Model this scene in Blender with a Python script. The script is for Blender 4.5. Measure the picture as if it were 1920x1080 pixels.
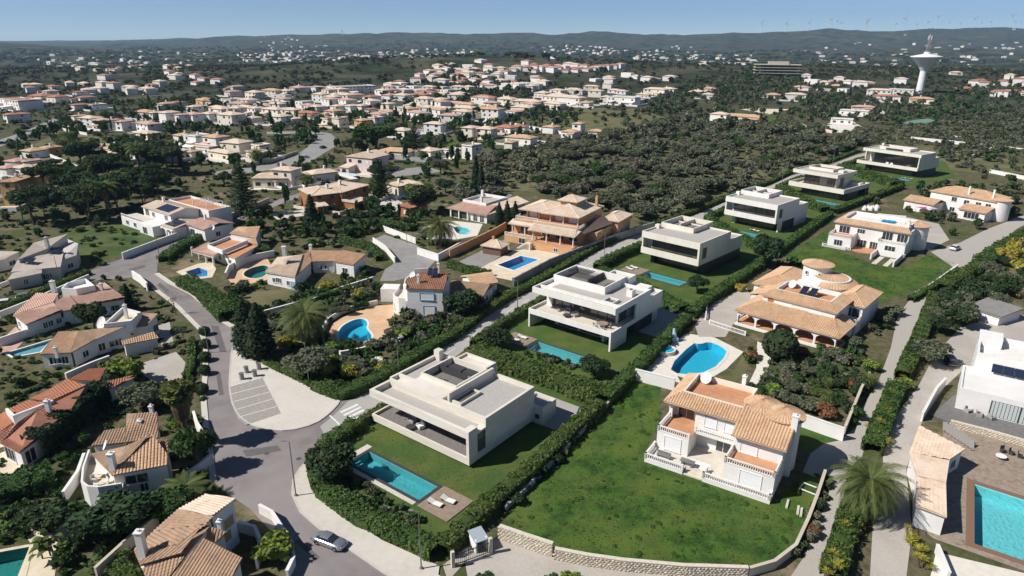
import bpy, bmesh, math, random
import numpy as np
from mathutils import Vector, Matrix, geometry, noise as mnoise
for o in list(bpy.data.objects): bpy.data.objects.remove(o)
R=math.radians; PI=math.pi; rnd=random.Random(7); nrg=np.random.default_rng(11)
SC=bpy.context.scene; COL=SC.collection
# ---------------- camera ----------------
CH=57.0; FPX=1280.0; PIT=R(20.2); ROL=R(0.3)
cam_d=bpy.data.cameras.new('camera'); cam=bpy.data.objects.new('camera',cam_d); COL.objects.link(cam)
cam_d.sensor_width=36; cam_d.lens=24.0; cam_d.clip_start=1; cam_d.clip_end=40000
_f=Vector((0,math.cos(PIT),-math.sin(PIT))); _u0=Vector((0,math.sin(PIT),math.cos(PIT))); _r0=Vector((1,0,0))
_r=_r0*math.cos(ROL)+_u0*math.sin(ROL); _u=_u0*math.cos(ROL)-_r0*math.sin(ROL)
cam.matrix_world=Matrix(((_r.x,_u.x,-_f.x,0),(_r.y,_u.y,-_f.y,0),(_r.z,_u.z,-_f.z,CH),(0,0,0,1)))
SC.camera=cam
# ---------------- sky, sun, exposure ----------------
SUN_EL=R(44); SHADOW_AZ=R(14)          # shadows fall towards +x and a little +y
to_sun=Vector((-math.cos(SHADOW_AZ)*math.cos(SUN_EL),-math.sin(SHADOW_AZ)*math.cos(SUN_EL),math.sin(SUN_EL)))
W=bpy.data.worlds.new('World'); SC.world=W; W.use_nodes=True
nt=W.node_tree; sky=nt.nodes.new('ShaderNodeTexSky'); sky.sky_type='NISHITA'; sky.sun_disc=False
sky.sun_elevation=SUN_EL; sky.sun_rotation=math.atan2(to_sun.x,to_sun.y); sky.altitude=60; sky.air_density=.42; sky.dust_density=0.0; sky.ozone_density=3.0
bg=nt.nodes['Background']; bg.inputs['Strength'].default_value=0.078; nt.links.new(sky.outputs[0],bg.inputs[0])
sd=bpy.data.lights.new('sun','SUN'); sd.energy=4.5; sd.angle=R(0.53); sd.color=(1.0,0.96,0.90)
sun=bpy.data.objects.new('sun',sd); COL.objects.link(sun); sun.location=(-60,-20,90)
sun.rotation_euler=to_sun.to_track_quat('Z','Y').to_euler()
vs=SC.view_settings; vs.view_transform='Standard'; vs.look='None'; vs.gamma=1; vs.use_curve_mapping=False; vs.exposure=0.33
cy=SC.cycles; cy.max_bounces=5; cy.diffuse_bounces=2; cy.glossy_bounces=2; cy.transmission_bounces=2; cy.transparent_max_bounces=6; cy.volume_bounces=0
cy.use_denoising=True; cy.caustics_reflective=False; cy.caustics_refractive=False; cy.use_adaptive_sampling=True; cy.adaptive_threshold=0.02
cy.sample_clamp_indirect=4
# ---------------- picture point -> place on the ground (or at height z) ----------------
def G(x,y,z=0.0):
    d=_f+_r*((x-960)/FPX)-_u*((y-540)/FPX); t=(z-CH)/d.z
    return Vector((d.x*t,d.y*t,z))
def Zm(ox,oy,s): return lambda x,y,z=0.0: G(ox+x/s,oy+y/s,z)
def to_px(p):
    d=Vector(p)-Vector((0,0,CH)); k=d.dot(_f)
    return (960+FPX*d.dot(_r)/k, 540-FPX*d.dot(_u)/k)
# ---------------- materials ----------------
MATS={}
def M(name,c1,c2=None,scale=1.0,rough=.85,bump=0,spec=.3,c3=None,scale3=.08,f3=.5,metal=0,stretch=None,lo=.35,hi=.65,detail=5,attr=0,bscale=None,coord='pos'):
    if name in MATS: return MATS[name]
    m=bpy.data.materials.new(name); m.use_nodes=True; t=m.node_tree; N=t.nodes; L=t.links
    b=N['Principled BSDF']; b.inputs['Roughness'].default_value=rough; b.inputs['Specular IOR Level'].default_value=spec; b.inputs['Metallic'].default_value=metal
    if c2 is None: b.inputs['Base Color'].default_value=(*c1,1)
    else:
        if coord=='pos': g=N.new('ShaderNodeNewGeometry'); src=g.outputs['Position']
        else: g=N.new('ShaderNodeTexCoord'); src=g.outputs['Object']
        if stretch:
            mp=N.new('ShaderNodeMapping'); mp.inputs['Scale'].default_value=stretch; L.new(src,mp.inputs[0]); src=mp.outputs[0]
        n=N.new('ShaderNodeTexNoise'); n.inputs['Scale'].default_value=scale; n.inputs['Detail'].default_value=detail; n.inputs['Roughness'].default_value=.6; L.new(src,n.inputs['Vector'])
        mr=N.new('ShaderNodeMapRange'); mr.inputs[1].default_value=lo; mr.inputs[2].default_value=hi; L.new(n.outputs['Fac'],mr.inputs[0])
        mx=N.new('ShaderNodeMix'); mx.data_type='RGBA'; mx.inputs[6].default_value=(*c1,1); mx.inputs[7].default_value=(*c2,1); L.new(mr.outputs[0],mx.inputs[0]); out=mx.outputs[2]
        if c3 is not None:
            n3=N.new('ShaderNodeTexNoise'); n3.inputs['Scale'].default_value=scale3; n3.inputs['Detail'].default_value=4; L.new(src,n3.inputs['Vector'])
            m3=N.new('ShaderNodeMapRange'); m3.inputs[1].default_value=.42; m3.inputs[2].default_value=.62; m3.inputs[4].default_value=f3; L.new(n3.outputs['Fac'],m3.inputs[0])
            x3=N.new('ShaderNodeMix'); x3.data_type='RGBA'; x3.inputs[7].default_value=(*c3,1); L.new(m3.outputs[0],x3.inputs[0]); L.new(out,x3.inputs[6]); out=x3.outputs[2]
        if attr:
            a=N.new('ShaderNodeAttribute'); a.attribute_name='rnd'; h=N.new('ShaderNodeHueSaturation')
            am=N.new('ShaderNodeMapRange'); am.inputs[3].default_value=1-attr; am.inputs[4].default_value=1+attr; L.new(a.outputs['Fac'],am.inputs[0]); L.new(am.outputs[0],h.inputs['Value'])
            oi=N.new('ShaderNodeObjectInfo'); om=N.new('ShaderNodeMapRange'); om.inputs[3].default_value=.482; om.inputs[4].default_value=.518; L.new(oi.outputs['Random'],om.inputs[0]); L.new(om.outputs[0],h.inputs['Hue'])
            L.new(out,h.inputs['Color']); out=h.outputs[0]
        L.new(out,b.inputs['Base Color'])
        if bump:
            bn=N.new('ShaderNodeTexNoise'); bn.inputs['Scale'].default_value=bscale or scale*3; bn.inputs['Detail'].default_value=4; L.new(src,bn.inputs['Vector'])
            bp=N.new('ShaderNodeBump'); bp.inputs['Strength'].default_value=.6; bp.inputs['Distance'].default_value=bump; L.new(bn.outputs['Fac'],bp.inputs['Height']); L.new(bp.outputs[0],b.inputs['Normal'])
    if attr and c2 is not None:
        tl=N.new('ShaderNodeBsdfTranslucent'); ms=N.new('ShaderNodeMixShader'); ms.inputs[0].default_value=.30; L.new(out,tl.inputs[0]); L.new(b.outputs[0],ms.inputs[1]); L.new(tl.outputs[0],ms.inputs[2]); L.new(ms.outputs[0],N['Material Output'].inputs[0])
    MATS[name]=m; return m
concrete=M('board_concrete',(.70,.65,.56),(.60,.555,.475),.9,.9,stretch=(.5,.5,3.5),c3=(.78,.73,.64),scale3=.25)
warmrender=M('warm_render',(.74,.69,.58),(.66,.61,.51),.8,.9,stretch=(1.0,1.0,.18),c3=(.76,.72,.63),scale3=.2)
whiterender=M('white_render',(.82,.79,.74),(.74,.71,.655),.8,.9,stretch=(1.0,1.0,.18),c3=(.70,.66,.60),scale3=.15,f3=.3)
white=M('whitewash',(.82,.80,.77),(.74,.72,.69),.35,.92,c3=(.70,.66,.60),scale3=.18,f3=.35)
cream=M('cream_render',(.80,.73,.61),(.74,.67,.55),.35,.92)
ochre=M('ochre_render',(.60,.36,.17),(.52,.31,.15),.35,.92)
orange=M('orange_render',(.62,.36,.19),(.54,.31,.17),.4,.92)
brown=M('rust_render',(.40,.17,.08),(.34,.15,.07),.4,.92)
pinkw=M('pink_render',(.74,.60,.58),(.68,.56,.54),.4,.92)
bluetrim=M('blue_trim',(.25,.42,.58)); 
dark=M('anthracite_panel',(.045,.045,.048),(.06,.06,.062),2,.6)
gravel=M('gravel_roof',(.50,.47,.43),(.36,.34,.31),6,.95,detail=8,bump=.02,bscale=20)
terrgrey=M('terrace_slate',(.17,.155,.15),(.22,.20,.19),1.2,.85,stretch=(3,.6,1))
terrcream=M('terrace_travertine',(.66,.60,.51),(.58,.52,.44),1.0,.85)
terracotta=M('terracotta_floor',(.56,.27,.14),(.46,.22,.12),1.6,.9,c3=(.62,.36,.22),scale3=.3)
tile_sand=M('clay_tile_sand',(.60,.395,.245),(.44,.27,.165),2.2,.9,c3=(.64,.45,.28),scale3=.5,bump=.02,detail=7)
tile_red=M('clay_tile_red',(.42,.19,.125),(.34,.15,.10),1.6,.9,c3=(.48,.24,.15),scale3=.4,bump=.02)
tile_brown=M('clay_tile_weathered',(.42,.285,.19),(.28,.185,.125),2.4,.95,c3=(.50,.34,.22),scale3=.6,bump=.02,detail=7)
tile_pale=M('clay_tile_pale',(.68,.53,.40),(.57,.43,.31),1.8,.9,c3=(.76,.65,.54),scale3=.5,bump=.02)
tile_pink=M('clay_tile_pink',(.54,.34,.26),(.46,.28,.215),1.4,.92,c3=(.60,.42,.34),scale3=.4,bump=.02)
tile_dark=M('slate_tile_dark',(.10,.075,.07),(.14,.10,.09),1.8,.9)
glass=M('window_glass',(.03,.04,.05),None,rough=.06,spec=.9)
glassv=M('villa_glass',(.085,.085,.08),(.13,.12,.105),.35,.04,spec=1.0)  # opaque; lightness of the rooms behind is put into the glass colour
frame_w=M('white_frame',(.78,.77,.75)); frame_d=M('dark_frame',(.05,.05,.055)); shutter=M('white_shutter',(.80,.79,.78),(.76,.75,.74),.7)
shutter_o=M('ochre_shutter',(.42,.30,.12))
asphalt=M('asphalt',(.25,.222,.215),(.185,.166,.163),.35,.95,c3=(.30,.27,.26),scale3=.05,f3=.7,bump=.01,bscale=9,detail=7)
asphalt2=M('worn_asphalt',(.30,.285,.275),(.24,.23,.225),.5,.95,c3=(.34,.32,.31),scale3=.08)
paver=M('lane_pavers',(.41,.39,.36),(.34,.325,.30),3.5,.95,c3=(.44,.42,.385),scale3=.15,detail=8,bump=.01)
cream_pave=M('plaza_setts',(.62,.575,.51),(.54,.50,.445),3.0,.95,c3=(.65,.61,.55),scale3=.2,detail=8,bump=.01)
park_pave=M('parking_setts',(.40,.37,.33),(.27,.25,.225),4.5,.95,detail=9,bump=.015)
walk=M('pavement_slabs',(.60,.555,.49),(.53,.49,.43),1.2,.95,c3=(.64,.60,.53),scale3=.12,detail=7)
kerbm=M('kerb_stone',(.56,.53,.48),(.48,.455,.41),1.5,.9)
paint=M('road_paint',(.78,.77,.74),(.62,.61,.58),2.5,.8,detail=8)
gravelpath=M('gravel_drive',(.46,.42,.37),(.36,.33,.29),2.6,.98,c3=(.52,.48,.43),scale3=.15,detail=9,bump=.02)
calcada=M('cobbled_drive',(.46,.43,.39),(.36,.34,.31),3.2,.97,c3=(.42,.37,.31),scale3=.2,detail=8,bump=.02)
decktim=M('deck_timber',(.33,.25,.19),(.25,.19,.145),1.6,.85,stretch=(1,1,1)); 
deckgrey=M('deck_grey',(.20,.19,.185),(.15,.145,.14),1.5,.85)
poolstone=M('pool_paving',(.70,.60,.44),(.62,.52,.38),1.4,.9,c3=(.74,.66,.52),scale3=.4)
poolpale=M('pool_paving_pale',(.74,.69,.60),(.66,.61,.53),1.2,.9)
poolteal=M('pool_tile_teal',(.14,.50,.52),(.12,.44,.47),2.0,.5); poolblue=M('pool_tile_blue',(.055,.40,.76),(.05,.36,.70),2.0,.5); poolturq=M('pool_tile_turquoise',(.30,.76,.78),(.26,.70,.73),2,.5)
poolgreen=M('pool_tile_green',(.05,.30,.26),(.04,.26,.23),2,.5)
poolcyan=M('pool_tile_cyan',(.06,.62,.84),(.05,.56,.78),2,.5)
soil=M('garden_soil',(.17,.115,.075),(.11,.095,.05),.6,.98,c3=(.075,.085,.03),scale3=.12,f3=.8,bump=.05,detail=7)
lawn=M('mown_lawn',(.065,.115,.022),(.045,.085,.018),1.8,.95,c3=(.115,.13,.03),scale3=.25,f3=.6,bump=.04,bscale=7,detail=8)
meadow=M('rough_grass',(.055,.118,.016),(.022,.056,.009),.5,.98,c3=(.092,.130,.022),scale3=.13,f3=.9,bump=.10,bscale=3,detail=9,lo=.40,hi=.60)
drygrass=M('dry_grass',(.13,.125,.05),(.085,.095,.035),.5,.98,c3=(.19,.16,.085),scale3=.09,f3=.7,bump=.06,detail=8)
rubble=M('rubble_stone',(.56,.47,.35),(.30,.24,.175),3.2,.97,c3=(.62,.54,.42),scale3=1.2,detail=9,bump=.12,bscale=4)
metal_grey=M('galvanised_steel',(.30,.30,.30),None,rough=.5,metal=.6); metal_dark=M('dark_steel',(.06,.06,.062),None,rough=.5)
fabric=M('cushion_white',(.78,.76,.72)); fabric_g=M('cushion_grey',(.34,.32,.30))
solar=M('solar_cells',(.018,.025,.05),None,rough=.15,spec=.8)
bark=M('bark',(.15,.115,.085),(.09,.07,.05),3,.98); palmbark=M('palm_bark',(.17,.13,.09),(.10,.075,.05),4,.98,bump=.05)
deadfrond=M('dead_fronds',(.26,.19,.11),(.17,.12,.07),2,.98,attr=.3)
def leafm(n,c1,c2,attr=.35,**k): return M(n,c1,c2,k.pop('scale',.8),.75,spec=.25,attr=attr,coord='obj',**k)
lf_hedge=M('hedge_leaf',(0.0875,0.161,0.035),(0.0525,0.1015,0.0245),.9,.7,spec=.3,attr=.4,c3=(0.14,0.1925,0.049),scale3=.35)
lf_lime=leafm('lime_leaf',(0.2275,0.2975,0.0525),(0.1575,0.2275,0.0438)); lf_olive=leafm('olive_leaf',(.175,.190,.118),(.118,.138,.080))
lf_green=leafm('broad_leaf',(0.07,0.1313,0.035),(0.0455,0.0875,0.0245)); lf_dark=leafm('dark_leaf',(.054,.092,.037),(.034,.064,.026))
lf_cyp=leafm('cypress_leaf',(0.035,0.063,0.028),(0.021,0.042,0.0192)); lf_pine=leafm('pine_needle',(0.0595,0.105,0.035),(0.0368,0.07,0.0245))
lf_palm=leafm('palm_frond',(0.1488,0.175,0.0525),(0.0875,0.1225,0.0385)); lf_gold=leafm('golden_leaf',(0.455,0.385,0.0613),(0.315,0.2975,0.0525)); lf_grey=leafm('grey_shrub_leaf',(.20,.20,.135),(.135,.14,.09))
lf_rust=leafm('rust_leaf',(0.2975,0.1313,0.0613),(0.1925,0.105,0.0525)); lf_white=leafm('white_flower',(1.085,1.05,0.91),(0.7,0.7,0.525)); lf_bare=leafm('bare_twig',(0.28,0.2363,0.2013),(0.1925,0.1663,0.14))
lf_scrub=M('scrub_leaf',(.185,.195,.118),(.115,.132,.074),.08,.85,spec=.2,attr=.4,c3=(0.1663,0.161,0.1085),scale3=.05)
lf_far=M('woodland_leaf',(.090,.112,.056),(.058,.078,.038),.02,.9,spec=.1,attr=.4,c3=(0.1225,0.126,0.0735),scale3=.012)
def water(name,tint,ripple=.03):
    m=bpy.data.materials.new(name); m.use_nodes=True; t=m.node_tree; N=t.nodes; L=t.links; N.remove(N['Principled BSDF'])
    tr=N.new('ShaderNodeBsdfTransparent'); tr.inputs[0].default_value=(*tint,1); gl=N.new('ShaderNodeBsdfGlossy'); gl.inputs['Roughness'].default_value=.03
    fr=N.new('ShaderNodeFresnel'); fr.inputs[0].default_value=1.33; mx=N.new('ShaderNodeMixShader')
    g=N.new('ShaderNodeNewGeometry'); n=N.new('ShaderNodeTexNoise'); n.inputs['Scale'].default_value=2.2; n.inputs['Detail'].default_value=3; L.new(g.outputs['Position'],n.inputs['Vector'])
    b=N.new('ShaderNodeBump'); b.inputs['Distance'].default_value=ripple; L.new(n.outputs['Fac'],b.inputs['Height']); L.new(b.outputs[0],gl.inputs['Normal']); L.new(b.outputs[0],fr.inputs['Normal'])
    L.new(fr.outputs[0],mx.inputs[0]); L.new(tr.outputs[0],mx.inputs[1]); L.new(gl.outputs[0],mx.inputs[2]); L.new(mx.outputs[0],N['Material Output'].inputs[0]); return m
water_m=water('pool_water',(.74,.93,.96))
# ---------------- mesh builder ----------------
class MB:
    def __init__(s): s.v=[]; s.f=[]
    def quad(s,*p):
        n=len(s.v); s.v+= [tuple(q) for q in p]; s.f.append(tuple(range(n,n+len(p)))); return s
    def box(s,x0,x1,y0,y1,z0,z1):
        n=len(s.v); s.v+=[(x0,y0,z0),(x1,y0,z0),(x1,y1,z0),(x0,y1,z0),(x0,y0,z1),(x1,y0,z1),(x1,y1,z1),(x0,y1,z1)]
        s.f+=[(n,n+3,n+2,n+1),(n+4,n+5,n+6,n+7),(n,n+1,n+5,n+4),(n+1,n+2,n+6,n+5),(n+2,n+3,n+7,n+6),(n+3,n,n+4,n+7)]; return s
    def prism(s,pts,z0,z1,top=None):
        pts=[(p[0],p[1]) for p in pts]
        a=sum(pts[i][0]*pts[(i+1)%len(pts)][1]-pts[(i+1)%len(pts)][0]*pts[i][1] for i in range(len(pts)))
        if a<0: pts=pts[::-1]
        n=len(s.v); k=len(pts); s.v+=[(x,y,z0) for x,y in pts]+[(x,y,z1) for x,y in pts]
        s.f.append(tuple(range(n+k-1,n-1,-1))); s.f.append(tuple(range(n+k,n+2*k)))
        for i in range(k): j=(i+1)%k; s.f.append((n+i,n+j,n+k+j,n+k+i))
        return s
    def cyl(s,x,y,r0,r1,z0,z1,n=12,cap=True):
        k=len(s.v)
        for r,z in ((r0,z0),(r1,z1)): s.v+=[(x+r*math.cos(2*PI*i/n),y+r*math.sin(2*PI*i/n),z) for i in range(n)]
        for i in range(n): j=(i+1)%n; s.f.append((k+i,k+j,k+n+j,k+n+i))
        if cap: s.f.append(tuple(range(k+n,k+2*n))); s.f.append(tuple(range(k+n-1,k-1,-1)))
        return s
    def lathe(s,x,y,prof,n=16):
        for (r0,z0),(r1,z1) in zip(prof,prof[1:]): s.cyl(x,y,r0,r1,z0,z1,n,False)
        r,z=prof[-1]
        if r>.001: s.cyl(x,y,r,r,z-.001,z,n)
        return s
    def tube(s,pts,r,n=6,r1=None):
        pts=[Vector(p) for p in pts]; m=len(pts); k=len(s.v)
        for i,p in enumerate(pts):
            d=(pts[min(i+1,m-1)]-pts[max(i-1,0)]).normalized(); a=d.orthogonal().normalized(); b=d.cross(a)
            rr=r if r1 is None else r+(r1-r)*i/(m-1)
            s.v+=[tuple(p+(a*math.cos(2*PI*q/n)+b*math.sin(2*PI*q/n))*rr) for q in range(n)]
        for i in range(m-1):
            for q in range(n): w=(q+1)%n; s.f.append((k+i*n+q,k+i*n+w,k+i*n+n+w,k+i*n+n+q))
        s.f.append(tuple(range(k+n-1,k-1,-1))); s.f.append(tuple(range(k+(m-1)*n,k+m*n))); return s
    def wall(s,pts,t,z0,z1,closed=False):
        """an upright strip of thickness t along a 2-D polyline"""
        P=[Vector((p[0],p[1])) for p in pts]; m=len(P); off=[]
        for i in range(m):
            a=P[i]-P[i-1] if (i>0 or closed) else P[1]-P[0]; b=P[(i+1)%m]-P[i] if (i<m-1 or closed) else P[i]-P[i-1]
            na=Vector((-a.y,a.x)).normalized(); nb=Vector((-b.y,b.x)).normalized(); q=(na+nb); q=q/max(q.length_squared,.4)*2 if q.length>.1 else na; off.append(q*(t/2))
        n=len(s.v)
        for p,o in zip(P,off): s.v+=[(p.x-o.x,p.y-o.y,z0),(p.x+o.x,p.y+o.y,z0),(p.x+o.x,p.y+o.y,z1),(p.x-o.x,p.y-o.y,z1)]
        for i in range(m if closed else m-1):
            a=n+4*i; b=n+4*((i+1)%m)
            s.f+=[(a,b,b+3,a+3),(a+3,b+3,b+2,a+2),(a+2,b+2,b+1,a+1),(a+1,b+1,b,a)]
        if not closed: e=n+4*(m-1); s.f+=[(n,n+3,n+2,n+1),(e,e+1,e+2,e+3)]
        return s
    def mesh(s,name):
        me=bpy.data.meshes.new(name); me.from_pydata(s.v,[],s.f); me.validate(); return me
    def build(s,name,mat,parent=None,smooth=False):
        me=s.mesh(name); me.materials.append(mat)
        if smooth: me.shade_smooth()
        o=bpy.data.objects.new(name,me); COL.objects.link(o)
        if parent is not None: o.parent=parent
        return o
def tiles(mb,poly,w=.36,amp=.075,course=.42,drop=.035):
    """rows of barrel tiles laid over a planar roof slope; the first edge of the polygon is the eave"""
    P=[Vector(p) for p in poly]; e=(P[1]-P[0]).normalized()
    n=Vector((0,0,0))
    for i in range(len(P)): n+=P[i].cross(P[(i+1)%len(P)])
    n.normalize()
    if n.z<0: n=-n
    s=n.cross(e)
    if s.z<-1e-6: s=-s
    pts=[((p-P[0]).dot(e),(p-P[0]).dot(s)) for p in P]; x0=min(p[0] for p in pts); x1=max(p[0] for p in pts); ymax=max(p[1] for p in pts); ymin=min(p[1] for p in pts)
    cols=max(1,round((x1-x0)/w)); ww=(x1-x0)/cols; sub=4; xs=[x0+ww*i/sub for i in range(cols*sub+1)]; prof=[0,.8,1,.8]
    rows=max(1,round((ymax-ymin)/course)) if course else 1
    ys=[]
    for k in range(rows): ys+=[(ymin+(ymax-ymin)*k/rows,drop),(ymin+(ymax-ymin)*(k+1)/rows,0)]
    base=len(mb.v); idx=[]
    for ci,x in enumerate(xs):
        xx=min(max(x,x0+1e-4),x1-1e-4); lo,hi=1e9,-1e9
        for i in range(len(pts)):
            a,b=pts[i],pts[(i+1)%len(pts)]
            if (a[0]-xx)*(b[0]-xx)<=0 and abs(a[0]-b[0])>1e-9:
                y=a[1]+(b[1]-a[1])*(xx-a[0])/(b[0]-a[0]); lo=min(lo,y); hi=max(hi,y)
        h=amp*prof[ci%sub]; col=[]
        for y,d in ys:
            yc=min(max(y,lo),hi); col.append((yc,y)); mb.v.append(tuple(P[0]+e*x+s*yc+n*(h+(d if course else 0))))
        idx.append((lo,hi))
    m=len(ys)
    for c in range(len(xs)-1):
        for k in range(m-1):
            if ys[k+1][0]<min(idx[c][0],idx[c+1][0])-1e-6 or ys[k][0]>max(idx[c][1],idx[c+1][1])+1e-6: continue
            a=base+c*m+k; mb.f.append((a,a+m,a+m+1,a+1))
# ---------------- things ----------------
LAND={}      # landmarks used in descriptions
AUTO=[]
def put(o,label=None,cat=None,group=None,kind=None):
    if label: o['label']=label
    if cat: o['category']=cat
    if group: o['group']=group
    if kind: o['kind']=kind
    return o
def thing(name,label,cat,loc=(0,0,0),rot=0,group=None,land=None,auto=False):
    e=bpy.data.objects.new(name,None); e.empty_display_size=.5; COL.objects.link(e); e.location=loc; e.rotation_euler=(0,0,rot); put(e,label,cat,group)
    if land: LAND[land]=Vector(loc)
    if auto: AUTO.append(e)
    return e
def copy_tree(o,parent=None):
    c=o.copy(); COL.objects.link(c); c.parent=parent
    for ch in o.children: copy_tree(ch,c)
    return c
class Fr:
    """a house frame: u along the front from left to right, v to the back"""
    def __init__(s,a,b): 
        s.o=Vector((a[0],a[1],0)); d=Vector((b[0]-a[0],b[1]-a[1],0)); s.L=d.length; s.ang=math.atan2(d.y,d.x); s.u=d.normalized(); s.v=Vector((-s.u.y,s.u.x,0))
    def w(s,u,v,z=0): return s.o+s.u*u+s.v*v+Vector((0,0,z))
    def loc(s,p): q=Vector(p)-s.o; return Vector((q.dot(s.u),q.dot(s.v),q.z))
# occupied ground, so that plants keep off houses, roads and pools
OX0,OY0,OS=-320,30,.5; OCC=np.zeros((1700,1640),bool)
def in_poly(X,Y,poly):
    ins=np.zeros(X.shape,bool); n=len(poly)
    for i in range(n):
        x1,y1=poly[i][0],poly[i][1]; x2,y2=poly[(i+1)%n][0],poly[(i+1)%n][1]
        if y1==y2: continue
        c=((y1>Y)!=(y2>Y))&(X<(x2-x1)*(Y-y1)/(y2-y1)+x1); ins^=c
    return ins
def occupy(poly,grow=0):
    xs=[p[0] for p in poly]; ys=[p[1] for p in poly]
    i0=max(0,int((min(xs)-grow-OX0)/OS)); i1=min(OCC.shape[1],int((max(xs)+grow-OX0)/OS)+2); j0=max(0,int((min(ys)-grow-OY0)/OS)); j1=min(OCC.shape[0],int((max(ys)+grow-OY0)/OS)+2)
    if i1<=i0 or j1<=j0: return
    X,Y=np.meshgrid(OX0+OS*np.arange(i0,i1),OY0+OS*np.arange(j0,j1)); m=in_poly(X,Y,poly)
    if grow:
        k=int(grow/OS); c=m.copy()
        for dx in range(-k,k+1):
            for dy in range(-k,k+1): c|=np.roll(np.roll(m,dx,1),dy,0)
        m=c
    OCC[j0:j1,i0:i1]|=m
def is_free(x,y):
    i=int((x-OX0)/OS); j=int((y-OY0)/OS)
    if 0<=i<OCC.shape[1] and 0<=j<OCC.shape[0]: return not OCC[j,i]
    return True
def occ_rect(fr,u0,u1,v0,v1,grow=.5): occupy([fr.w(u0-grow,v0-grow),fr.w(u1+grow,v0-grow),fr.w(u1+grow,v1+grow),fr.w(u0-grow,v1+grow)])
def nth(k): return ['first','second','third','fourth','fifth','sixth','seventh','eighth','ninth','tenth','eleventh','twelfth','thirteenth','fourteenth','fifteenth','sixteenth','seventeenth','eighteenth','nineteenth','twentieth','twenty-first','twenty-second','twenty-third','twenty-fourth','twenty-fifth','twenty-sixth','twenty-seventh','twenty-eighth','twenty-ninth','thirtieth'][k] if k<30 else f'number {k+1}'
# ======================= POOL OUTLINES (the ground sheets are cut out round them) =======================
def PX(pts,z=0): return [G(x,y,z) for x,y in pts]
z1=Zm(640,640,4); z2=Zm(960,480,6); z3=Zm(1180,320,4); z5=Zm(1440,240,5.3333)
VF=[Fr(z1(232,590,.5),z1(960,935,.5)),Fr(z2(183,790),z2(1100,1080)),Fr(z3(85,612,3),z3(515,718,3)),Fr(z3(710,325,3),z3(1095,402,3)),Fr(z5(203,570,3),z5(755,665,3)),Fr(z5(885,345,3),z5(1490,435,3))]
def frect(f,u0,u1,v0,v1): return [f.w(u0,v0),f.w(u1,v0),f.w(u1,v1),f.w(u0,v1)]
VPOOL=[(5.6,19.3,-9.3,-5.7),(6.2,19.6,-8.6,-5.0),(6.2,17.2,-8.7,-4.9),(5.0,17.0,-8.6,-5.2),(8.5,24.0,-7.6,-4.0),(9.0,28.5,-10.4,-6.2)]
def smooth_loop(pts,n=3):
    for _ in range(n):
        q=[]
        for i in range(len(pts)):
            a=Vector(pts[i]); b=Vector(pts[(i+1)%len(pts)]); q+=[a*.75+b*.25,a*.25+b*.75]
        pts=q
    return pts
POOLS=[]   # (outline, depth, tile material, coping material, coping width, label)
VN=['board-marked concrete villa','white villa with the broad balcony','cream villa with the planted balcony edge','white box villa with open garden corner','cream villa with the overhanging flat roof','farthest cream villa']
for i,(f,r) in enumerate(zip(VF,VPOOL)): POOLS.append((frect(f,*r),1.3,poolteal,dark,.45,'narrow teal lap pool on the lawn of the '+VN[i]))
POOLS+=[
 (smooth_loop(PX([(1252,690),(1275,704),(1333,697),(1366,662),(1352,649),(1330,641),(1312,646),(1299,643)]),1),1.5,poolcyan,poolpale,.5,'bright blue pool with rounded steps below the round-towered house'),
 (smooth_loop(PX([(633,627),(640,612),(662,600),(682,597),(690,606),(686,617),(698,628),(695,637),(673,644),(650,643),(637,637)]),2),1.5,poolcyan,whiterender,.4,'kidney-shaped blue pool beside the round white house'),
 (PX([(933,497),(977,480),(1010,487),(963,507)]),1.5,poolblue,whiterender,.5,'rectangular deep blue pool in front of the orange mansion'),
 (smooth_loop(PX([(850,428),(858,424),(884,430),(876,440),(858,439)]),1),1.3,poolturq,poolpale,.4,'small turquoise pool on the white patio above the palm'),
 (smooth_loop(PX([(455,515),(463,506),(480,500),(500,497),(506,505),(497,518),(480,523),(464,521)]),2),1.4,poolgreen,poolstone,.5,'green oval pool inside the curved white wall'),
 (PX([(348,510),(373,502),(389,508),(389,518),(361,520)]),1.3,poolblue,poolstone,.4,'small blue pool below the arched porch'),
 (PX([(1827,908),(1990,960),(1990,1076),(1827,1020)]),1.6,poolturq,M('brown_coping',(.22,.13,.09)),.9,'large turquoise pool in the stone terrace at the right edge'),
 (PX([(-60,1049),(0,1036),(55,1026),(40,1082),(28,1110),(-60,1110)]),1.5,poolgreen,poolstone,.5,'green pool with curved steps in the bottom left corner'),
 (PX([(13,662),(97,637),(75,660),(25,669)]),.5,M('pool_cover',(.30,.52,.62)),whiterender,.4,'pale covered pool beside the pink-roofed house'),
]
PCEN=[sum((Vector((p[0],p[1],0)) for p in P[0]),Vector())/len(P[0]) for P in POOLS]
def pip(x,y,poly):
    c=False; n=len(poly)
    for i in range(n):
        x1,y1=poly[i][0],poly[i][1]; x2,y2=poly[i-1][0],poly[i-1][1]
        if (y1>y)!=(y2>y) and x<(x2-x1)*(y-y1)/(y2-y1)+x1: c=not c
    return c
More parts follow.
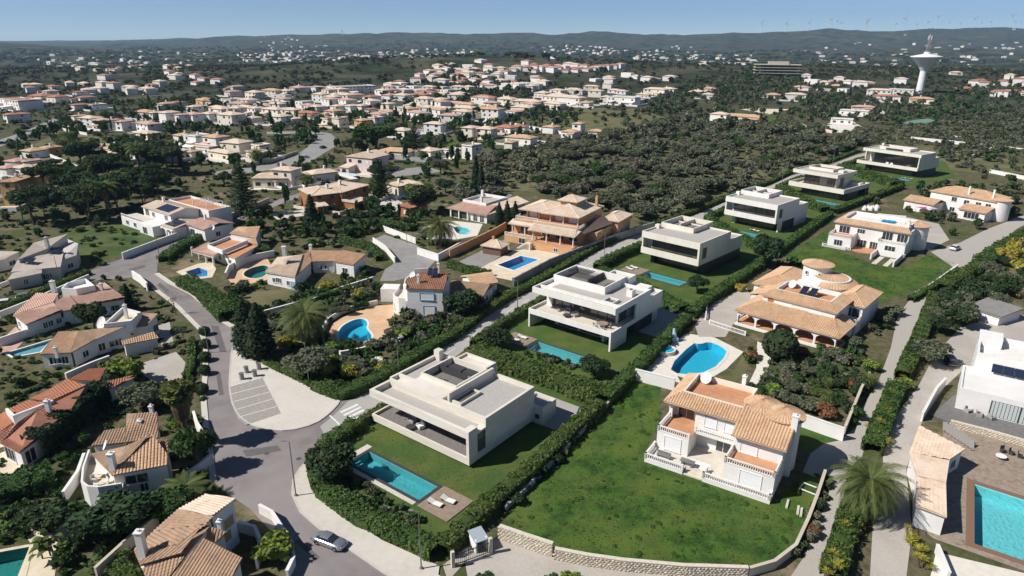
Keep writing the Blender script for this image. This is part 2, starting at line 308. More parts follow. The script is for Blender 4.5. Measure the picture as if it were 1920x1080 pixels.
def sheet(name,poly,z,mat,kind='structure',block=True,side=0,label=None,cat=None):
    """a flat ground sheet with pools cut out; side>0 gives it an edge that drops by that much"""
    poly=[(p[0],p[1]) for p in poly]; V=[Vector(p) for p in poly]; E=[(i,(i+1)%len(poly)) for i in range(len(poly))]; holes=[]
    for P,c in zip(POOLS,PCEN):
        if pip(c.x,c.y,poly):
            n=len(V); V+=[Vector((p[0],p[1])) for p in P[0]]; E+=[(n+i,n+(i+1)%len(P[0])) for i in range(len(P[0]))]; holes.append(P[0])
    vo,eo,fo,_,_,_=geometry.delaunay_2d_cdt(V,E,[],0,1e-5)
    F=[]
    for f in fo:
        c=sum((vo[i] for i in f),Vector((0,0)))/len(f)
        if pip(c.x,c.y,poly) and not any(pip(c.x,c.y,h) for h in holes): F.append(tuple(f))
    mb=MB(); mb.v=[(p.x,p.y,z) for p in vo]; mb.f=F
    if side:
        n=len(mb.v); k=len(poly); mb.v+=[(p[0],p[1],z) for p in poly]+[(p[0],p[1],z-side) for p in poly]
        for i in range(k): j=(i+1)%k; mb.f.append((n+i,n+j,n+k+j,n+k+i))
    me=mb.mesh(name); bm=bmesh.new(); bm.from_mesh(me)
    for f in bm.faces:
        if abs(f.normal.z)>.5 and f.normal.z<0: f.normal_flip()
    bm.to_mesh(me); bm.free(); me.materials.append(mat)
    o=bpy.data.objects.new(name,me); COL.objects.link(o); put(o,label,cat,kind=None if cat else kind)
    if block: occupy(poly)
    return o
# ======================= TERRAIN =======================
NX0,NX1,NY0,NY1=-300,440,36,440
def hf(x,y):
    d=math.hypot(x,y)
    if d<520: return 0.0
    k=min(1,(d-520)/500); k=k*k*(3-2*k)
    h=26*math.exp(-((x+70)/330)**2-((y-1170)/230)**2)+12*math.exp(-((x-480)/300)**2-((y-1150)/220)**2)
    az=x/max(y,1)
    v=max(0,min(1,(d-1450)/700)); h-=26*v
    # the long ridge on the skyline: lower on the left, higher on the right
    pts=[(-2,-75),(-.72,-62),(-.6,-34),(-.42,26),(-.24,76),(0,86),(.24,92),(.48,128),(.72,150),(2,190)]
    for (a,b),(c,e) in zip(pts,pts[1:]):
        if a<=az<=c: rh=b+(e-b)*(az-a)/(c-a); break
    else: rh=100
    t=max(0,min(1,(y-3900)/2500)); t=t*t*(3-2*t); h+=(rh+22)*t*(.55+.45*max(0,min(1,(y-5200)/1100)))
    if y>6500: h-=(y-6500)*.02*(rh/90)
    h+=52*math.exp(-((x+2650)/560)**2-((y-3400)/420)**2)+26*math.exp(-((x-1900)/900)**2-((y-3300)/350)**2)
    nn=mnoise.fractal(Vector((x/620,y/420,3.1)),.8,2.1,4)
    h+=nn*(4+22*max(0,min(1,(d-1800)/2200)))*k
    if d>2200: h+=9*mnoise.fractal(Vector((x/210,y/330,7.7)),.7,2.2,3)
    return h*k
def grow_lines(a,step,lim,r):
    out=[a]
    while abs(out[-1]-a)<abs(lim-a): out.append(out[-1]+step); step*=r
    return out
xs=grow_lines(NX0,-30,-9000,1.055)[::-1]+[NX0+(NX1-NX0)*i/8 for i in range(1,8)]+grow_lines(NX1,30,9000,1.055)
ys=[-400,-150]+[NY0]+[NY0+(NY1-NY0)*i/5 for i in range(1,5)]+grow_lines(NY1,24,9200,1.028)
mb=MB()
for y in ys:
    for x in xs: mb.v.append((x,y,hf(x,y) if y>NY0 else 0))
nx=len(xs)
for j in range(len(ys)-1):
    for i in range(nx-1):
        if xs[i]>=NX0-.1 and xs[i+1]<=NX1+.1 and ys[j]>=NY0-.1 and ys[j+1]<=NY1+.1: continue
        a=j*nx+i; mb.f.append((a,a+1,a+nx+1,a+nx))
terr_m=bpy.data.materials.new('scrub_ground'); terr_m.use_nodes=True
def _terr():
    t=terr_m.node_tree; N=t.nodes; L=t.links; b=N['Principled BSDF']; b.inputs['Roughness'].default_value=1; b.inputs['Specular IOR Level'].default_value=.1
    g=N.new('ShaderNodeNewGeometry')
    def nz(scale,detail=6,rough=.6):
        n=N.new('ShaderNodeTexNoise'); n.inputs['Scale'].default_value=scale; n.inputs['Detail'].default_value=detail; n.inputs['Roughness'].default_value=rough; L.new(g.outputs['Position'],n.inputs['Vector']); return n.outputs['Fac']
    def mix(fac,a,bcol,lo,hi):
        r=N.new('ShaderNodeMapRange'); r.inputs[1].default_value=lo; r.inputs[2].default_value=hi; L.new(fac,r.inputs[0])
        m=N.new('ShaderNodeMix'); m.data_type='RGBA'; L.new(r.outputs[0],m.inputs[0])
        for k,c in ((6,a),(7,bcol)):
            if isinstance(c,tuple): m.inputs[k].default_value=(*c,1)
            else: L.new(c,m.inputs[k])
        return m.outputs[2]
    base=mix(nz(.7,9,.7),(.064,.070,.030),(.165,.138,.088),.36,.64)
    base=mix(nz(.11,8,.7),base,(.066,.088,.026),.50,.60)
    base=mix(nz(.05,8,.7),base,(.24,.185,.12),.58,.66)
    far=mix(nz(.012,9,.7),(.017,.027,.012),(.105,.102,.066),.40,.66)
    far=mix(nz(.0022,6),far,(.085,.105,.045),.60,.66)
    far=mix(nz(.0031,8,.7),far,(.17,.135,.095),.66,.72)
    cd=N.new('ShaderNodeVectorMath'); cd.operation='LENGTH'; L.new(g.outputs['Position'],cd.inputs[0])
    c=mix(cd.outputs['Value'],base,far,420,800); L.new(c,b.inputs['Base Color'])
    bp=N.new('ShaderNodeBump'); bp.inputs['Distance'].default_value=.12; L.new(nz(1.6,6),bp.inputs['Height']); L.new(bp.outputs[0],b.inputs['Normal'])
_terr()
put(mb.build('terrain',terr_m,smooth=True),kind='structure')
sheet('ground',[(NX0,NY0),(NX1,NY0),(NX1,NY1),(NX0,NY1)],0,terr_m,block=False)
# ======================= ROADS, LANES, PAVEMENTS =======================
ROAD=PX([(555,1100),(520,1010),(470,955),(425,925),(402,905),(397,860),(388,800),(384,740),(388,700),(388,647),(377,617),(333,573),(290,540),(253,520),(167,527),(100,553),(0,590),(-90,618),(-90,590),(0,570),(70,545),(140,520),(200,495),(230,485),(290,465),(335,448),(397,425),(455,402),(505,380),(560,362),(610,345),(612,352),(520,385),(455,413),(427,427),(377,440),(333,463),(310,480),(295,495),(294,513),(320,530),(360,550),(393,577),(417,600),(437,612),(460,630),(500,690),(590,735),(640,752),(655,750),(690,762),(660,790),(610,822),(592,842),(580,860),(562,880),(550,900),(548,927),(563,960),(600,993),(640,1020),(717,1073),(760,1100)])
sheet('road',ROAD,.02,asphalt)
sheet('road',PX([(463,313),(512,308),(553,293),(575,277),(590,263),(590,252),(560,250),(500,252),(500,247),(587,246),(620,250),(634,262),(632,272),(613,284),(580,304),(512,318),(465,324),(403,330),(403,322)]),.02,asphalt2)
sheet('road',PX([(-60,292),(0,275),(35,262),(65,248),(95,238),(112,226),(100,222),(70,235),(45,247),(0,262),(-60,276)]),.02,asphalt2)
LANE_L=[(600,800),(628,777),(652,753),(690,735),(747,702),(815,660),(857,636),(900,602),(960,563),(993,548),(1083,493),(1117,473),(1160,453),(1200,438),(1300,405),(1355,381),(1445,348),(1482,330),(1560,308),(1605,291),(1660,276)]
LANE_R=[(612,821),(655,791),(722,757),(790,716),(877,652),(933,611),(1017,561),(1060,536),(1110,506),(1160,480),(1200,463),(1320,412),(1362,392),(1455,351),(1505,333),(1575,312),(1615,297),(1670,280)]
sheet('lane',PX(LANE_L+LANE_R[::-1]),.028,paver)
PLAZA=smooth_loop(PX([(435,652),(442,648),(500,690),(540,708),(590,732),(632,750),(638,754),(618,776),(590,796),(540,809),(490,805),(455,789),(437,764),(430,729),(431,700)]),1)
sheet('plaza',PLAZA,.14,cream_pave,side=.13)
mb=MB(); mb.wall(PLAZA,.25,.03,.155,True); put(mb.build('kerb',kerbm),kind='structure')
sheet('parking_bay',PX([(432,724.5),(492,708),(527,775),(461,797),(446,785),(437,765),(432,740)],.14),.146,park_pave)
def stripe(parent,a,b,w,z,name='painted_line',mat=paint):
    a=Vector((a[0],a[1],0)); b=Vector((b[0],b[1],0)); d=(b-a).normalized(); n=Vector((-d.y,d.x,0))*w/2
    mb=MB(); mb.quad(*[(p.x,p.y,z) for p in (a-n,b-n,b+n,a+n)]); o=mb.build(name,mat,parent); put(o,kind='structure'); return o
for a,b in (((433,739),(498,722)),((438,753),(505,735)),((442,768),(512,748)),((448,782),(519,762)),((432,724.5),(492,708))):
    stripe(None,G(*a,.14),G(*b,.14),.16,.151)
apatch=M('asphalt_repair',(.15,.138,.135),(.125,.115,.113),.8,.95)
for i,p in enumerate(([(405,700),(413,698),(420,740),(411,742)],[(455,845),(520,835),(528,845),(462,857)],[(560,1010),(600,1045),(592,1052),(552,1016)],[(300,530),(318,545),(312,549),(294,535)],[(395,610),(410,612),(425,660),(412,660)],[(240,505),(270,497),(274,501),(246,509)])): sheet('road_patch',PX(p),.0245+.0002*i,apatch)
# crossing bars and dashes on the lane
A=G(634,772); B=G(664,799); dirl=(G(747,728)-G(655,772)).normalized()
for k in range(5):
    p=A+(B-A)*((k+.5)/5.0); stripe(None,p+dirl*.2,p+dirl*3.6,.42*(B-A).length/5*1.25,.034)
p=A+dirl*.5; stripe(None,A-dirl*1.6,B-dirl*1.6,.3,.034)
mid=[((a[0]+b[0])/2,(a[1]+b[1])/2) for a,b in zip([(690,735),(747,702),(815,660),(857,636),(900,602),(960,563),(993,548),(1083,493),(1117,473),(1160,453),(1200,438)],[(722,757),(790,722),(850,673),(885,648),(933,611),(990,577),(1020,560),(1100,511),(1135,492),(1170,475),(1205,461)])]
mw=[G(*m) for m in mid]
for a,b in zip(mw,mw[1:]):
    L_=(b-a).length; n_=max(1,int(L_/6))
    for k in range(n_): stripe(None,a+(b-a)*((k+.1)/n_),a+(b-a)*((k+.55)/n_),.14,.033)
WALK_IN=[(580,860),(562,880),(550,900),(548,927),(563,960),(600,993),(640,1020),(717,1073),(765,1102)]
WALK_OUT=[(592,842),(580,864),(576,893),(583,918),(597,932),(635,960),(666,982),(718,1015),(780,1043),(824,1063),(822,1079),(850,1102)]
sheet('pavement',PX(WALK_IN+WALK_OUT[::-1]),.15,walk,side=.13)
mb=MB(); mb.wall(PX([(596,840)]+WALK_IN),.22,.025,.165); put(mb.build('kerb',kerbm),kind='structure')
# pavement strip down the other side of the road and its kerb
LW=[(400,905),(395,860),(386,800),(381,740),(385,700),(386,647),(375,617),(331,573),(288,540)]
mb=MB(); mb.wall(PX(LW),.9,.0,.14); put(mb.build('pavement',walk),kind='structure')
mb=MB(); mb.wall(PX([(294,513),(320,531),(360,551),(393,578),(417,601),(437,613)]),1.1,.0,.14); put(mb.build('pavement',walk),kind='structure')
# lanes and drives on the right
sheet('lane',PX([(1470,1100),(1510,1040),(1540,960),(1560,905),(1590,850),(1613,770),(1647,715),(1670,653),(1683,593),(1712,553),(1747,530),(1790,503),(1745,472),(1800,455),(1850,430),(1890,415),(1960,385),(1960,400),(1905,430),(1850,478),(1830,490),(1795,510),(1752,545),(1722,612),(1690,680),(1668,725),(1640,790),(1617,853),(1583,950),(1547,1067),(1540,1100)]),.02,calcada)
sheet('drive',PX([(1505,885),(1520,850),(1545,832),(1575,826),(1600,805),(1612,790),(1618,850),(1590,900),(1560,908)]),.028,calcada)
sheet('drive',PX([(1630,1100),(1637,977),(1655,870),(1657,830),(1687,770),(1723,722),(1745,680),(1762,655),(1800,615),(1840,600),(1930,590),(1960,650),(1930,672),(1810,690),(1772,725),(1730,787),(1699,880),(1710,997),(1697,1100)]),.02,gravelpath)
sheet('path',PX([(905,1012),(937,1008),(1033,1041),(1150,1066),(1280,1079),(1420,1084),(1480,1100),(880,1100),(872,1055)]),.02,gravelpath)
crazy=M('crazy_paving',(.36,.29,.22),(.20,.155,.12),1.6,.95,c3=(.34,.28,.22),scale3=.5,f3=.6,detail=9,bump=.03)
# ======================= LAWNS, TERRACES =======================
PLOTS=[[(655,797),(722,761),(790,720),(880,664),(960,702),(1010,720),(1128,772),(1080,815),(990,905),(930,960),(830,1050),(760,1022),(680,985),(600,932),(582,885),(594,842)],
 [(882,655),(937,613),(1020,564),(1112,510),(1175,530),(1292,588),(1200,690),(1130,765)],[(1115,508),(1200,465),(1320,414),(1405,460),(1450,480),(1330,560),(1292,586),(1175,528)],
 [(1322,413),(1362,394),(1455,353),(1520,388),(1557,400),(1447,482),(1405,458)],[(1457,353),(1505,335),(1575,313),(1632,335),(1692,352),(1560,402)],[(1577,313),(1650,286),(1770,302),(1795,332),(1692,351)]]
for p in PLOTS: sheet('lawn',PX(p),.012,lawn,block=False)
MEADOW=PX([(958,948),(1000,905),(1130,768),(1190,705),(1240,718),(1235,790),(1210,850),(1440,945),(1505,890),(1537,885),(1528,935),(1510,990),(1470,1045),(1400,1070),(1290,1072),(1150,1060),(1040,1034),(945,990)])
sheet('meadow',MEADOW,.012,meadow,block=False)
LAWNC=PX([(1470,480),(1552,430),(1570,470),(1630,492),(1690,505),(1740,478),(1788,492),(1785,503),(1705,550),(1650,565),(1600,540),(1500,505)])
sheet('meadow',LAWNC,.012,meadow,block=False)
drymead=M('weedy_grass',(.060,.110,.020),(.105,.115,.042),.4,.98,c3=(.035,.070,.014),scale3=.12,f3=.9,bump=.1,detail=9)
for p,m in (([(453,557),(473,547),(556,541),(545,560),(533,575),(483,574)],drygrass),([(0,478),(60,470),(130,432),(250,408),(305,440),(230,480),(140,478),(60,500)],drymead),([(20,305),(70,268),(118,240),(180,255),(240,268),(150,300),(60,320)],drygrass),([(780,452),(820,470),(800,478),(760,470)],drygrass),([(1500,800),(1585,822),(1560,832),(1520,850),(1500,840)],meadow),([(1830,480),(1920,450),(1990,470),(1990,545),(1850,540)],drygrass),([(980,240),(1110,195),(1200,205),(1290,235),(1180,255)],drygrass),([(1378,692),(1400,652),(1416,664),(1398,696),(1372,724),(1348,718)],drygrass),([(570,440),(640,455),(600,470)],drygrass),
  ([(1240,330),(1380,300),(1490,305),(1300,390),(1230,400)],drygrass),([(880,345),(1000,310),(1100,320),(1000,360)],drygrass),([(1700,260),(1900,290),(1920,330),(1780,320)],drygrass)):
    sheet('grass',PX(p),.010,m,block=False)
tanpave=M('tan_paving',(.66,.43,.26),(.56,.36,.215),1.6,.9,c3=(.72,.52,.35),scale3=.4)
PAVED=[([(612,632),(622,608),(652,590),(700,574),(740,571),(738,605),(729,624),(705,647),(660,655),(628,650)],tanpave,'terrace'),
 ([(900,502),(965,470),(1025,462),(1080,477),(1050,492),(968,528),(900,514)],poolstone,'terrace'),([(858,492),(950,447),(957,470),(903,502),(880,500)],asphalt2,'drive'),
 ([(695,452),(720,440),(782,460),(792,480),(818,487),(795,512),(740,527),(712,527),(722,505),(738,495),(735,478)],asphalt2,'drive'),([(782,432),(830,412),(905,420),(895,442),(857,449),(800,450)],poolpale,'terrace'),
 ([(1205,692),(1240,650),(1290,626),(1340,633),(1394,660),(1362,692),(1335,708),(1275,718),(1222,707)],poolpale,'terrace'),([(1303,610),(1330,570),(1400,540),(1418,575),(1380,600),(1360,632),(1310,632)],gravelpath,'path'),
 ([(1396,735),(1418,690),(1420,640),(1452,655),(1442,685),(1425,722)],poolpale,'path'),([(263,682),(330,660),(348,680),(338,724),(290,717),(256,695)],gravelpath,'drive'),([(293,612),(318,604),(325,640),(303,648)],gravelpath,'drive'),
 ([(425,520),(435,505),(465,490),(500,482),(510,500),(500,525),(470,532),(440,540)],tanpave,'terrace'),([(330,510),(370,495),(400,490),(405,505),(398,520),(360,525)],poolstone,'terrace'),
 ([(0,640),(30,612),(40,625),(45,640),(30,655),(0,665)],tile_pink,'terrace'),([(45,1000),(130,960),(160,990),(175,1000),(110,1025),(100,1100),(25,1100),(58,1020)],poolstone,'terrace'),([(0,850),(30,838),(65,870),(50,890),(0,900)],poolstone,'terrace'),
 ([(1745,778),(1790,740),(1960,780),(1960,843),(1785,795)],deckgrey,'deck'),([(1768,800),(1785,797),(1960,845),(1960,1085),(1750,1010),(1720,985),(1740,930),(1770,880)],crazy,'terrace'),([(1755,1035),(1920,1075),(1990,1100),(1740,1100)],poolpale,'terrace'),
 ([(700,375),(735,368),(770,390),(720,400)],cream_pave,'terrace'),([(505,400),(560,395),(640,385),(600,400),(520,412)],cream_pave,'terrace'),([(720,320),(800,312),(830,322),(740,332)],asphalt2,'drive'),
 ([(760,250),(800,235),(850,240),(790,262)],asphalt2,'drive'),([(1390,205),(1480,195),(1500,200),(1440,215)],poolstone,'terrace'),([(1550,235),(1600,228),(1620,240),(1570,250)],poolpale,'terrace'),([(1690,405),(1760,420),(1780,450),(1740,470),(1700,440)],gravelpath,'path'),([(1645,400),(1700,405),(1690,420),(1660,415)],poolpale,'terrace'),
 ([(1405,580),(1440,560),(1445,590),(1420,600)],gravelpath,'path'),([(1270,705),(1300,715),(1280,725)],soil,'path'),([(830,1060),(870,1030),(905,1012),(872,1055),(840,1090)],calcada,'path'),([(0,800),(35,792),(60,810),(30,830),(0,840)],poolstone,'terrace')]
PAVED+=[([(1690,229),(1738,222),(1762,228),(1705,238)],M('court_green',(.16,.26,.20)),'tennis_court'),([(1400,222),(1440,214),(1470,222),(1420,232)],lawn,'lawn')]
for i,(p,m,n) in enumerate(PAVED): sheet(n,PX(p),.032+.0003*i,m)
# pools themselves
def build_pool(outline,depth,tm,cm,cw,label):
    c=sum((Vector((p[0],p[1],0)) for p in outline),Vector())/len(outline); t=thing('swimming_pool',label,'pool',c)
    L=[(p[0]-c.x,p[1]-c.y) for p in outline]; a=sum(L[i][0]*L[(i+1)%len(L)][1]-L[(i+1)%len(L)][0]*L[i][1] for i in range(len(L)))
    if a<0: L=L[::-1]
    k=len(L); mb=MB(); mb.v=[(x,y,.05) for x,y in L]+[(x,y,-depth) for x,y in L]
    mb.f=[(i,k+i,k+(i+1)%k,(i+1)%k) for i in range(k)]+[tuple(range(k,2*k))]; mb.build('basin',tm,t)
    mb=MB(); mb.quad(*[(x,y,-.10) for x,y in L]); mb.build('water',water_m,t)
    G2=[(x+ (x/math.hypot(x,y))*0, y) for x,y in L]
    mb=MB(); off=[]
    for i in range(k):
        p=Vector(L[i]); a_=(p-Vector(L[i-1])).normalized(); b_=(Vector(L[(i+1)%k])-p).normalized(); n=Vector((a_.y,-a_.x))+Vector((b_.y,-b_.x)); n=n/max(n.length_squared,.5)*2; off.append(p+n*cw)
    for i in range(k):
        j=(i+1)%k; n=len(mb.v); mb.v+=[(*L[i],.075),(*L[j],.075),(*off[j],.075),(*off[i],.075),(*off[i],0.0),(*off[j],0.0),(*L[i],.02),(*L[j],.02)]
        mb.f+=[(n,n+3,n+2,n+1),(n+3,n+4,n+5,n+2),(n,n+1,n+7,n+6)]
    mb.build('coping',cm,t); occupy([(x+c.x,y+c.y) for x,y in off],.5); return t,c
PT=[build_pool(*p) for p in POOLS]
f=VF[0]; sheet('path',frect(f,4.4,19.3,-10.5,-9.8),.06,walk); sheet('path',frect(f,4.0,5.1,-9.8,-4.6),.06,walk)
# submerged steps at the head of the lap pools
for (t,c),f,r in zip(PT,VF,VPOOL):
    mb=MB(); ax=f.loc(c)
    e=bpy.data.objects.new('steps',None)
    u0,u1,v0,v1=r
    for k in range(3):
        q=frect(f,u0+.02,u0+.45*(3-k),v0+.1+.02*k,v0+1.7-.02*k); mb.prism([(p.x-c.x,p.y-c.y) for p in q],-1.28,-.95+.3*k)
    mb.build('pool_steps',poolteal,t)
# ======================= CONTEMPORARY VILLAS =======================
def part(t,name,mat,boxes,**k):
    mb=MB()
    for b in boxes: mb.box(*b)
    return mb.build(name,mat,t,**k)
def glaze(t,axis,c,a0,a1,z0,z1,n,fm=frame_d,gm=None,fw=.07,out=-1,d=.1):
    """n glazed lights side by side; axis 'v': plane v=c facing out; axis 'u': plane u=c"""
    w=(a1-a0)/n
    for i in range(n):
        p,q=a0+w*i,a0+w*(i+1); mb=MB(); g=MB()
        def bx(m,s0,s1,y0,y1,o0,o1):
            lo,hi=sorted((c+out*o0,c+out*o1))
            if axis=='v': m.box(s0,s1,lo,hi,y0,y1)
            else: m.box(lo,hi,s0,s1,y0,y1)
        for s0,s1,y0,y1 in ((p,p+fw,z0,z1),(q-fw,q,z0,z1),(p+fw,q-fw,z0,z0+fw),(p+fw,q-fw,z1-fw,z1)): bx(mb,s0,s1,y0,y1,0,d)
        bx(g,p+fw,q-fw,z0+fw,z1-fw,.01,.04); o=mb.build('window',fm,t); g.build('pane',gm or glassv,o)
def plants(t,name,mat,u0,u1,v0,v1,z,n,size=.3,h=.5,seed=1):
    r=np.random.default_rng(seed); P=np.stack([r.uniform(u0,u1,n),r.uniform(v0,v1,n),z+r.uniform(.05,h,n)],1); N=r.normal(size=(n,3)); N[:,2]=abs(N[:,2])+.4
    v,f,a=leafcards(P,N,size,r); o=npmesh(name,v,f,mat,a,t); return o
def leafcards(P,N,size,r,aspect=.6):
    n=len(P); N=N/np.linalg.norm(N,axis=1,keepdims=True); A=r.normal(size=(n,3)); T=np.cross(N,A); T/=np.linalg.norm(T,axis=1,keepdims=True)+1e-9; B=np.cross(N,T)
    s=(size*r.uniform(.6,1.35,n))[:,None]; bend=N*s*.25
    V=np.stack([P-T*s-bend,P-B*s*aspect,P+T*s-bend,P+B*s*aspect],1).reshape(-1,3); F=np.arange(4*n).reshape(-1,4); return V,F,r.uniform(0,1,n)
def npmesh(name,V,F,mat,att=None,parent=None,link=True,F3=None,att3=None):
    me=bpy.data.meshes.new(name); nq=len(F); n3=0 if F3 is None else len(F3)
    me.vertices.add(len(V)); me.vertices.foreach_set('co',np.ascontiguousarray(V,dtype=np.float32).ravel())
    me.loops.add(nq*4+n3*3); li=np.asarray(F,dtype=np.int32).ravel()
    if n3: li=np.concatenate([li,np.asarray(F3,dtype=np.int32).ravel()])
    me.loops.foreach_set('vertex_index',li.astype(np.int32)); me.polygons.add(nq+n3)
    ls=np.concatenate([np.arange(nq)*4,nq*4+np.arange(n3)*3]).astype(np.int32); me.polygons.foreach_set('loop_start',ls)
    a=np.concatenate([att if att is not None else np.full(nq,.5), att3 if att3 is not None else np.full(n3,.35)]).astype(np.float32)
    me.update(calc_edges=True); at=me.attributes.new('rnd','FLOAT','FACE'); at.data.foreach_set('value',a); me.materials.append(mat)
    o=bpy.data.objects.new(name,me)
    if link: COL.objects.link(o)
    if parent is not None: o.parent=parent
    return o
def vthing(i,extra): 
    f=VF[i]; return thing('villa',extra,'villa',f.o,f.ang,'contemporary villas along the lane',land='the '+VN[i])
def gravelpad(t,u0,u1,v0,v1,z,m=gravel): return part(t,'roof_gravel',m,[(u0,u1,v0,v1,z,z+.04)])
def ring(t,name,mat,u0,u1,v0,v1,z0,z1,w=.3):
    return part(t,name,mat,[(u0,u1,v0,v0+w,z0,z1),(u0,u1,v1-w,v1,z0,z1),(u0,u0+w,v0+w,v1-w,z0,z1),(u1-w,u1,v0+w,v1-w,z0,z1)])
# --- villa 1: board-marked concrete
f=VF[0]; c=concrete; t=vthing(0,'long board-marked concrete villa hovering over its lawn, nearest on the lane'); V1=t
part(t,'plinth',dark,[(.9,19,1.3,15,0,.5)])  # set-back base in near-black, the shade beneath the slab put into its colour
part(t,'floor_slab',c,[(0,20,0,15.6,.5,1.15)])
part(t,'parapet',c,[(0,20,0,.3,1.15,1.62)]); part(t,'parapet',c,[(0,.3,.3,4.2,1.15,1.62)])
part(t,'terrace_floor',terrgrey,[(.3,19.5,.3,4.2,1.15,1.19)])
part(t,'pillar',c,[(19.5,20,.3,1.85,1.15,4.7),(19.5,20,0,.3,1.62,4.7)])
part(t,'beam',c,[(-.1,20,-.03,.5,4.7,5.9)]); part(t,'beam',c,[(-.1,.4,.5,4.0,4.7,5.9)]); part(t,'beam',c,[(18.9,20,.5,1.85,4.7,5.9)])
part(t,'roof_slab',c,[(.4,18.9,.5,3.7,4.7,5.0),(18.9,20,1.85,3.7,4.7,5.0)]); gravelpad(t,.5,18.8,.6,3.6,5.0); gravelpad(t,2,18.7,.75,1.6,5.06)
part(t,'wall',c,[(19.6,20,3.7,15.6,1.15,6.35)]); part(t,'wall',c,[(0,19.6,15.2,15.6,1.15,6.35)]); part(t,'wall',c,[(0,.4,4.2,15.2,1.15,6.35)]); part(t,'wall',c,[(.4,1.2,4.2,4.6,1.15,4.7)])
part(t,'roof_parapet',c,[(.4,19.6,3.7,4.1,4.7,6.35)]); part(t,'roof_slab',c,[(.4,19.6,4.1,15.2,5.3,5.7)]); gravelpad(t,12.8,19.5,4.2,15.1,5.7); gravelpad(t,.5,3.4,6.4,15.0,5.7)
part(t,'roof_slab',c,[(3.6,11.2,4.1,7.4,5.7,6.30)]); part(t,'roof_parapet',c,[(.4,3.6,5.6,6.2,5.7,6.3)])
ring(t,'patio_wall',c,3.6,11.2,7.4,14.9,5.7,6.95); part(t,'patio_floor',terrgrey,[(3.9,10.9,7.7,14.6,5.7,5.76)]); part(t,'partition',dark,[(4.0,9.9,11.3,11.5,5.76,6.8)])
plants(t,'planter',lf_hedge,4.2,10.6,7.75,8.5,5.8,260,.22,.9,2)
for k in range(2): part(t,'lounge_seat',frame_d,[(4.6+3*k,7.3+3*k,12.9,14.4,5.76,6.15)])
part(t,'fin_wall',c,[(11.9,12.3,4.6,15.2,5.7,7.3)]); ring(t,'skylight_rim',c,12.3,14.3,4.9,9.6,5.7,6.2,.25); part(t,'skylight',glassv,[(12.55,14.05,5.15,9.35,5.74,5.9)])
part(t,'chimney',c,[(.3,1.5,14.0,15.1,5.7,7.5)]); ring(t,'stair_box',c,3.0,9.6,15.6,19.2,0,5.9,.35); part(t,'stair_roof',c,[(3.3,9.3,15.9,18.9,5.2,5.5)])
ring(t,'annex',c,17.6,21.6,15.6,19.4,0,3.1,.4); part(t,'annex_roof',gravel,[(18,21.2,16,19,2.5,2.7)]); part(t,'annex_shade_panel',dark,[(20.2,21.0,15.58,15.6,.9,1.7)])  # flat dark plate on the annex wall, a recess's shade painted on
glaze(t,'v',4.2,1.2,19.5,1.19,4.7,6,gm=glassv); glaze(t,'u',19.75,1.85,3.7,1.62,4.7,1,out=1); part(t,'sill',c,[(19.5,20,1.85,3.7,1.15,1.55)])
sheet('drive',frect(f,16.8,24.0,15.7,24.0),.05,paver); occ_rect(f,0,20,0,20)
# --- villa 2: white with the broad balcony
f=VF[1]; c=whiterender; t=vthing(1,'white villa with a broad projecting balcony and outdoor dining table'); V2=t
part(t,'fin_wall',c,[(0,.35,0,6,0,3.0)]); part(t,'fin_wall',c,[(19.45,19.8,0,6.2,0,3.0)])
part(t,'ground_floor',c,[(3.6,16.4,4.6,18,0,3.0)]); glaze(t,'v',4.6,4.6,9.2,.2,2.6,3); glaze(t,'v',4.6,10.0,14.6,.2,2.6,3)
part(t,'garage_shade_block',dark,[(16.4,19.2,11,18,0,3.0)])  # dark block under the slab, shade of the garage recess put into its colour
part(t,'floor_slab',c,[(0,19.8,0,21,3.0,3.45)]); part(t,'parapet',c,[(0,19.8,0,.25,3.45,4.1)]); part(t,'parapet',c,[(0,.25,.25,9,3.45,4.1)]); part(t,'parapet',c,[(19.55,19.8,.25,9.6,3.45,3.9)])
part(t,'terrace_floor',terrcream,[(.25,19.55,.25,9.2,3.45,3.5)])
glaze(t,'v',6.0,2.2,17.6,3.5,7.2,7); glaze(t,'u',17.6,6.0,9.4,3.5,7.2,2,out=1); part(t,'wall',c,[(.9,2.2,5.2,6.0,3.5,7.3)]); part(t,'wall',c,[(17.5,17.9,5.5,6.0,3.5,7.3)])
part(t,'wall',c,[(0,.35,9.0,21,3.45,7.3)]); part(t,'wall',c,[(19.4,19.8,9.6,15.4,3.45,8.5)]); part(t,'wall',c,[(19.4,19.8,15.4,21,3.45,6.7)]); part(t,'wall',c,[(0.35,19.4,20.65,21,3.45,6.7)])
part(t,'core',c,[(2.3,17.5,9.5,20.6,3.5,7.3)])
part(t,'roof_slab',c,[(0,19.4,1.2,15.4,7.3,7.8),(19.4,19.8,1.2,9.6,7.2,8.5),(0.35,19.4,15.4,20.65,5.9,6.2)])
part(t,'roof_parapet',c,[(0,19.4,1.2,1.5,7.8,8.5)]); part(t,'roof_parapet',c,[(0,.3,1.5,15.4,7.8,8.5)]); part(t,'roof_parapet',c,[(.3,19.4,3.4,3.7,7.8,8.45)]); part(t,'roof_parapet',c,[(13.4,19.4,15.1,15.4,7.8,8.5)])
gravelpad(t,.35,19.3,1.55,3.3,7.8); gravelpad(t,2.2,19.3,3.8,8.1,7.8); gravelpad(t,13.3,19.3,8.1,15.0,7.8); gravelpad(t,.5,19.3,15.5,20.5,6.2)
ring(t,'patio_wall',c,.4,13.2,8.2,17.0,7.8,9.4,.3); part(t,'patio_floor',terrgrey,[(.7,12.9,8.5,16.7,7.8,7.9)]); part(t,'partition',dark,[(7.5,7.8,10.5,16.7,7.9,9.2)])
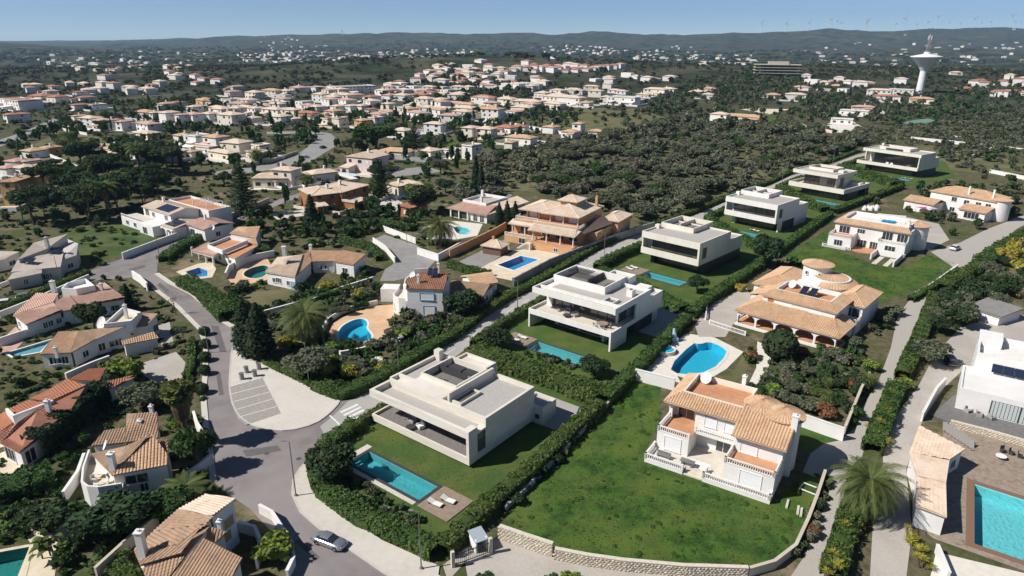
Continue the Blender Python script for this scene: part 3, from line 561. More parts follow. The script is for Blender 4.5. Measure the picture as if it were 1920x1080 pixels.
for k in range(9): part(t,'pergola_slat',frame_d,[(1.2+.55*k,1.4+.55*k,12.5,16.2,9.1,9.25)])
plants(t,'planter',lf_hedge,11.4,12.8,8.7,13.0,7.9,240,.24,.9,3)
ring(t,'stair_box',c,8.2,13.6,17.0,20.4,6.2,9.0,.3); gravelpad(t,8.5,13.3,17.3,20.1,8.3)
part(t,'chimney',c,[(17.0,18.3,10.2,11.6,7.8,9.3)]); part(t,'chimney_flue',dark,[(17.3,18.0,10.5,11.3,9.3,9.32)]); ring(t,'skylight_rim',c,15.2,17.6,3.9,6.6,7.84,8.4,.2); part(t,'skylight',glassv,[(15.4,17.4,4.1,6.4,7.84,8.0)])
part(t,'side_wall',c,[(16.0,16.4,3.2,4.6,0,3.0)]); part(t,'rear_fin',c,[(18.6,18.95,18.0,21,0,3.0)])
sheet('drive',frect(f,15.0,24.5,21.2,28.5),.05,paver); sheet('drive',frect(f,18.8,24.5,12,21.2),.051,paver); occ_rect(f,0,20,0,21)
# --- villas 3 and 4: two-storey boxes
def boxvilla(i,c,label,low,planter,corner,depth=(16.3,23.4)):
    f=VF[i]; L=f.L; t=vthing(i,label); d1,d2=depth
    part(t,'ground_floor',low,[(1.6,L-.05,4.2,d2-.4,0,3.0)]); part(t,'pier',c if corner else low,[(1.6,2.6,2.6,4.2,0,3.0)])
    glaze(t,'v',4.2,2.6,L-2.2,.1,2.9,7)
    if corner: part(t,'pillar',c,[(L-.4,L,2.2,4.6,0,3.0)]); part(t,'side_wall',c,[(L-.4,L-.02,13,d2,0,3.0)]); part(t,'garage_shade_panel',dark,[(L-.05,L-.02,6.5,11.5,0.1,2.6)])  # flat dark plate on the side, painted shade in place of a hollow
    part(t,'floor_slab',c,[(0,L,0,d2,3.0,3.5)]); part(t,'parapet',c,[(0,L,0,.3,3.5,4.65)]); part(t,'terrace_floor',terrgrey,[(.3,L-.3,.3,2.4,3.5,3.56)])
    part(t,'side_pier',c,[(0,.35,.3,2.4,3.5,7.3)]); part(t,'side_pier',c,[(L-.5,L,.3,1.6,3.5,7.3),(L-.5,L,0,.3,4.65,7.3)])
    glaze(t,'v',2.4,2.0,L-.6,3.56,7.3,4); part(t,'wall',c,[(.35,2.0,2.4,2.9,3.5,7.3)])
    part(t,'upper_floor',c,[(0,L,3.9,d1,3.5,7.3),(0,L-.5,2.9,3.9,3.5,7.3)]); glaze(t,'u',L-.3,1.6,3.9,4.4,7.3,1,out=1); part(t,'sill',c,[(L-.5,L,1.6,3.9,3.5,4.4)])
    part(t,'fascia',c,[(0,L,0,d1,7.3,8.5)]); part(t,'rear_wing',c,[(0,L-.02,d1,d2,3.5,6.2)])
    ring(t,'roof_parapet',c,0,L,0,d1,8.5,8.95,.3); gravelpad(t,.3,L-.3,.3,d1-.3,8.5); ring(t,'roof_parapet',c,0,L-.02,d1,d2,6.2,6.6,.25); gravelpad(t,.3,L-.3,d1+.3,d2-.3,6.2)
    u0,u1=.6,10.4; ring(t,'patio_wall',c,u0,u1,8.3,d1+2.6,8.54,9.9,.3); part(t,'patio_floor',terrgrey,[(u0+.3,u1-.3,8.6,d1+2.3,8.54,8.62)]); part(t,'patio_base',c,[(u0,u1,d1,d1+2.6,6.6,8.54)])
    part(t,'partition',c,[(4.6,4.9,11,d1+2.3,8.62,9.7)]); plants(t,'planter',lf_hedge,8.4,10.0,8.8,11.4,8.62,160,.25,.8,5+i); part(t,'chimney',c,[(-.0,1.2,6.2,7.4,8.54,9.6)])
    if planter: plants(t,'planter',lf_hedge,.4,L-.6,.35,1.0,4.2,420,.2,.75,9)
    occ_rect(f,0,L,0,d2)
boxvilla(2,warmrender,'cream two-storey box villa with a planted balcony edge and charcoal ground floor',dark,True,False)
boxvilla(3,whiterender,'white two-storey box villa standing on an open corner pillar',dark,False,True,(15.0,21.8))
# --- villa 5: overhanging flat roof
f=VF[4]; L=f.L; c=warmrender; t=vthing(4,'cream villa with a thin overhanging flat roof above a wide terrace slab')
part(t,'ground_floor',dark,[(4.2,L-.1,3.0,12,0,3.0),(4.2,12,12,20,0,3.0),(L-4,L-.1,18,20.8,0,3.0)]); glaze(t,'v',3.0,4.4,L-2.6,.1,2.9,7)
part(t,'floor_slab',c,[(0,L,0,21,3.0,3.6)]); ring(t,'parapet',c,0,L,0,21,3.6,4.7,.4); part(t,'terrace_floor',terrcream,[(.4,L-.4,.4,20.6,3.6,3.65)])
part(t,'upper_floor',M('grey_panel',(.36,.33,.29),(.31,.285,.25),1,.8),[(3.0,15.6,6.0,15.6,3.65,8.0)]); glaze(t,'v',6.0,3.2,9.2,3.65,7.9,3); glaze(t,'v',6.0,12.2,15.4,3.65,7.9,2); part(t,'fin_wall',c,[(15.9,16.3,5.0,7.6,3.65,8.0)]); part(t,'fin_wall',c,[(15.9,16.3,11,17,3.65,8.0)])
part(t,'roof_slab',c,[(.2,18.0,1.6,17,8.0,8.9)]); ring(t,'roof_parapet',c,.2,18.0,1.6,17,8.9,9.3,.35); gravelpad(t,.6,17.6,2.0,16.6,8.9); ring(t,'patio_wall',c,3.2,13.0,8.0,16.4,8.94,10.0,.3); part(t,'patio_floor',terrgrey,[(3.5,12.7,8.3,16.1,8.94,9.0)]); part(t,'chimney',c,[(14.4,16.4,9,12,8.94,9.8)])
plants(t,'planter',lf_hedge,16.6,L-.6,.6,3.4,3.7,300,.3,.9,15); part(t,'stair_box',c,[(17.4,20.8,15,17.8,3.65,5.0)]); sheet('drive',frect(f,L,L+4,8,22),.05,paver); occ_rect(f,0,L,0,21)
# --- villa 6: the farthest
f=VF[5]; L=f.L; t=vthing(5,'farthest cream villa, wide open balcony with white armchairs, near the walled scrub')
part(t,'ground_floor',dark,[(3.2,L-.2,3.6,18,0,3.0)]); part(t,'pier',dark,[(3.2,5.4,2.4,3.6,0,3.0)]); glaze(t,'v',3.6,5.6,L-3.4,.1,2.9,7)
part(t,'floor_slab',c,[(0,L,0,19,3.0,3.5)]); part(t,'parapet',c,[(0,L,0,.35,3.5,4.35)]); part(t,'parapet',c,[(0,.35,.35,8,3.5,4.35)]); part(t,'terrace_floor',terrgrey,[(.35,L-.4,.35,7,3.5,3.56)])
part(t,'upper_floor',c,[(2.2,L-.02,7.2,15,3.5,8.6)]); glaze(t,'v',7.2,4.2,L-.8,3.56,8.4,5); part(t,'wall',c,[(L-.4,L,.35,9.7,3.5,8.7)]); part(t,'rear_wing',c,[(4,L,15,19,3.5,6.9)]); ring(t,'roof_parapet',c,4,L,15,19,6.9,7.5,.3)
part(t,'roof_slab',c,[(1.4,L,1.2,15,8.7,9.5)]); ring(t,'roof_parapet',c,1.4,L,1.2,15,9.5,9.95,.35); gravelpad(t,1.8,L-.4,1.6,14.6,9.5); ring(t,'patio_wall',c,6,19.5,7,14.4,9.54,10.9,.35); part(t,'patio_floor',terrgrey,[(6.4,19.1,7.4,14,9.54,9.6)]); part(t,'vent_grille',frame_d,[(9,16.4,6.6,6.98,9.7,10.4)]); part(t,'chimney',c,[(4.0,5.0,12.2,13.2,9.54,11.4)]); part(t,'fin_wall',c,[(0.2,.6,6.4,10,3.5,8.0)])
occ_rect(f,0,L,0,19)
# --- decks, loungers, outdoor furniture
def deck(f,u0,u1,v0,v1,label):
    o=f.w((u0+u1)/2,(v0+v1)/2); t=thing('pool_deck',label,'deck',o,f.ang); a,b=(u1-u0)/2,(v1-v0)/2
    part(t,'frame',dark,[(-a,a,-b,b,.0,.08)]); n=int(2*b/.24); w=2*b/n
    for i in range(n): part(t,'plank',decktim,[(-a,a,-b+w*i+.015,-b+w*(i+1)-.015,.08,.115+.004*(i%3))])
    occ_rect(f,u0,u1,v0,v1,.3)
deck(f=VF[0],u0=19.9,u1=25.1,v0=-10.3,v1=-5.1,label='timber pool deck with two loungers on the concrete villa lawn')
deck(VF[1],-.3,5.6,-8.8,-4.2,'timber pool deck with two loungers below the white balcony villa')
deck(VF[2],-.4,5.5,-8.8,-3.6,'timber pool deck beside the pool of the planted-balcony villa')
def lounger(f,u,v,ang,label,z=.12):
    o=f.w(u,v,z); t=thing('sun_lounger',label,'sun lounger',o,f.ang+ang,'sun loungers on the pool decks')
    part(t,'frame',frame_d,[(-.95,.95,-.32,.32,.12,.2)])
    for x in (-.85,.85):
        for y in (-.27,.27): part(t,'leg',frame_d,[(x-.04,x+.04,y-.04,y+.04,0,.12)])
    mb=MB(); mb.box(-.25,1.0,-.36,.36,.2,.33); n=len(mb.v)
    mb.v+=[(-1.0,-.36,.52),(-.25,-.36,.2),(-.25,.36,.2),(-1.0,.36,.52),(-1.0,-.36,.65),(-.27,-.36,.33),(-.27,.36,.33),(-1.0,.36,.65)]
    mb.f+=[(n,n+3,n+2,n+1),(n+4,n+5,n+6,n+7),(n,n+1,n+5,n+4),(n+1,n+2,n+6,n+5),(n+2,n+3,n+7,n+6),(n+3,n,n+4,n+7)]
    mb.build('mattress',fabric,t)
for i,(u,v) in enumerate(((21.7,-8.7),(22.6,-7.2))): lounger(VF[0],u,v,R(8),('white sun lounger on the near timber deck, closer to the pool','white sun lounger on the near timber deck, farther from the camera')[i])
for i,(u,v) in enumerate(((2.4,-7.6),(2.9,-5.7))): lounger(VF[1],u,v,R(6),('white lounger on the deck below the white balcony villa, nearer one','white lounger on the deck below the white balcony villa, farther one')[i])
for i,(u,v) in enumerate(((1.4,-6.9),(1.6,-5.0))): lounger(VF[2],u,v,R(6),('white lounger on the deck of the planted-balcony villa, nearer one','white lounger on the deck of the planted-balcony villa, farther one')[i])
for i,(u,v) in enumerate(((13.0,-2.2),(11.4,-1.6))): lounger(VF[3],u,v,R(70),('pale lounger on the grass below the white box villa','second pale lounger by the white box villa pool')[i],.02)
for i,(u,v) in enumerate(((24.6,-4.8),(27.2,-4.6))): lounger(VF[5],u,v,R(60),('left white lounger at the far end of the farthest villa pool','right white lounger at the far end of the farthest villa pool')[i],.02)
def sofa(f,u,v,ang,z,label,mat=fabric_g):
    t=thing('lounge_armchair',label,'armchair',f.w(u,v,z),f.ang+ang,'terrace seating')
    part(t,'seat',mat,[(-.5,.5,-.45,.45,.12,.42)]); part(t,'backrest',mat,[(-.5,.5,.3,.5,.42,1.0)]); part(t,'armrest',mat,[(-.62,-.5,-.45,.5,.1,.62)]); part(t,'armrest',mat,[(.5,.62,-.45,.5,.1,.62)])
def round_table(f,u,v,z,r,h,label,mat):
    t=thing('round_table',label,'table',f.w(u,v,z)); MB().cyl(0,0,r,r,h-.06,h,20).build('tabletop',mat,t); MB().cyl(0,0,.3*r,.22*r,0,h-.06,12).build('base',mat,t)
sofa(VF[0],6.2,2.6,0,1.19,'left grey armchair on the slate terrace of the concrete villa'); sofa(VF[0],8.4,2.2,R(-20),1.19,'pale armchair right of the round table on the slate terrace',fabric); round_table(VF[0],7.4,1.1,1.19,.75,.4,'low dark round table on the slate terrace',frame_d); sofa(VF[0],5.0,2.9,R(20),1.19,'grey armchair nearest the left end of the slate terrace')
sofa(VF[1],7.0,4.2,R(10),3.5,'left grey armchair on the white villa balcony'); sofa(VF[1],9.2,3.6,R(-25),3.5,'right grey armchair on the white villa balcony'); round_table(VF[1],8.0,2.4,3.5,.85,.42,'low dark round table between the balcony armchairs',frame_d); round_table(VF[1],5.0,3.6,3.5,.35,.5,'small pale side table at the left of the balcony',fabric_g)
round_table(VF[1],16.3,2.6,3.5,1.15,.75,'round timber dining table on the white villa balcony',decktim)
_xs=sorted(range(7),key=lambda k:to_px(VF[1].w(16.3+1.6*math.cos(2*PI*k/7),2.6+1.6*math.sin(2*PI*k/7),3.5))[0]); CHL={k:nth(i)+' from the left' for i,k in enumerate(_xs)}
for k in range(7):
    a=2*PI*k/7; u,v=16.3+1.6*math.cos(a),2.6+1.6*math.sin(a); t=thing('dining_chair','slatted grey dining chair at the balcony table, '+CHL[k],'chair',VF[1].w(u,v,3.5),VF[1].ang+a-PI/2,'chairs around the balcony dining table')
    part(t,'seat',fabric_g,[(-.24,.24,-.24,.24,.4,.46)]); part(t,'backrest',fabric_g,[(-.24,.24,.2,.26,.46,.85)])
    for x in (-.2,.2):
        for y in (-.2,.2): part(t,'leg',frame_d,[(x-.02,x+.02,y-.02,y+.02,0,.4)])
for i,(u,v) in enumerate(((12.2,3.4),(14.4,3.0))): sofa(VF[5],u,v,R(15),3.56,('left white armchair on the farthest villa balcony','right white armchair on the farthest villa balcony')[i],fabric)
round_table(VF[5],21.8,3.2,3.56,.9,.75,'round table at the right end of the farthest villa balcony',fabric_g)
# ======================= TRADITIONAL HOUSES =======================
def block(mb,pts,z0):
    """walls under a (possibly sloping) polygon"""
    pts=[Vector(p) for p in pts]; a=sum(pts[i].x*pts[(i+1)%len(pts)].y-pts[(i+1)%len(pts)].x*pts[i].y for i in range(len(pts)))
    if a<0: pts=pts[::-1]
    n=len(mb.v); k=len(pts); mb.v+=[(p.x,p.y,z0) for p in pts]+[tuple(p) for p in pts]; mb.f.append(tuple(range(n+k,n+2*k)))
    for i in range(k): j=(i+1)%k; mb.f.append((n+i,n+j,n+k+j,n+k+i))
def shrink(pts,d):
    pts=[Vector(p) for p in pts]; c=sum(pts,Vector())/len(pts); out=[]
    for p in pts:
        r=p-c; l=math.hypot(r.x,r.y); out.append(p-r*min(.3,d/max(l,.1)))
    return out
FLATM={'sand_roof','white_render','whitewash','terracotta_floor','sand_render'}
class House:
    def __init__(s,a,b,label,cat='house',land=None,name='house',group='traditional houses',auto=False):
        s.f=Fr(a,b); s.L=s.f.L; s.t=thing(name,label,cat,s.f.o,s.f.ang,group,land,auto); s.fine=s.f.o.y<165; s.walls=[]
    def wall(s,m,*bx,name='wall'): return part(s.t,name,m,bx)
    def lo(s,p): return s.f.loc(p)
    def slope(s,pts,tm,parent=None,name='roof'):
        mb=MB(); pts=[Vector(p) for p in pts]
        if tm.name.split('.')[0] not in FLATM: tiles(mb,pts,.40 if s.fine else .55,.12 if s.fine else .12,.45 if s.fine else 0)
        d=Vector((0,0,.14)); low=[p-d for p in pts]; k=len(pts); n=len(mb.v); mb.v+=[tuple(p-Vector((0,0,.01))) for p in pts]+[tuple(p) for p in low]; mb.f.append(tuple(range(n,n+k))); mb.f.append(tuple(range(n+2*k-1,n+k-1,-1)))
        for i in range(k): j=(i+1)%k; mb.f.append((n+i,n+k+i,n+k+j,n+j))
        return mb.build(name,tm,parent or s.t)
    def shed(s,pts,tm,wm,z0=0,inset=.35):
        """a single roof slope given by world points, with the walls below it"""
        q=[s.lo(p) for p in pts]; s.slope(q,tm); mb=MB(); block(mb,[p-Vector((0,0,.17)) for p in shrink(q,inset)],z0); mb.build('wall',wm,s.t); occupy([(p[0],p[1]) for p in pts],.5)
        w=shrink(q,inset); ar=sum(w[i].x*w[(i+1)%len(w)].y-w[(i+1)%len(w)].x*w[i].y for i in range(len(w)))
        if ar<0: w=w[::-1]
        s.walls.append(w)
        for i in range(len(w)):
            a,b=w[i],w[(i+1)%len(w)]; d=Vector((b.x-a.x,b.y-a.y)); n=Vector((d.y,-d.x)).normalized(); zt=min(a.z,b.z)-.17
            if n.y<-.25 and d.length>3.4 and zt-z0>2.3:
                k=max(1,int(d.length/3.6))
                for j in range(k):
                    if rnd.random()<.75: s.edge_win(a,d,(j+.5)/k,z0+.85 if zt-z0<4 else zt-1.9,rnd.choice((.9,1.2,1.6)),1.15)
    def edge_win(s,a,d,t,z,w,h,fm=frame_w,gm=glass,n=2,sill=True):
        keep,s.walls=s.walls,[]; o=s.win('v',0,0,z,w,h,-1,fm,gm,n,sill); s.walls=keep; o.location=(a.x+d.x*t,a.y+d.y*t,0); o.rotation_euler=(0,0,math.atan2(d.y,d.x)); return o
    def hip(s,u0,u1,v0,v1,ze,zr,tm,o=.45):
        u0-=o;u1+=o;v0-=o;v1+=o; w=min(u1-u0,v1-v0)/2; cu,cv=(u0+u1)/2,(v0+v1)/2
        if u1-u0>=v1-v0: ra,rb=Vector((u0+w,cv,zr)),Vector((u1-w,cv,zr))
        else: ra,rb=Vector((cu,v0+w,zr)),Vector((cu,v1-w,zr))
        A,B,C,D=Vector((u0,v0,ze)),Vector((u1,v0,ze)),Vector((u1,v1,ze)),Vector((u0,v1,ze))
        S=[[A,B,rb,ra],[B,C,rb],[C,D,ra,rb],[D,A,ra]] if u1-u0>=v1-v0 else [[A,B,ra],[B,C,rb,ra],[C,D,rb],[D,A,ra,rb]]
        first=None
        for q in S:
            if (ra-rb).length<.05 and len(q)==4: q=q[:3]
            s.slope(q,tm)
        mb=MB()
        for p,r in ((A,ra),(B,rb if u1-u0>=v1-v0 else ra),(C,rb),(D,ra if u1-u0>=v1-v0 else rb),(ra,rb)):
            if (p-r).length>.1: mb.tube([p+Vector((0,0,.06)),r+Vector((0,0,.08))],.13,6)
        if mb.v: mb.build('ridge_tiles',tm,s.t)
    def gable(s,u0,u1,v0,v1,ze,zr,tm,axis='u',o=.4,wm=None):
        if axis=='u':
            c=(v0+v1)/2; A=[(u0-o,v0-o,ze),(u1+o,v0-o,ze),(u1+o,c,zr),(u0-o,c,zr)]; B=[(u1+o,v1+o,ze),(u0-o,v1+o,ze),(u0-o,c,zr),(u1+o,c,zr)]
            tri=[[(u,v0,ze-.2),(u,v1,ze-.2),(u,c,zr-.2)] for u in (u0+.01,u1-.01)]
        else:
            c=(u0+u1)/2; A=[(u0-o,v1+o,ze),(u0-o,v0-o,ze),(c,v0-o,zr),(c,v1+o,zr)]; B=[(u1+o,v0-o,ze),(u1+o,v1+o,ze),(c,v1+o,zr),(c,v0-o,zr)]
            tri=[[(u0,v,ze-.2),(u1,v,ze-.2),(c,v,zr-.2)] for v in (v0+.01,v1-.01)]
        s.slope(A,tm); s.slope(B,tm)
        if wm:
            for q in tri: mb=MB(); mb.quad(*q); mb.build('gable_wall',wm,s.t)
    def win(s,axis,c,a,z,w,h,out,fm=frame_w,gm=glass,n=2,sill=True):
        if s.walls:
            pt=Vector((a,c)) if axis=='v' else Vector((c,a)); best=None
            for wl in s.walls:
                for i in range(len(wl)):
                    A_,B_=wl[i],wl[(i+1)%len(wl)]; d=Vector((B_.x-A_.x,B_.y-A_.y)); nn=Vector((d.y,-d.x)).normalized()
                    if d.length<w+.5 or (axis=='v' and nn.y>-.15) or (axis=='u' and nn.x*out<.25): continue
                    tt=max((w/2+.2)/d.length,min(1-(w/2+.2)/d.length,(pt-Vector((A_.x,A_.y))).dot(d)/d.length_squared)); dd=(pt-Vector((A_.x,A_.y))-d*tt).length
                    if best is None or dd<best[0]: best=(dd,A_,d,tt)
            if best: return s.edge_win(best[1],best[2],best[3],z,w,h,fm,gm,n,sill)
        mb=MB(); g=MB(); fw=.07
        def bx(m,s0,s1,y0,y1,o0,o1):
            lo,hi=sorted((c+out*o0,c+out*o1)); (m.box(s0,s1,lo,hi,y0,y1) if axis=='v' else m.box(lo,hi,s0,s1,y0,y1))
        p,q=a-w/2,a+w/2
        bx(mb,p-fw,p,z,z+h,-.05,.09); bx(mb,q,q+fw,z,z+h,-.05,.09); bx(mb,p-fw,q+fw,z+h,z+h+fw,-.05,.09)
        if sill: bx(mb,p-.14,q+.14,z-.1,z,-.05,.16)
        for k in range(1,n): x=p+w*k/n; bx(mb,x-.035,x+.035,z,z+h,.0,.06)
        bx(g,p,q,z,z+h,-.02,.02); o=mb.build('window',fm,s.t); g.build('pane',gm,o); return o
    def shut(s,axis,c,a,z,w,h,out,m=shutter): return s.win(axis,c,a,z,w,h,out,gm=m,n=1)
    def chim(s,u,v,z0,z1,w=.55,m=white):
        o=s.wall(m,(u-w/2,u+w/2,v-w/2,v+w/2,z0,z1),name='chimney'); mb=MB(); mb.box(u-w/2-.08,u+w/2+.08,v-w/2-.08,v+w/2+.08,z1,z1+.1); mb.box(u-.12,u+.12,v-.12,v+.12,z1+.1,z1+.35); mb.build('chimney_cap',m,o)
    def balus(s,pts,z,h=.85,m=white,t=.16,step=.3):
        mb=MB(); mb.wall(pts,t+.06,z,z+.1); mb.wall(pts,t+.06,z+h-.12,z+h)
        for a,b in zip(pts,pts[1:]):
            a=Vector(a);b=Vector(b); n=max(1,int((b-a).length/step))
            for k in range(n+1):
                p=a+(b-a)*k/n
                if k in (0,n): mb.box(p.x-.14,p.x+.14,p.y-.14,p.y+.14,z,z+h+.06)
                else: mb.lathe(p.x,p.y,[(.045,z+.1),(.085,z+.1+(h-.2)*.3),(.04,z+.1+(h-.2)*.65),(.055,z+h-.12)],5)
        return mb.build('balustrade',m,s.t)
    def cone(s,u,v,r,z0,z1,tm,n=36,a0=0,a1=2*PI,r1=.05):
        mb=MB(); sub=2; N=n*sub; full=abs(a1-a0-2*PI)<1e-3; rows=[(r,z0),(r1,z1)]
        for k,(rr,zz) in enumerate(rows):
            for i in range(N+1):
                a=a0+(a1-a0)*i/N; d=.10*(1-k*.7) if i%2 else 0; mb.v.append((u+rr*math.cos(a),v+rr*math.sin(a),zz+d))
        for i in range(N): mb.f.append((i,i+1,N+2+i,N+1+i))
        m=len(mb.v); mb.v+=[(u+r*math.cos(a0+(a1-a0)*i/N),v+r*math.sin(a0+(a1-a0)*i/N),z0-.12) for i in range(N+1)]
        for i in range(N): mb.f.append((m+i,m+i+1,i+1,i))
        if full: mb.f.append(tuple(range(m+N-1,m-1,-1)))
        return mb.build('tower_roof' if full else 'curved_roof',tm,s.t)
    def cyl(s,u,v,r,z0,z1,m=white,name='tower',n=32): return MB().cyl(u,v,r,r,z0,z1,n).build(name,m,s.t,smooth=False)
    def arcade(s,axis,c,a0,a1,n,z0,z1,m=white,pw=.4,th=.35,rise=None):
        """a row of arched openings"""
        w=(a1-a0)/n; mb=MB(); r=(w-pw)/2; rise=rise or min(r,.9); zs=z1-.35-rise
        def P2(a,z): return (a,z)
        for i in range(n+1):
            x=a0+w*i; lo,hi=max(a0,x-pw/2),min(a1,x+pw/2)
            (mb.box(lo,hi,c,c+th,z0,zs) if axis=='v' else mb.box(c,c+th,lo,hi,z0,zs))
        for i in range(n):
            x0=a0+w*i; x1=x0+w; K=10; l=x0+(pw/2 if i>0 else min(pw/2,pw/2)); 
            arc=[(x0+w/2-r*math.cos(PI*k/K),zs+rise*math.sin(PI*k/K)) for k in range(K+1)]; top=[(x0+w*k/K,z1) for k in range(K+1)]
            arc2=[(x0,zs)]+arc+[(x1,zs)]; top2=[(x0,z1)]+top+[(x1,z1)]
            for k in range(len(arc2)-1):
                q=[arc2[k],arc2[k+1],top2[k+1],top2[k]]; n0=len(mb.v)
                for d in (c,c+th): mb.v+=[((a,d,zz) if axis=='v' else (d,a,zz)) for a,zz in q]
                mb.f+=[(n0,n0+1,n0+2,n0+3),(n0+7,n0+6,n0+5,n0+4),(n0,n0+4,n0+5,n0+1)]
        return mb.build('arcade',m,s.t)
    def dish(s,u,v,z,r=.6,az=0,m=None):
        o=MB().tube([(u,v,z),(u,v,z+.6)],.05,6).build('satellite_mast',metal_grey,s.t); mb=MB(); c=Vector((u,v,z+.9)); n=Vector((math.sin(az),-math.cos(az),.55)).normalized(); a=n.orthogonal().normalized(); b=n.cross(a)
        for k,(rr,dd) in enumerate(((0.01,-.25),(.5,-.18),(.85,-.05),(1,.05))):
            mb.v+=[tuple(c+(a*math.cos(2*PI*i/16)+b*math.sin(2*PI*i/16))*rr*r+n*dd*r) for i in range(16)]
        for k in range(3):
            for i in range(16): j=(i+1)%16; mb.f.append((16*k+i,16*k+j,16*k+16+j,16*k+16+i))
        mb.build('dish',white,o)
    def panels(s,u0,u1,v0,v1,z0,z1,nu,nv,m=solar):
        du,dv=(u1-u0)/nu,(v1-v0)/nv
        for i in range(nu):
            for j in range(nv):
                mb=MB(); a,b=u0+du*i+.03,u0+du*(i+1)-.03; c,d=v0+dv*j+.03,v0+dv*(j+1)-.03; zz=lambda v:z0+(z1-z0)*(v-v0)/(v1-v0)
                n=len(mb.v); mb.v+=[(a,c,zz(c)),(b,c,zz(c)),(b,d,zz(d)),(a,d,zz(d)),(a,c,zz(c)-.05),(b,c,zz(c)-.05),(b,d,zz(d)-.05),(a,d,zz(d)-.05)]; mb.f+=[(0,1,2,3),(4,7,6,5),(0,4,5,1),(1,5,6,2),(2,6,7,3),(3,7,4,0)]
                mb.build('solar_panel',m,s.t)
    def occ(s,u0,u1,v0,v1): occ_rect(s.f,u0,u1,v0,v1,.6)
    def pt(s,x,y,z=0): return s.f.w(x,y,z)
# ---- house A: white house with round stair tower, bottom right of centre
zA=Zm(1180,660,3.6); H=House(zA(100,740),zA(945,1030),'white villa with terracotta balconies and round stair tower beside the big meadow','villa',land='the white villa with terracotta balconies')
t=H.t
H.wall(white,(0,5.6,0,3.6,0,.6),(8.4,17.4,0,1.0,0,.6),(5.0,10.8,3.6,7.6,0,.6),(8.4,10.8,1.0,3.6,0,.6),(5.6,8.4,1.7,3.6,0,.6),name='terrace_wall'); part(t,'terrace_floor',terrcream,[(.1,5.5,.1,3.5,.6,.63),(5.0,10.7,3.6,7.5,.6,.632),(8.5,10.7,.1,3.6,.6,.631),(10.7,17.3,.1,.95,.6,.63)])
for k in range(3): H.wall(terrcream,(5.7,8.3,.1+.5*k,1.7,0,.2*(k+1)),name='step')
H.wall(white,(.3,5.0,3.6,8.0,0,3.4)); H.wall(white,(10.8,17.4,1.0,7.6,0,3.4)); H.wall(white,(5.0,10.8,7.6,17,.0,6.45),(.3,5.0,9.2,17,3.4,6.45),(.3,5,8,9.2,0,3.4)); H.wall(white,(10.8,17.4,4.6,14,3.4,6.2),(10.8,17.4,7.6,14,0,3.4))
part(t,'balcony_floor',terracotta,[(.3,5,3.6,9.2,3.4,3.45)]); part(t,'balcony_floor',terracotta,[(10.8,17.4,1.0,4.6,3.4,3.45)]); part(t,'balcony_floor',white,[(5.0,10.8,6.2,7.6,3.15,3.45)])
H.wall(white,(.3,.7,8.0,9.2,3.45,6.45),(4.6,5.0,7.6,9.2,3.45,6.45)); H.arcade('v',7.7,.7,4.6,1,3.45,6.45)
for p in ([(.4,9),(.4,3.7),(4.9,3.7)],): H.balus(p,3.45)
H.balus([(5.0,6.3),(10.8,6.3)],3.45); H.balus([(10.9,4.5),(10.9,1.1),(17.3,1.1),(17.3,4.5)],3.45); H.balus([(.1,3.5),(.1,.1),(5.5,.1)],.63); H.balus([(8.5,1.6),(8.5,.1),(17.3,.1),(17.3,.95)],.63)
H.shut('v',3.6,2.7,.9,2.4,2.1,-1); H.shut('v',1.0,14.4,.8,2.8,2.3,-1); H.shut('v',7.6,6.7,4.1,1.7,1.5,-1); H.shut('v',7.6,9.4,4.1,1.3,1.5,-1); H.win('v',7.6,8.9,.65,2.0,2.2,-1,sill=False); H.win('v',9.2,2.6,3.5,2.4,2.2,-1,sill=False); H.shut('v',4.6,13,3.6,2.2,2.0,-1)
for zz in (1.6,4.6): H.win('u',17.42,11.6,zz,.6,.7,1,n=1)
H.slope([(-.3,6.9,6.45),(10.8,6.9,6.45),(10.8,9.5,7.45),(1.6,9.5,7.45)],tile_sand); H.slope([(-.3,17.6,6.45),(-.3,6.9,6.45),(1.6,9.5,7.45),(1.6,16.4,7.45)],tile_sand); H.slope([(10.8,17.6,6.45),(-.3,17.6,6.45),(1.6,16.4,7.2),(10.8,16.4,7.2)],tile_sand)
H.slope([(10.6,3.7,6.15),(17.9,3.7,6.15),(17.9,9.4,8.2),(10.6,9.4,8.2)],tile_sand); H.slope([(17.9,14.6,6.2),(10.8,14.6,6.2),(10.8,9.4,8.2),(17.9,9.4,8.2)],tile_sand); mb=MB(); mb.quad((10.85,4.6,6.1),(10.85,14,6.1),(10.85,9.4,8.05)); mb.build('gable_wall',white,t); mb=MB(); mb.quad((17.35,4.6,6.1),(17.35,9.4,8.05),(17.35,14,6.1)); mb.build('gable_wall',white,t)
H.wall(terracotta,(1.6,10.8,9.5,16.4,6.45,6.75),name='roof_terrace'); H.wall(cream,(1.6,10.8,9.5,9.8,6.75,7.6),(1.6,1.9,9.8,16.1,6.75,7.6),(1.6,10.8,16.1,16.4,6.75,7.6),(10.5,10.8,9.8,16.1,6.75,7.6),name='roof_parapet')
H.cyl(15.9,10.3,2.4,0,8.0); H.cone(15.9,10.3,2.85,8.0,9.0,tile_sand); H.cyl(12.9,11.2,2.3,6,8.0); H.cone(12.9,11.2,2.75,8.02,8.95,tile_sand); H.chim(17.75,7.9,0,9.4,.8); H.chim(8.6,16.9,6,8.8,.6); H.dish(3.2,15.4,6.75,.95,R(-20)); H.occ(-.5,18.5,-.2,17.8)
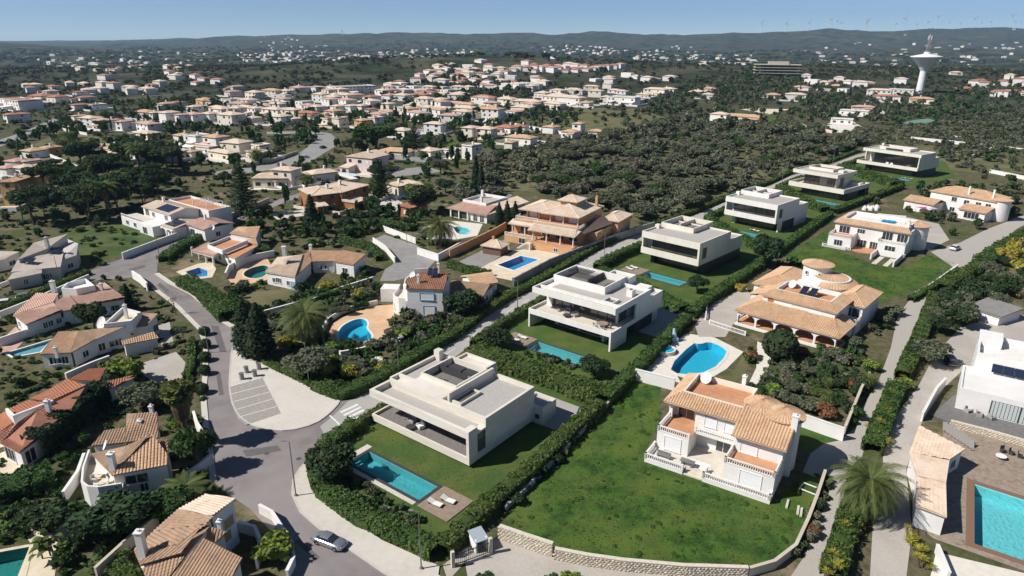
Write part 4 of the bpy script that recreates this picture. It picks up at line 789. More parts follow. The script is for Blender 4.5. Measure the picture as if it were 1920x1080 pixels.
# ---- house B: round-towered terracotta house
zB=Zm(1280,360,3); H=House(zB(290,745),zB(850,905),'white house with long terracotta porch and conical-roofed tower behind the blue pool','house',land='the round-towered house'); t=H.t
H.wall(white,(0,20.6,0,5.2,0,.5),name='porch_floor'); part(t,'porch_tiles',terracotta,[(.2,20.4,.35,5.1,.5,.53)]); H.wall(white,(3.3,18,5.2,14.2,0,6.15)); H.wall(white,(18,20.6,5.2,9,0,3.4)); H.wall(pinkw,(1.2,3.3,5.2,12,0,3.2))
H.arcade('v',.3,.3,20.3,5,.53,3.15); H.arcade('u',20.0,.65,5.2,1,.53,3.15); H.arcade('u',.3,.65,5.2,1,.53,3.15)
H.slope([(-.4,-.1,3.2),(21,-.1,3.2),(18.2,5.2,4.9),(3.2,5.2,4.9)],tile_sand); H.slope([(21,-.1,3.2),(21,9.4,3.2),(18.2,9.4,4.6),(18.2,5.2,4.9)],tile_sand); H.slope([(-.4,12,3.2),(-.4,-.1,3.2),(3.2,5.2,4.9),(3.2,12,4.9)],tile_sand)
H.slope([(2.9,4.8,6.15),(18.4,4.8,6.15),(16.2,7.5,7.3),(4.8,7.5,7.3)],tile_sand); H.slope([(18.4,4.8,6.15),(18.4,14.6,6.15),(16.2,14.2,7.3),(16.2,7.5,7.3)],tile_sand); H.slope([(2.9,14.6,6.15),(2.9,4.8,6.15),(4.8,7.5,7.3),(4.8,14.2,7.3)],tile_sand)
H.wall(terracotta,(4.8,16.2,7.5,14.2,6.15,6.5),name='roof_terrace'); H.wall(white,(4.8,16.2,7.5,7.8,6.5,7.35),(4.8,16.2,13.9,14.2,6.5,7.35),(4.8,5.1,7.8,13.9,6.5,7.35),(15.9,16.2,7.8,13.9,6.5,7.35),name='roof_parapet')
H.panels(9.2,10.6,8.6,11.2,6.9,8.1,1,1); H.panels(11.0,12.4,8.6,11.2,6.9,8.1,1,1); H.wall(whiterender,(9.0,10.8,11.3,11.8,7.9,8.4),(10.9,12.6,11.3,11.8,7.9,8.4),name='solar_tank'); H.dish(6.4,12.6,6.5,.9,R(-20))
H.shut('v',5.2,8.2,3.9+1.1,2.6,1.0,-1); H.shut('v',5.2,14.2,5.0,2.4,1.0,-1); H.win('v',5.2,5.0,4.95,1.3,1.1,-1,gm=brown,n=1)
H.wall(white,(15.0,20.6,14.2,25.8,0,5.3)); H.hip(15.0,20.6,14.2,25.8,5.4,7.1,tile_sand); H.win('v',14.2,18.6,2.9,3.0,1.9,-1,n=2); H.wall(white,(18.2,20.6,11.2,14.2,0,2.6),name='balcony'); H.balus([(18.3,11.3),(20.5,11.3),(20.5,14.1)],2.6)
H.cyl(7.0,25.6,3.0,0,9.0); H.cone(7.0,25.6,3.5,9.0,10.1,tile_sand); 
for a in (-1.9,-.8): H.win('v',22.6,7.0+2.6*(a+1.4),7.0,.5,.7,-1,n=1)
H.wall(white,(4.0,15.0,14.2,24,0,5.0)); MB().cyl(10.6,24.2,5.2,5.2,0,6.0,32).build('round_wing',white,t); H.cone(10.6,24.2,5.7,6.0,6.9,tile_sand,40,R(-100),R(170),4.0)
mb=MB(); mb.cyl(10.6,24.2,4.1,4.1,6.0,7.1,32); mb.build('round_parapet',white,t); H.cone(10.6,24.2,3.6,7.12,7.6,tile_sand,24)
H.wall(white,(-4.4,4.0,19,35,0,3.1)); H.hip(-4.4,4.0,19,35,3.2,5.2,tile_sand); H.wall(white,(-2,3.4,12,19,0,3.0)); H.slope([(-2.4,19,3.1),(-2.4,11.8,3.1),(3.3,11.8,4.8),(3.3,19,4.8)],tile_sand); H.occ(-5,21,0,35.5)
H.balus([(-4,-3.2),(4.2,-3.9)],0,.9); H.balus([(-8.6,4.2),(-5.6,-2.0)],0,.9)
# ---- house C
zC=Zm(1280,360,3); H=House(zC(810,305),zC(1215,380),'white two-storey house with blue tarpaulin on its roof terrace above the sunken garage','house',land='the white house with the sunken garage'); t=H.t
H.wall(white,(0,6.3,0,5.2,0,3.3)); H.wall(white,(0,19.6,5.2,19,0,6.4)); H.wall(white,(12.6,19.6,2.6,5.2,0,3.3)); part(t,'balcony_floor',terracotta,[(.1,6.2,.1,5.1,3.3,3.35)]); part(t,'balcony_floor',terrcream,[(12.7,19.5,2.7,5.1,3.3,3.35)]); H.balus([(.1,5),(.1,.1),(6.2,.1),(6.2,5)],3.35); H.balus([(12.7,5),(12.7,2.7),(19.5,2.7),(19.5,5)],3.35)
MB().cyl(9.4,4.8,5.2,5.2,0,.25,32).build('round_terrace',terracotta,t); H.balus([(-1.0,-.6),(5.4,-.8),(6.4,.1)],.05); H.balus([(12.8,1.2),(19.4,1.2),(19.9,2.6)],.1); part(t,'terrace_wall',white,[(12.6,19.8,.9,2.6,-0.1,.1)])
for a,z,w,h,c in ((2.9,.9,2.2,1.6,0),(7.9,.1,2.4,2.2,5.2),(11.2,.1,2.2,2.2,5.2),(15.9,.8,2.6,1.8,2.6),(2.7,3.5,2.8,2.1,5.2),(7.2,4.2,2.0,1.2,5.2),(14.2,3.5,2.6,2.2,5.2),(18.0,3.5,2.6,2.2,5.2)): H.win('v',c,a,z,w,h,-1,n=3,sill=False)
H.win('u',19.6,12,3.8,.8,.8,1,n=1)
H.slope([(-.5,4.6,6.4),(20.1,4.6,6.4),(18.6,7.2,7.4),(1.4,7.2,7.4)],tile_sand); H.slope([(-.5,19.4,6.4),(-.5,4.6,6.4),(1.4,7.2,7.4),(1.4,18.4,7.4)],tile_sand); H.wall(whiterender,(1.4,18.6,7.2,18.4,6.4,6.7),name='roof_terrace'); part(t,'roof_floor',terracotta,[(1.8,11,7.6,10.6,6.7,6.73)])
H.wall(white,(1.4,18.6,7.2,7.5,6.7,7.5),(1.4,1.7,7.5,18.1,6.7,7.5),(1.4,18.6,18.1,18.4,6.7,7.5),(18.3,18.6,7.5,18.1,6.7,7.5),name='roof_parapet'); tarp=M('blue_tarpaulin',(.03,.38,.62),(.02,.30,.5),1.5,.5); mb=MB()
for i in range(7):
    for j in range(5): mb.v.append((10.2+.6*i,12.4+.7*j,6.85+.25*abs(math.sin(i*1.7+j*2.3))))
mb.f=[(i*5+j,(i+1)*5+j,(i+1)*5+j+1,i*5+j+1) for i in range(6) for j in range(4)]; mb.build('tarpaulin',tarp,t)
H.cyl(19.3,15.6,3.0,0,6.8); H.cone(19.3,15.6,3.4,6.8,7.9,tile_sand); H.chim(17.9,9.6,6.5,9.0,.8)
H.occ(-1,22.5,-1,19)
H.wall(white,(13.0,13.35,-5.2,1.0,0,1.6),(19.4,19.75,-8.4,1.0,0,1.5),name='ramp_wall'); H.wall(white,(13.4,19.4,.6,.9,0,1.7),name='garage_front'); sheet('drive',frect(H.f,14.4,15.6,-9,-.4),.03,terrcream); sheet('drive',frect(H.f,17.2,18.4,-9,-.4),.031,terrcream)
# ---- house D
zD=Zm(1280,360,3); H=House(zD(1240,95),zD(1570,160),'white house with terracotta roofs and curtained porch farther up the drive','house',land='the white house with the curtained porch'); t=H.t
H.wall(white,(0,9.5,0,8,0,3.3)); H.wall(white,(4.5,25,8,19,0,6.3)); H.wall(white,(17,25,2.5,8,0,3.2)); H.slope([(-.5,-.5,3.3),(10,-.5,3.3),(10,4.4,4.6),(-.5,4.4,4.6)],tile_sand); H.slope([(10,8.6,3.3),(-.5,8.6,3.3),(-.5,4.4,4.6),(10,4.4,4.6)],tile_sand); H.hip(4.5,25,8,19,6.4,8.4,tile_sand); H.slope([(16.6,2,3.2),(25.4,2,3.2),(25.4,8,4.4),(16.6,8,4.4)],tile_sand)
for a,z,c in ((12.5,4.2,8),(16.5,3.8,8),(20.2,3.8,8),(23.2,3.8,8),(12.5,.6,8)): H.win('v',c,a,z,1.6,1.5,-1,n=2)
H.arcade('v',-.02,2,9,2,.2,2.9); H.win('v',2.5,21,.6,4.5,2.0,-1,n=4); H.chim(16,9.5,6,9.6); H.chim(23.5,9.5,6,9.8); H.cyl(25.5,11,3,0,6.9); H.cone(25.5,11,3.4,6.9,8,tile_sand); H.occ(-1,28,-1,19)
# curtain sail shade and bagged furniture
t=thing('shade_sail','magenta and lilac shade sail stretched over the terrace','shade sail',H.f.w(9,-3)); mb=MB(); mb.quad((-3,1,2.6),(-.5,-1.4,2.2),(0,.2,2.9)); mb.build('sail',M('magenta_cloth',(.52,.05,.25)),t); mb=MB(); mb.quad((.2,-.6,2.3),(3,-1.8,2.6),(2.6,1.2,2.7)); mb.build('sail',M('lilac_cloth',(.55,.38,.55)),t)
for x,y in ((-3,1),(-.5,-1.4),(3,-1.8),(2.6,1.2)): MB().tube([(x,y,0),(x,y,2.8)],.05,6).build('post',metal_grey,t)
# ---- orange mansion P
zP=Zm(960,380,6); H=House(zP(230,470,2),zP(640,540,2),'orange three-tier mansion with hipped clay roofs above the deep blue pool','mansion',land='the orange mansion'); t=H.t
H.wall(orange,(-12,12.0,4.5,22,0,2.0),(-1,11.6,1.5,4.5,0,2.0),name='podium'); part(t,'podium_floor',terracotta,[(-11.8,11.8,4.6,7.5,2.0,2.04),(-.9,11.5,1.6,4.6,2.0,2.05)]); H.wall(orange,(-11,11,8.4,24,2.0,5.1)); H.wall(orange,(-9.5,9.5,13.2,26,5.1,8.5)); H.wall(orange,(11,16.2,23,33,0,5.7)); H.wall(orange,(11,14.4,12,23,0,4.6))
for u in (-10.4,-6.2,-2.0,2.4,6.8,10.8): MB().cyl(u,3.9 if u>-2.5 else 6.6,.22,.2,2.05,4.95,10).build('column',cream,t)
H.slope([(-3.4,2.9,5.1),(11.8,2.9,5.1),(11.8,6.8,5.9),(-3.4,6.8,5.9)],tile_pale); H.slope([(-11.8,6.0,5.1),(-3.4,6.0,5.1),(-3.4,9.2,5.9),(-11.8,9.2,5.9)],tile_pale); H.slope([(11.8,2.9,5.1),(15.0,23.2,5.1),(11.2,23.2,6.9),(10.2,6.8,5.9)],tile_dark)
part(t,'upper_terrace',cream,[(-11.2,10.8,6.9,13.2,5.1,5.95)]); part(t,'upper_floor',terracotta,[(-10.8,10.4,7.3,13.2,5.95,6.0)])
H.balus([(-11,12),(-11,9.6),(-3.6,9.6)],6.0,.9,cream); H.balus([(-3.4,7.2),(10.6,7.2),(10.6,12)],6.0,.9,cream)
for u in (-9,-5,-.5,3.8,8.4): MB().cyl(u,11.6 if u>-3 else 13.0,.2,.2,6.0,8.5,10).build('column',cream,t)
H.hip(-10,-1,11.8,24,8.6,10.2,tile_pale,1.0); H.hip(-2.2,8.6,11.0,27,8.6,10.9,tile_pale,.9); H.hip(0,5.5,16.5,22,11.6,13.0,tile_pale,.6); H.wall(orange,(.2,5.3,16.7,21.8,10,11.6),name='lantern'); H.hip(11,16.2,23,33,5.8,7.2,tile_pale,.6); H.chim(8.2,25,8,12,.7,orange)
for u in (-7,1.6,6): H.shut('v',13.2,u,6.1,2.4,2.1,-1)
for u in (-7.4,-.2,4.4,8.6): H.win('v',8.4,u,2.2,2.6,2.2,-1,n=2)
H.win('u',9.5,22,6.6,1.2,1.3,1); H.win('u',16.2,26,1.6,1.2,1.5,1); H.win('u',16.2,30,1.6,1.2,1.5,1); H.balus([(-11.8,4.7),(-1.2,4.7)],2.04,.9,cream); H.win('v',1.5,6.6,.5,1.2,1.0,-1); H.win('v',4.5,-6,.3,2.0,1.5,-1)
mb=MB()
for k in range(9): mb.box(-2.6-.32*k,-.9-.32*k,.2+.0*k,1.5,0,.22*(9-k))
mb.build('staircase',cream,t); mb=MB(); mb.tube([(-1,.3,2.9),(-4,.3,1.0)],.07,6); mb.tube([(-1,1.4,2.9),(-4,1.4,1.0)],.07,6); mb.build('handrail',cream,t); H.occ(-12.5,17,0,33)
# pool house of the mansion
H=House(zP(-330,480,2.4),zP(-130,510,2.4),'small square pool house with a pyramid tile roof beside the deep blue pool','pool house'); H.wall(M('pool_house_wood',(.16,.10,.07)),(0,H.L,0,H.L*.8,0,2.3)); H.hip(0,H.L,0,H.L*.8,2.4,3.9,tile_pale,.5); H.chim(H.L*.4,H.L*.4,3,4.6,.6,orange); H.occ(0,H.L,0,H.L)
# ---- house Q, white with roof terrace
zQ=Zm(640,360,3); H=House(zQ(600,90,3),zQ(815,130,3),'white house with walled roof terrace and salmon roof slopes behind the date palm','house',land='the white house behind the date palm'); t=H.t
H.wall(white,(.3,16,.6,10,0,2.9),(4.5,15.5,10,23,0,3.2)); H.slope([(-.4,-.3,3.0),(9,-.3,3.0),(8,6,4.2),(1.5,6,4.2)],tile_pink); H.slope([(9,-.3,3.0),(16.6,-.3,3.0),(14.5,8,4.4),(8,6,4.2)],tile_pink); H.slope([(16.6,-.3,3.0),(16.6,24,3.0),(11.5,24,4.4),(11.5,8,4.4)],tile_pale)
H.wall(white,(1.5,11.5,6,18,3,4.2),name='roof_deck'); ring(t,'roof_parapet',white,1.5,11.5,6,18,4.2,5.1,.35); part(t,'roof_floor',gravel,[(1.9,11.1,6.4,17.6,4.2,4.23)]); H.chim(8,8,4.2,6.4,.8); H.chim(3,15,4.2,6.8,.8)
for a in (11.2,14): H.win('v',.6,a,.2,1.6,2.1,-1,n=2,sill=False)
part(t,'porch_shade_panel',dark,[(1.0,8,.58,.6,.2,2.5)]);  # dark sheet on a closed wall, the porch's inner shade as colour
for u in (1,4.5,8.2): H.wall(white,(u,u+.4,-.1,.3,0,2.9),name='porch_pillar')
mb=MB(); 
for k in range(5): mb.tube([(11.8+.35*k,16,5.1),(12.6+.35*k,17.4,6.4)],.05,5)
mb.build('drying_rack',white,t); H.occ(-1,17,-1,24)
tile_rust=M('clay_tile_rust',(.36,.18,.11),(.25,.12,.075),2.2,.95,c3=(.44,.25,.16),scale3=.5,detail=7)
# ---- round white house O
zO=Zm(640,360,3); H=House(zO(285,695),zO(575,705),'round-fronted white house with blue trim and red-brown roof above the kidney pool','house',land='the round-fronted white house'); t=H.t
ang=[(-.2,2.6),(.4,1.2),(1.6,.3),(3.2,0),(11.3,.2),(11.5,8.5),(7.5,10.5),(2.5,9.5),(.2,7)]
MB().prism(ang,0,3.2).build('wall',white,t); MB().prism([(3.6,.02),(11.2,.22),(11.4,8.4),(7.5,10.4),(3.2,9.4),(2.6,4.2),(3.0,1.6)],3.2,6.3).build('wall',white,t); part(t,'terrace_floor',poolstone,[(.6,2.6,1.8,7.6,3.2,3.24)]); mb=MB(); mb.wall([(.1,7),(-.1,2.7),(.5,1.3),(1.6,.4),(3.1,.1)],.2,3.2,4.1); mb.build('parapet',white,t); mb=MB(); mb.cyl(4.4,3.2,2.3,2.3,3.2,6.2,24); mb.build('round_bay',white,t)
H.slope([(3.4,-.2,6.35),(11.7,-.0,6.35),(11.4,6.4,7.6),(5.2,6.4,7.6),(2.6,3.4,6.9)],tile_rust); H.slope([(11.4,10.6,6.4),(3.5,10.4,6.4),(5.2,6.4,7.6),(11.4,6.4,7.6)],tile_rust); mb=MB(); mb.wall([(3.2,9.2),(2.4,4.2),(2.7,1.8),(3.5,.1)],.22,6.3,7.1); mb.build('roof_parapet',white,t); mb=MB(); mb.wall([(7.6,10.4),(3.2,9.3)],.22,6.3,7.7); mb.build('roof_parapet',white,t); H.panels(7.2,9.4,4.4,6.0,7.9,9.2,2,1); H.dish(3.6,5.6,6.6,.8,R(-25)); H.chim(5.6,2.4,6,8.6,.5); H.chim(8.6,10.2,6,8.8,.5)
for a,z,w,h,c in ((7.8,3.9,3.0,1.5,0.1),(8.2,.3,2.4,2.2,.1),(3.6,1.0,1.0,.9,-.02)): H.win('v',c,a,z,w,h,-1,fm=bluetrim,gm=shutter if w>2 else glass,n=1)
H.win('v',1.2,.9,1.0,.9,1.4,-1,fm=bluetrim,gm=shutter,n=1); H.wall(white,(-4.5,-.6,8,11.5,0,3.1),name='side_wing'); mb=MB()
for k in range(10): mb.box(-.9,.3,4.0+.35*k,4.4+.35*k,0,.3*(k+1))
mb.build('outside_stair',poolstone,t); H.occ(-5,12,0,11.5)
H=House(zO(590,560,3),zO(790,585,3),'low white outbuilding with weathered brown tile roof right of the round-fronted house'); L=H.L; H.wall(white,(0,L,0,7,0,2.8)); H.slope([(-.4,-.4,2.8),(L+.4,-.4,2.8),(L+.4,4.4,4.2),(-.4,4.4,4.2)],tile_brown); H.slope([(L+.4,7.4,2.9),(-.4,7.4,2.9),(-.4,4.4,4.2),(L+.4,4.4,4.2)],tile_brown); H.win('u',L,3,.8,1.2,1.2,1); H.occ(0,L,0,7)
H=House(zO(745,525,3.2),zO(875,505,3.2),'low house with sandy tile roof behind the brown-roofed outbuilding'); L=H.L; H.wall(white,(0,L,0,7,0,3.0)); H.gable(0,L,0,7,3.1,4.4,tile_sand,'u',wm=white); H.win('v',0,L*.7,.8,1.2,1.2,-1); H.occ(0,L,0,7)
# ---- house N with the oval pool
zN=Zm(0,360,3)
def world_house(pts_label,cat='house',land=None,center=None): return House(center,center+Vector((1,0,0)),pts_label,cat,land)
c=G(590,520); H=world_house('low white house with sandy roofs inside the curved wall by the oval pool',land='the house by the oval pool',center=c); t=H.t
def S(z,pts): return [z(*p) for p in pts]
H.shed(S(zN,[(1490,450,3.2),(1660,480,3.4),(1705,352,4.6),(1560,365,4.4)]),tile_pale,white)
H.shed(S(zN,[(1660,478,3.2),(1752,392,3.2),(1740,335,4.4),(1705,352,4.5)]),tile_sand,white)
H.shed(S(zN,[(1752,392,3.1),(1880,390,3.1),(1930,330,4.2),(1730,330,4.2)]),tile_sand,white)
H.shed(S(zN,[(1880,390,3.4),(1990,410,3.4),(2060,350,4.4),(1930,328,4.4)]),tile_sand,white)
zr=Zm(640,360,3); H.shed(S(zr,[(0,395,3.2),(75,400,3.2),(110,345,4.2),(0,345,4.2)]),tile_sand,white)
for p in ((1600,492,1.2),(1830,412,1.3)): 
    q=H.lo(zN(p[0],p[1],p[2])); H.win('v',q.y-.35,q.x,1.0,1.6,1.2,-1,n=3)
q=H.lo(zN(1690,520,1)); H.win('v',q.y-.5,q.x,.1,1.2,2.0,-1,gm=bluetrim,n=1,sill=False); q=H.lo(zN(1650,400,4)); H.panels(q.x-1.6,q.x+1.6,q.y-1.2,q.y+.6,3.9,4.5,3,1); q=H.lo(zN(1600,350,4)); H.chim(q.x,q.y,3.5,6,.9); H.chim(q.x+6,q.y+3,3.5,5.6,.7)
# ---- house M
c=G(400,480); H=world_house('white house with arched porch and square roof terrace above the small blue pool',land='the house with the arched porch',center=c); t=H.t
H.shed(S(zN,[(1075,330,2.9),(1200,362,2.9),(1240,330,3.5),(1175,285,3.5)]),tile_pink,white,z0=2.4)
a=H.lo(zN(1085,360)); b=H.lo(zN(1205,420))
for k in range(4): p=a+(b-a)*k/3; MB().cyl(p.x,p.y,.28,.28,0,2.6,8).build('porch_column',white,t)
H.shed(S(zN,[(1170,300,3.6),(1250,335,3.6),(1390,275,3.6),(1290,255,3.6)]),terracotta,white); q=[H.lo(zN(*p)) for p in ((1170,298,4.3),(1250,330,4.3),(1390,272,4.3),(1290,250,4.3))]; mb=MB(); mb.wall([(p.x,p.y) for p in q],.3,3.3,4.4,True); mb.build('roof_parapet',white,t)
H.shed(S(zN,[(1250,345,3.0),(1320,375,3.0),(1445,305,3.0),(1390,275,3.0)]),terracotta,white); H.shed(S(zN,[(1390,290,3.2),(1450,298,3.2),(1440,262,4.0),(1340,265,4.0)]),tile_sand,white); H.shed(S(zN,[(1290,232,3.6),(1440,262,3.6),(1465,195,4.6),(1340,195,4.6)]),tile_sand,white)
# ---- house L with solar roofs
H=House(zN(690,182),zN(885,250),'sprawling white house with rooftop solar arrays beside the road wall','house',land='the white house with solar arrays'); t=H.t; L=H.L
H.wall(white,(0,L*.62,0,5,0,2.8)); H.wall(white,(L*.62,L,-1,5,0,3.1)); H.balus([(.2,.2),(L*.6,.2)],2.8); part(t,'terrace_floor',terrcream,[(.2,L*.6,.2,4.9,2.8,2.84)]); H.wall(white,(5,L-.2,5,14,0,5.7)); H.slope([(4.6,4.6,5.7),(L+.2,4.6,5.7),(L+.2,9.8,6.9),(4.6,9.8,6.9)],tile_pale); H.slope([(L+.2,14.4,5.7),(4.6,14.4,5.7),(4.6,9.8,6.9),(L+.2,9.8,6.9)],tile_pale); H.panels(L-10,L-2,5.4,9.2,6.05,6.95,5,2)
mb=MB(); mb.quad((5.05,5,5.6),(5.05,14,5.6),(5.05,9.8,6.8)); mb.build('gable_wall',white,t); mb=MB(); mb.quad((L-.25,5,5.6),(L-.25,9.8,6.8),(L-.25,14,5.6)); mb.build('gable_wall',white,t)
H.wall(white,(L,L+7,2,12,0,3.2)); H.slope([(L,1.6,3.2),(L+7.4,1.6,3.2),(L+7.4,7,4.2),(L,7,4.2)],tile_pale); H.slope([(L+7.4,12.4,3.2),(L,12.4,3.2),(L,7,4.2),(L+7.4,7,4.2)],tile_pale); H.panels(L+.6,L+6.6,2.4,6.4,3.55,4.3,4,2); H.arcade('v',1.2,L,L+7,2,0,3.0); H.wall(white,(L+7,L+17,6,15,0,3.8)); H.slope([(L+7,5.6,3.8),(L+17.4,5.6,3.8),(L+17.4,10.5,4.9),(L+7,10.5,4.9)],tile_pink); H.slope([(L+17.4,15.4,3.8),(L+7,15.4,3.8),(L+7,10.5,4.9),(L+17.4,10.5,4.9)],tile_pink); H.wall(white,(3,L+5,14.4,22,0,5.2)); ring(t,'roof_parapet',white,3,L+5,14.4,22,5.2,6.0,.3); part(t,'roof_floor',terracotta,[(3.3,L+4.7,14.7,21.7,5.2,5.24)])
mb=MB()
for k in range(6): mb.box(L-6+1.6*k,L-5.85+1.6*k,15.5,21,7.4,7.58)
for sx in (L-6.2,L+2.2):
    for sy in (15.5,20.8): mb.box(sx,sx+.2,sy,sy+.2,5.24,7.4)
mb.build('pergola',white,t); H.dish(L+17.5,8,3.2,.9,R(40)); H.chim(9,10,6,8.2,.7); H.chim(L+10,10.5,4.4,6.2,.6)
for a,z,w,h,c in ((7.5,3.2,2.2,2.0,5),(11.5,3.4,1.6,1.4,5),(L-5,.2,2.4,2.1,-1),(4,.7,1.6,1.3,0),(9,.7,1.6,1.3,0),(L-3,3.5,1.8,1.5,5),(L+10,.8,2.4,2.0,6),(L+14.5,.9,1.4,1.3,6)): H.win('v',c,a,z,w,h,-1)
H.win('u',L+17,10,1,1.4,1.3,1); H.win('u',0,2.4,.8,1.2,1.3,-1); H.occ(-1,L+18,-1.5,22)
# ---- house K, left edge dull rendered
c=G(70,480); H=world_house('sand-coloured house with stepped mono-pitch roofs below the green field',land='the stepped sand-coloured house',center=c); t=H.t; kr=M('sand_render',(.56,.52,.47),(.50,.46,.42),.5,.95)
H.shed(S(zN,[(100,380,5.2),(260,320,5.2),(380,235,7.2),(190,285,6.4)]),M('sand_roof',(.52,.45,.38),(.45,.39,.33),1,.95),kr); H.shed(S(zN,[(40,495,2.8),(235,455,2.8),(235,418,3.6),(70,455,3.4)]),M('sand_roof',(.5,.5,.5)),kr); H.shed(S(zN,[(60,450,3.4),(340,420,3.4),(360,330,4.6),(100,380,4.6)]),M('sand_roof',(.5,.5,.5)),kr)
H.shed(S(zN,[(340,385,3.6),(430,355,3.6),(440,290,5),(370,260,5)]),kr,kr); H.shed(S(zN,[(-90,400,3),(20,380,3),(110,335,3.8),(-60,330,3.8)]),M('sand_roof',(.5,.5,.5)),white); q=H.lo(zN(265,290,7)); H.chim(q.x,q.y,6,8.6,.7,kr); q=H.lo(zN(170,400,4)); H.panels(q.x-1.5,q.x+1.5,q.y-1,q.y+.6,4.6,5.2,3,1); q=H.lo(zN(310,330,5)); H.panels(q.x-1.3,q.x+1.3,q.y-1.4,q.y+.6,4.9,5.8,2,1)
for p in ((120,480),(280,465),(240,480)): q=H.lo(zN(p[0],p[1],1)); H.win('v',q.y-1.2,q.x,.6,1.4,1.3,-1)
# ---- house J, pink roof
c=G(105,600); H=world_house('white house with broad flat pink tile roofs left of the bare roadside tree',land='the pink-roofed house',center=c); t=H.t; zI=zN
H.shed(S(zI,[(75,692,2.9),(145,748,2.9),(350,672,3.2),(300,620,3.9)]),tile_pink,white); H.shed(S(zI,[(75,692,2.9),(300,620,3.9),(330,570,3.9),(205,570,3.0)]),tile_pink,white); H.shed(S(zI,[(300,622,3.6),(350,672,3.2),(455,660,3.0),(385,575,3.9)]),tile_pink,white); H.shed(S(zI,[(380,572,3.6),(455,640,3.2),(705,602,3.2),(590,508,4.4)]),tile_pink,white)
q=[H.lo(zI(*p)) for p in ((350,545,5),(430,548,5),(528,530,5),(480,492,5),(380,515,5))]; mb=MB(); mb.wall([(p.x,p.y) for p in q],.3,2.5,5.2,True); mb.build('roof_parapet',white,t); MB().prism([(p.x,p.y) for p in q],2,4.2).build('roof_deck',whiterender,t); q=H.lo(zI(300,540,4)); H.chim(q.x,q.y,3,5.6,.8); q=H.lo(zI(570,540,4.4)); H.chim(q.x,q.y,3.5,5.4,.6)
for p in ((278,735),(340,715),(650,640)): q=H.lo(zI(p[0],p[1],1.4)); H.win('v',q.y-.25,q.x,.9,1.0,1.1,-1)
# ---- house I with the satellite dish
c=G(190,640); H=world_house('white L-shaped house with weathered tile roof and big satellite dish',land='the house with the big satellite dish',center=c); t=H.t
H.shed(S(zI,[(222,915,2.9),(400,905,2.9),(440,780,4.4),(330,790,4.2)]),tile_sand,white); H.shed(S(zI,[(400,905,2.9),(530,832,3.2),(735,742,4.4),(440,782,4.4)]),tile_brown,white); H.shed(S(zI,[(735,765,3.2),(825,752,3.2),(888,683,4.2),(770,680,4.2)]),tile_brown,white); H.shed(S(zI,[(690,862,2.4),(895,822,2.4),(865,790,3.1),(680,835,3.1)]),tile_sand,white)
q=[H.lo(zI(*p)) for p in ((590,745,5),(735,728,5),(788,680,5),(690,655,5))]; MB().prism([(p.x,p.y) for p in q],2.5,4.4).build('roof_deck',poolstone,t); mb=MB(); mb.wall([(p.x,p.y) for p in q],.3,3,5.2,True); mb.build('roof_parapet',white,t); q=H.lo(zI(710,690,5.2)); H.chim(q.x,q.y,4.4,7.2,.55); q=H.lo(zI(575,760,3.6)); H.dish(q.x,q.y,3.6,1.3,R(-30)); q=H.lo(zI(320,915,3)); H.chim(q.x,q.y,2.4,4.4,.5)
for p in ((305,945,1.4),(375,940,1.4),(590,880,1.2),(670,840,1.4)): q=H.lo(zI(*p)); H.win('v',q.y-.35,q.x,.7,1.1,1.4,-1)
q=H.lo(zI(868,745,1.6)); H.win('u',q.x+.5,q.y,.8,1.4,1.4,1)
# ---- house H, red roofs at the left edge
zH=Zm(0,720,3); c=G(60,780); H=world_house('long white house with brick-red tile roofs behind the dark cypress hedge',land='the brick-red roofed house',center=c); t=H.t
H.shed(S(zH,[(0,332,2.8),(108,388,2.8),(350,212,3.2),(212,140,5.0)]),tile_red,white); H.shed(S(zH,[(0,332,2.8),(212,140,5.0),(100,215,4.4),(0,280,3.4)]),tile_red,white); H.shed(S(zH,[(212,140,4.6),(350,212,3.2),(500,40,3.4),(480,8,4.8)]),tile_red,white); H.shed(S(zH,[(95,212,3.6),(280,110,4.4),(160,92,4.6),(40,145,4.2)]),M('brick_roof',(.46,.20,.115),(.40,.17,.10),1,.9),white); H.shed(S(zH,[(0,270,3.2),(90,210,3.6),(40,145,4.2),(-60,200,3.6)]),M('brick_roof',(.5,.5,.5)),white)
H.shed(S(zH,[(280,100,4.0),(480,10,4.6),(380,-20,4.6),(165,80,4.6)]),M('brick_roof',(.5,.5,.5)),white); H.shed(S(zH,[(520,30,3.2),(640,20,3.2),(760,-40,3.8),(560,-10,4.0)]),tile_red,white); H.shed(S(zH,[(380,-22,3.4),(560,-15,3.4),(600,-90,4.0),(500,-85,4.0)]),M('brick_roof',(.5,.5,.5)),white); q=H.lo(zH(270,125,5)); H.chim(q.x,q.y,4,5.9,.6)
mb=MB(); q=[H.lo(zH(*p)) for p in ((40,150,4.5),(85,205,4),(300,100,4.6))]; mb.wall([(p.x,p.y) for p in q],.35,2.5,4.9); mb.build('fire_wall',white,t); q=H.lo(zH(160,400,1)); H.win('v',q.y-.4,q.x,.3,1.6,2,-1); q=H.lo(zH(60,380,1)); H.win('v',q.y-.4,q.x,.3,2.4,2,-1,n=3)
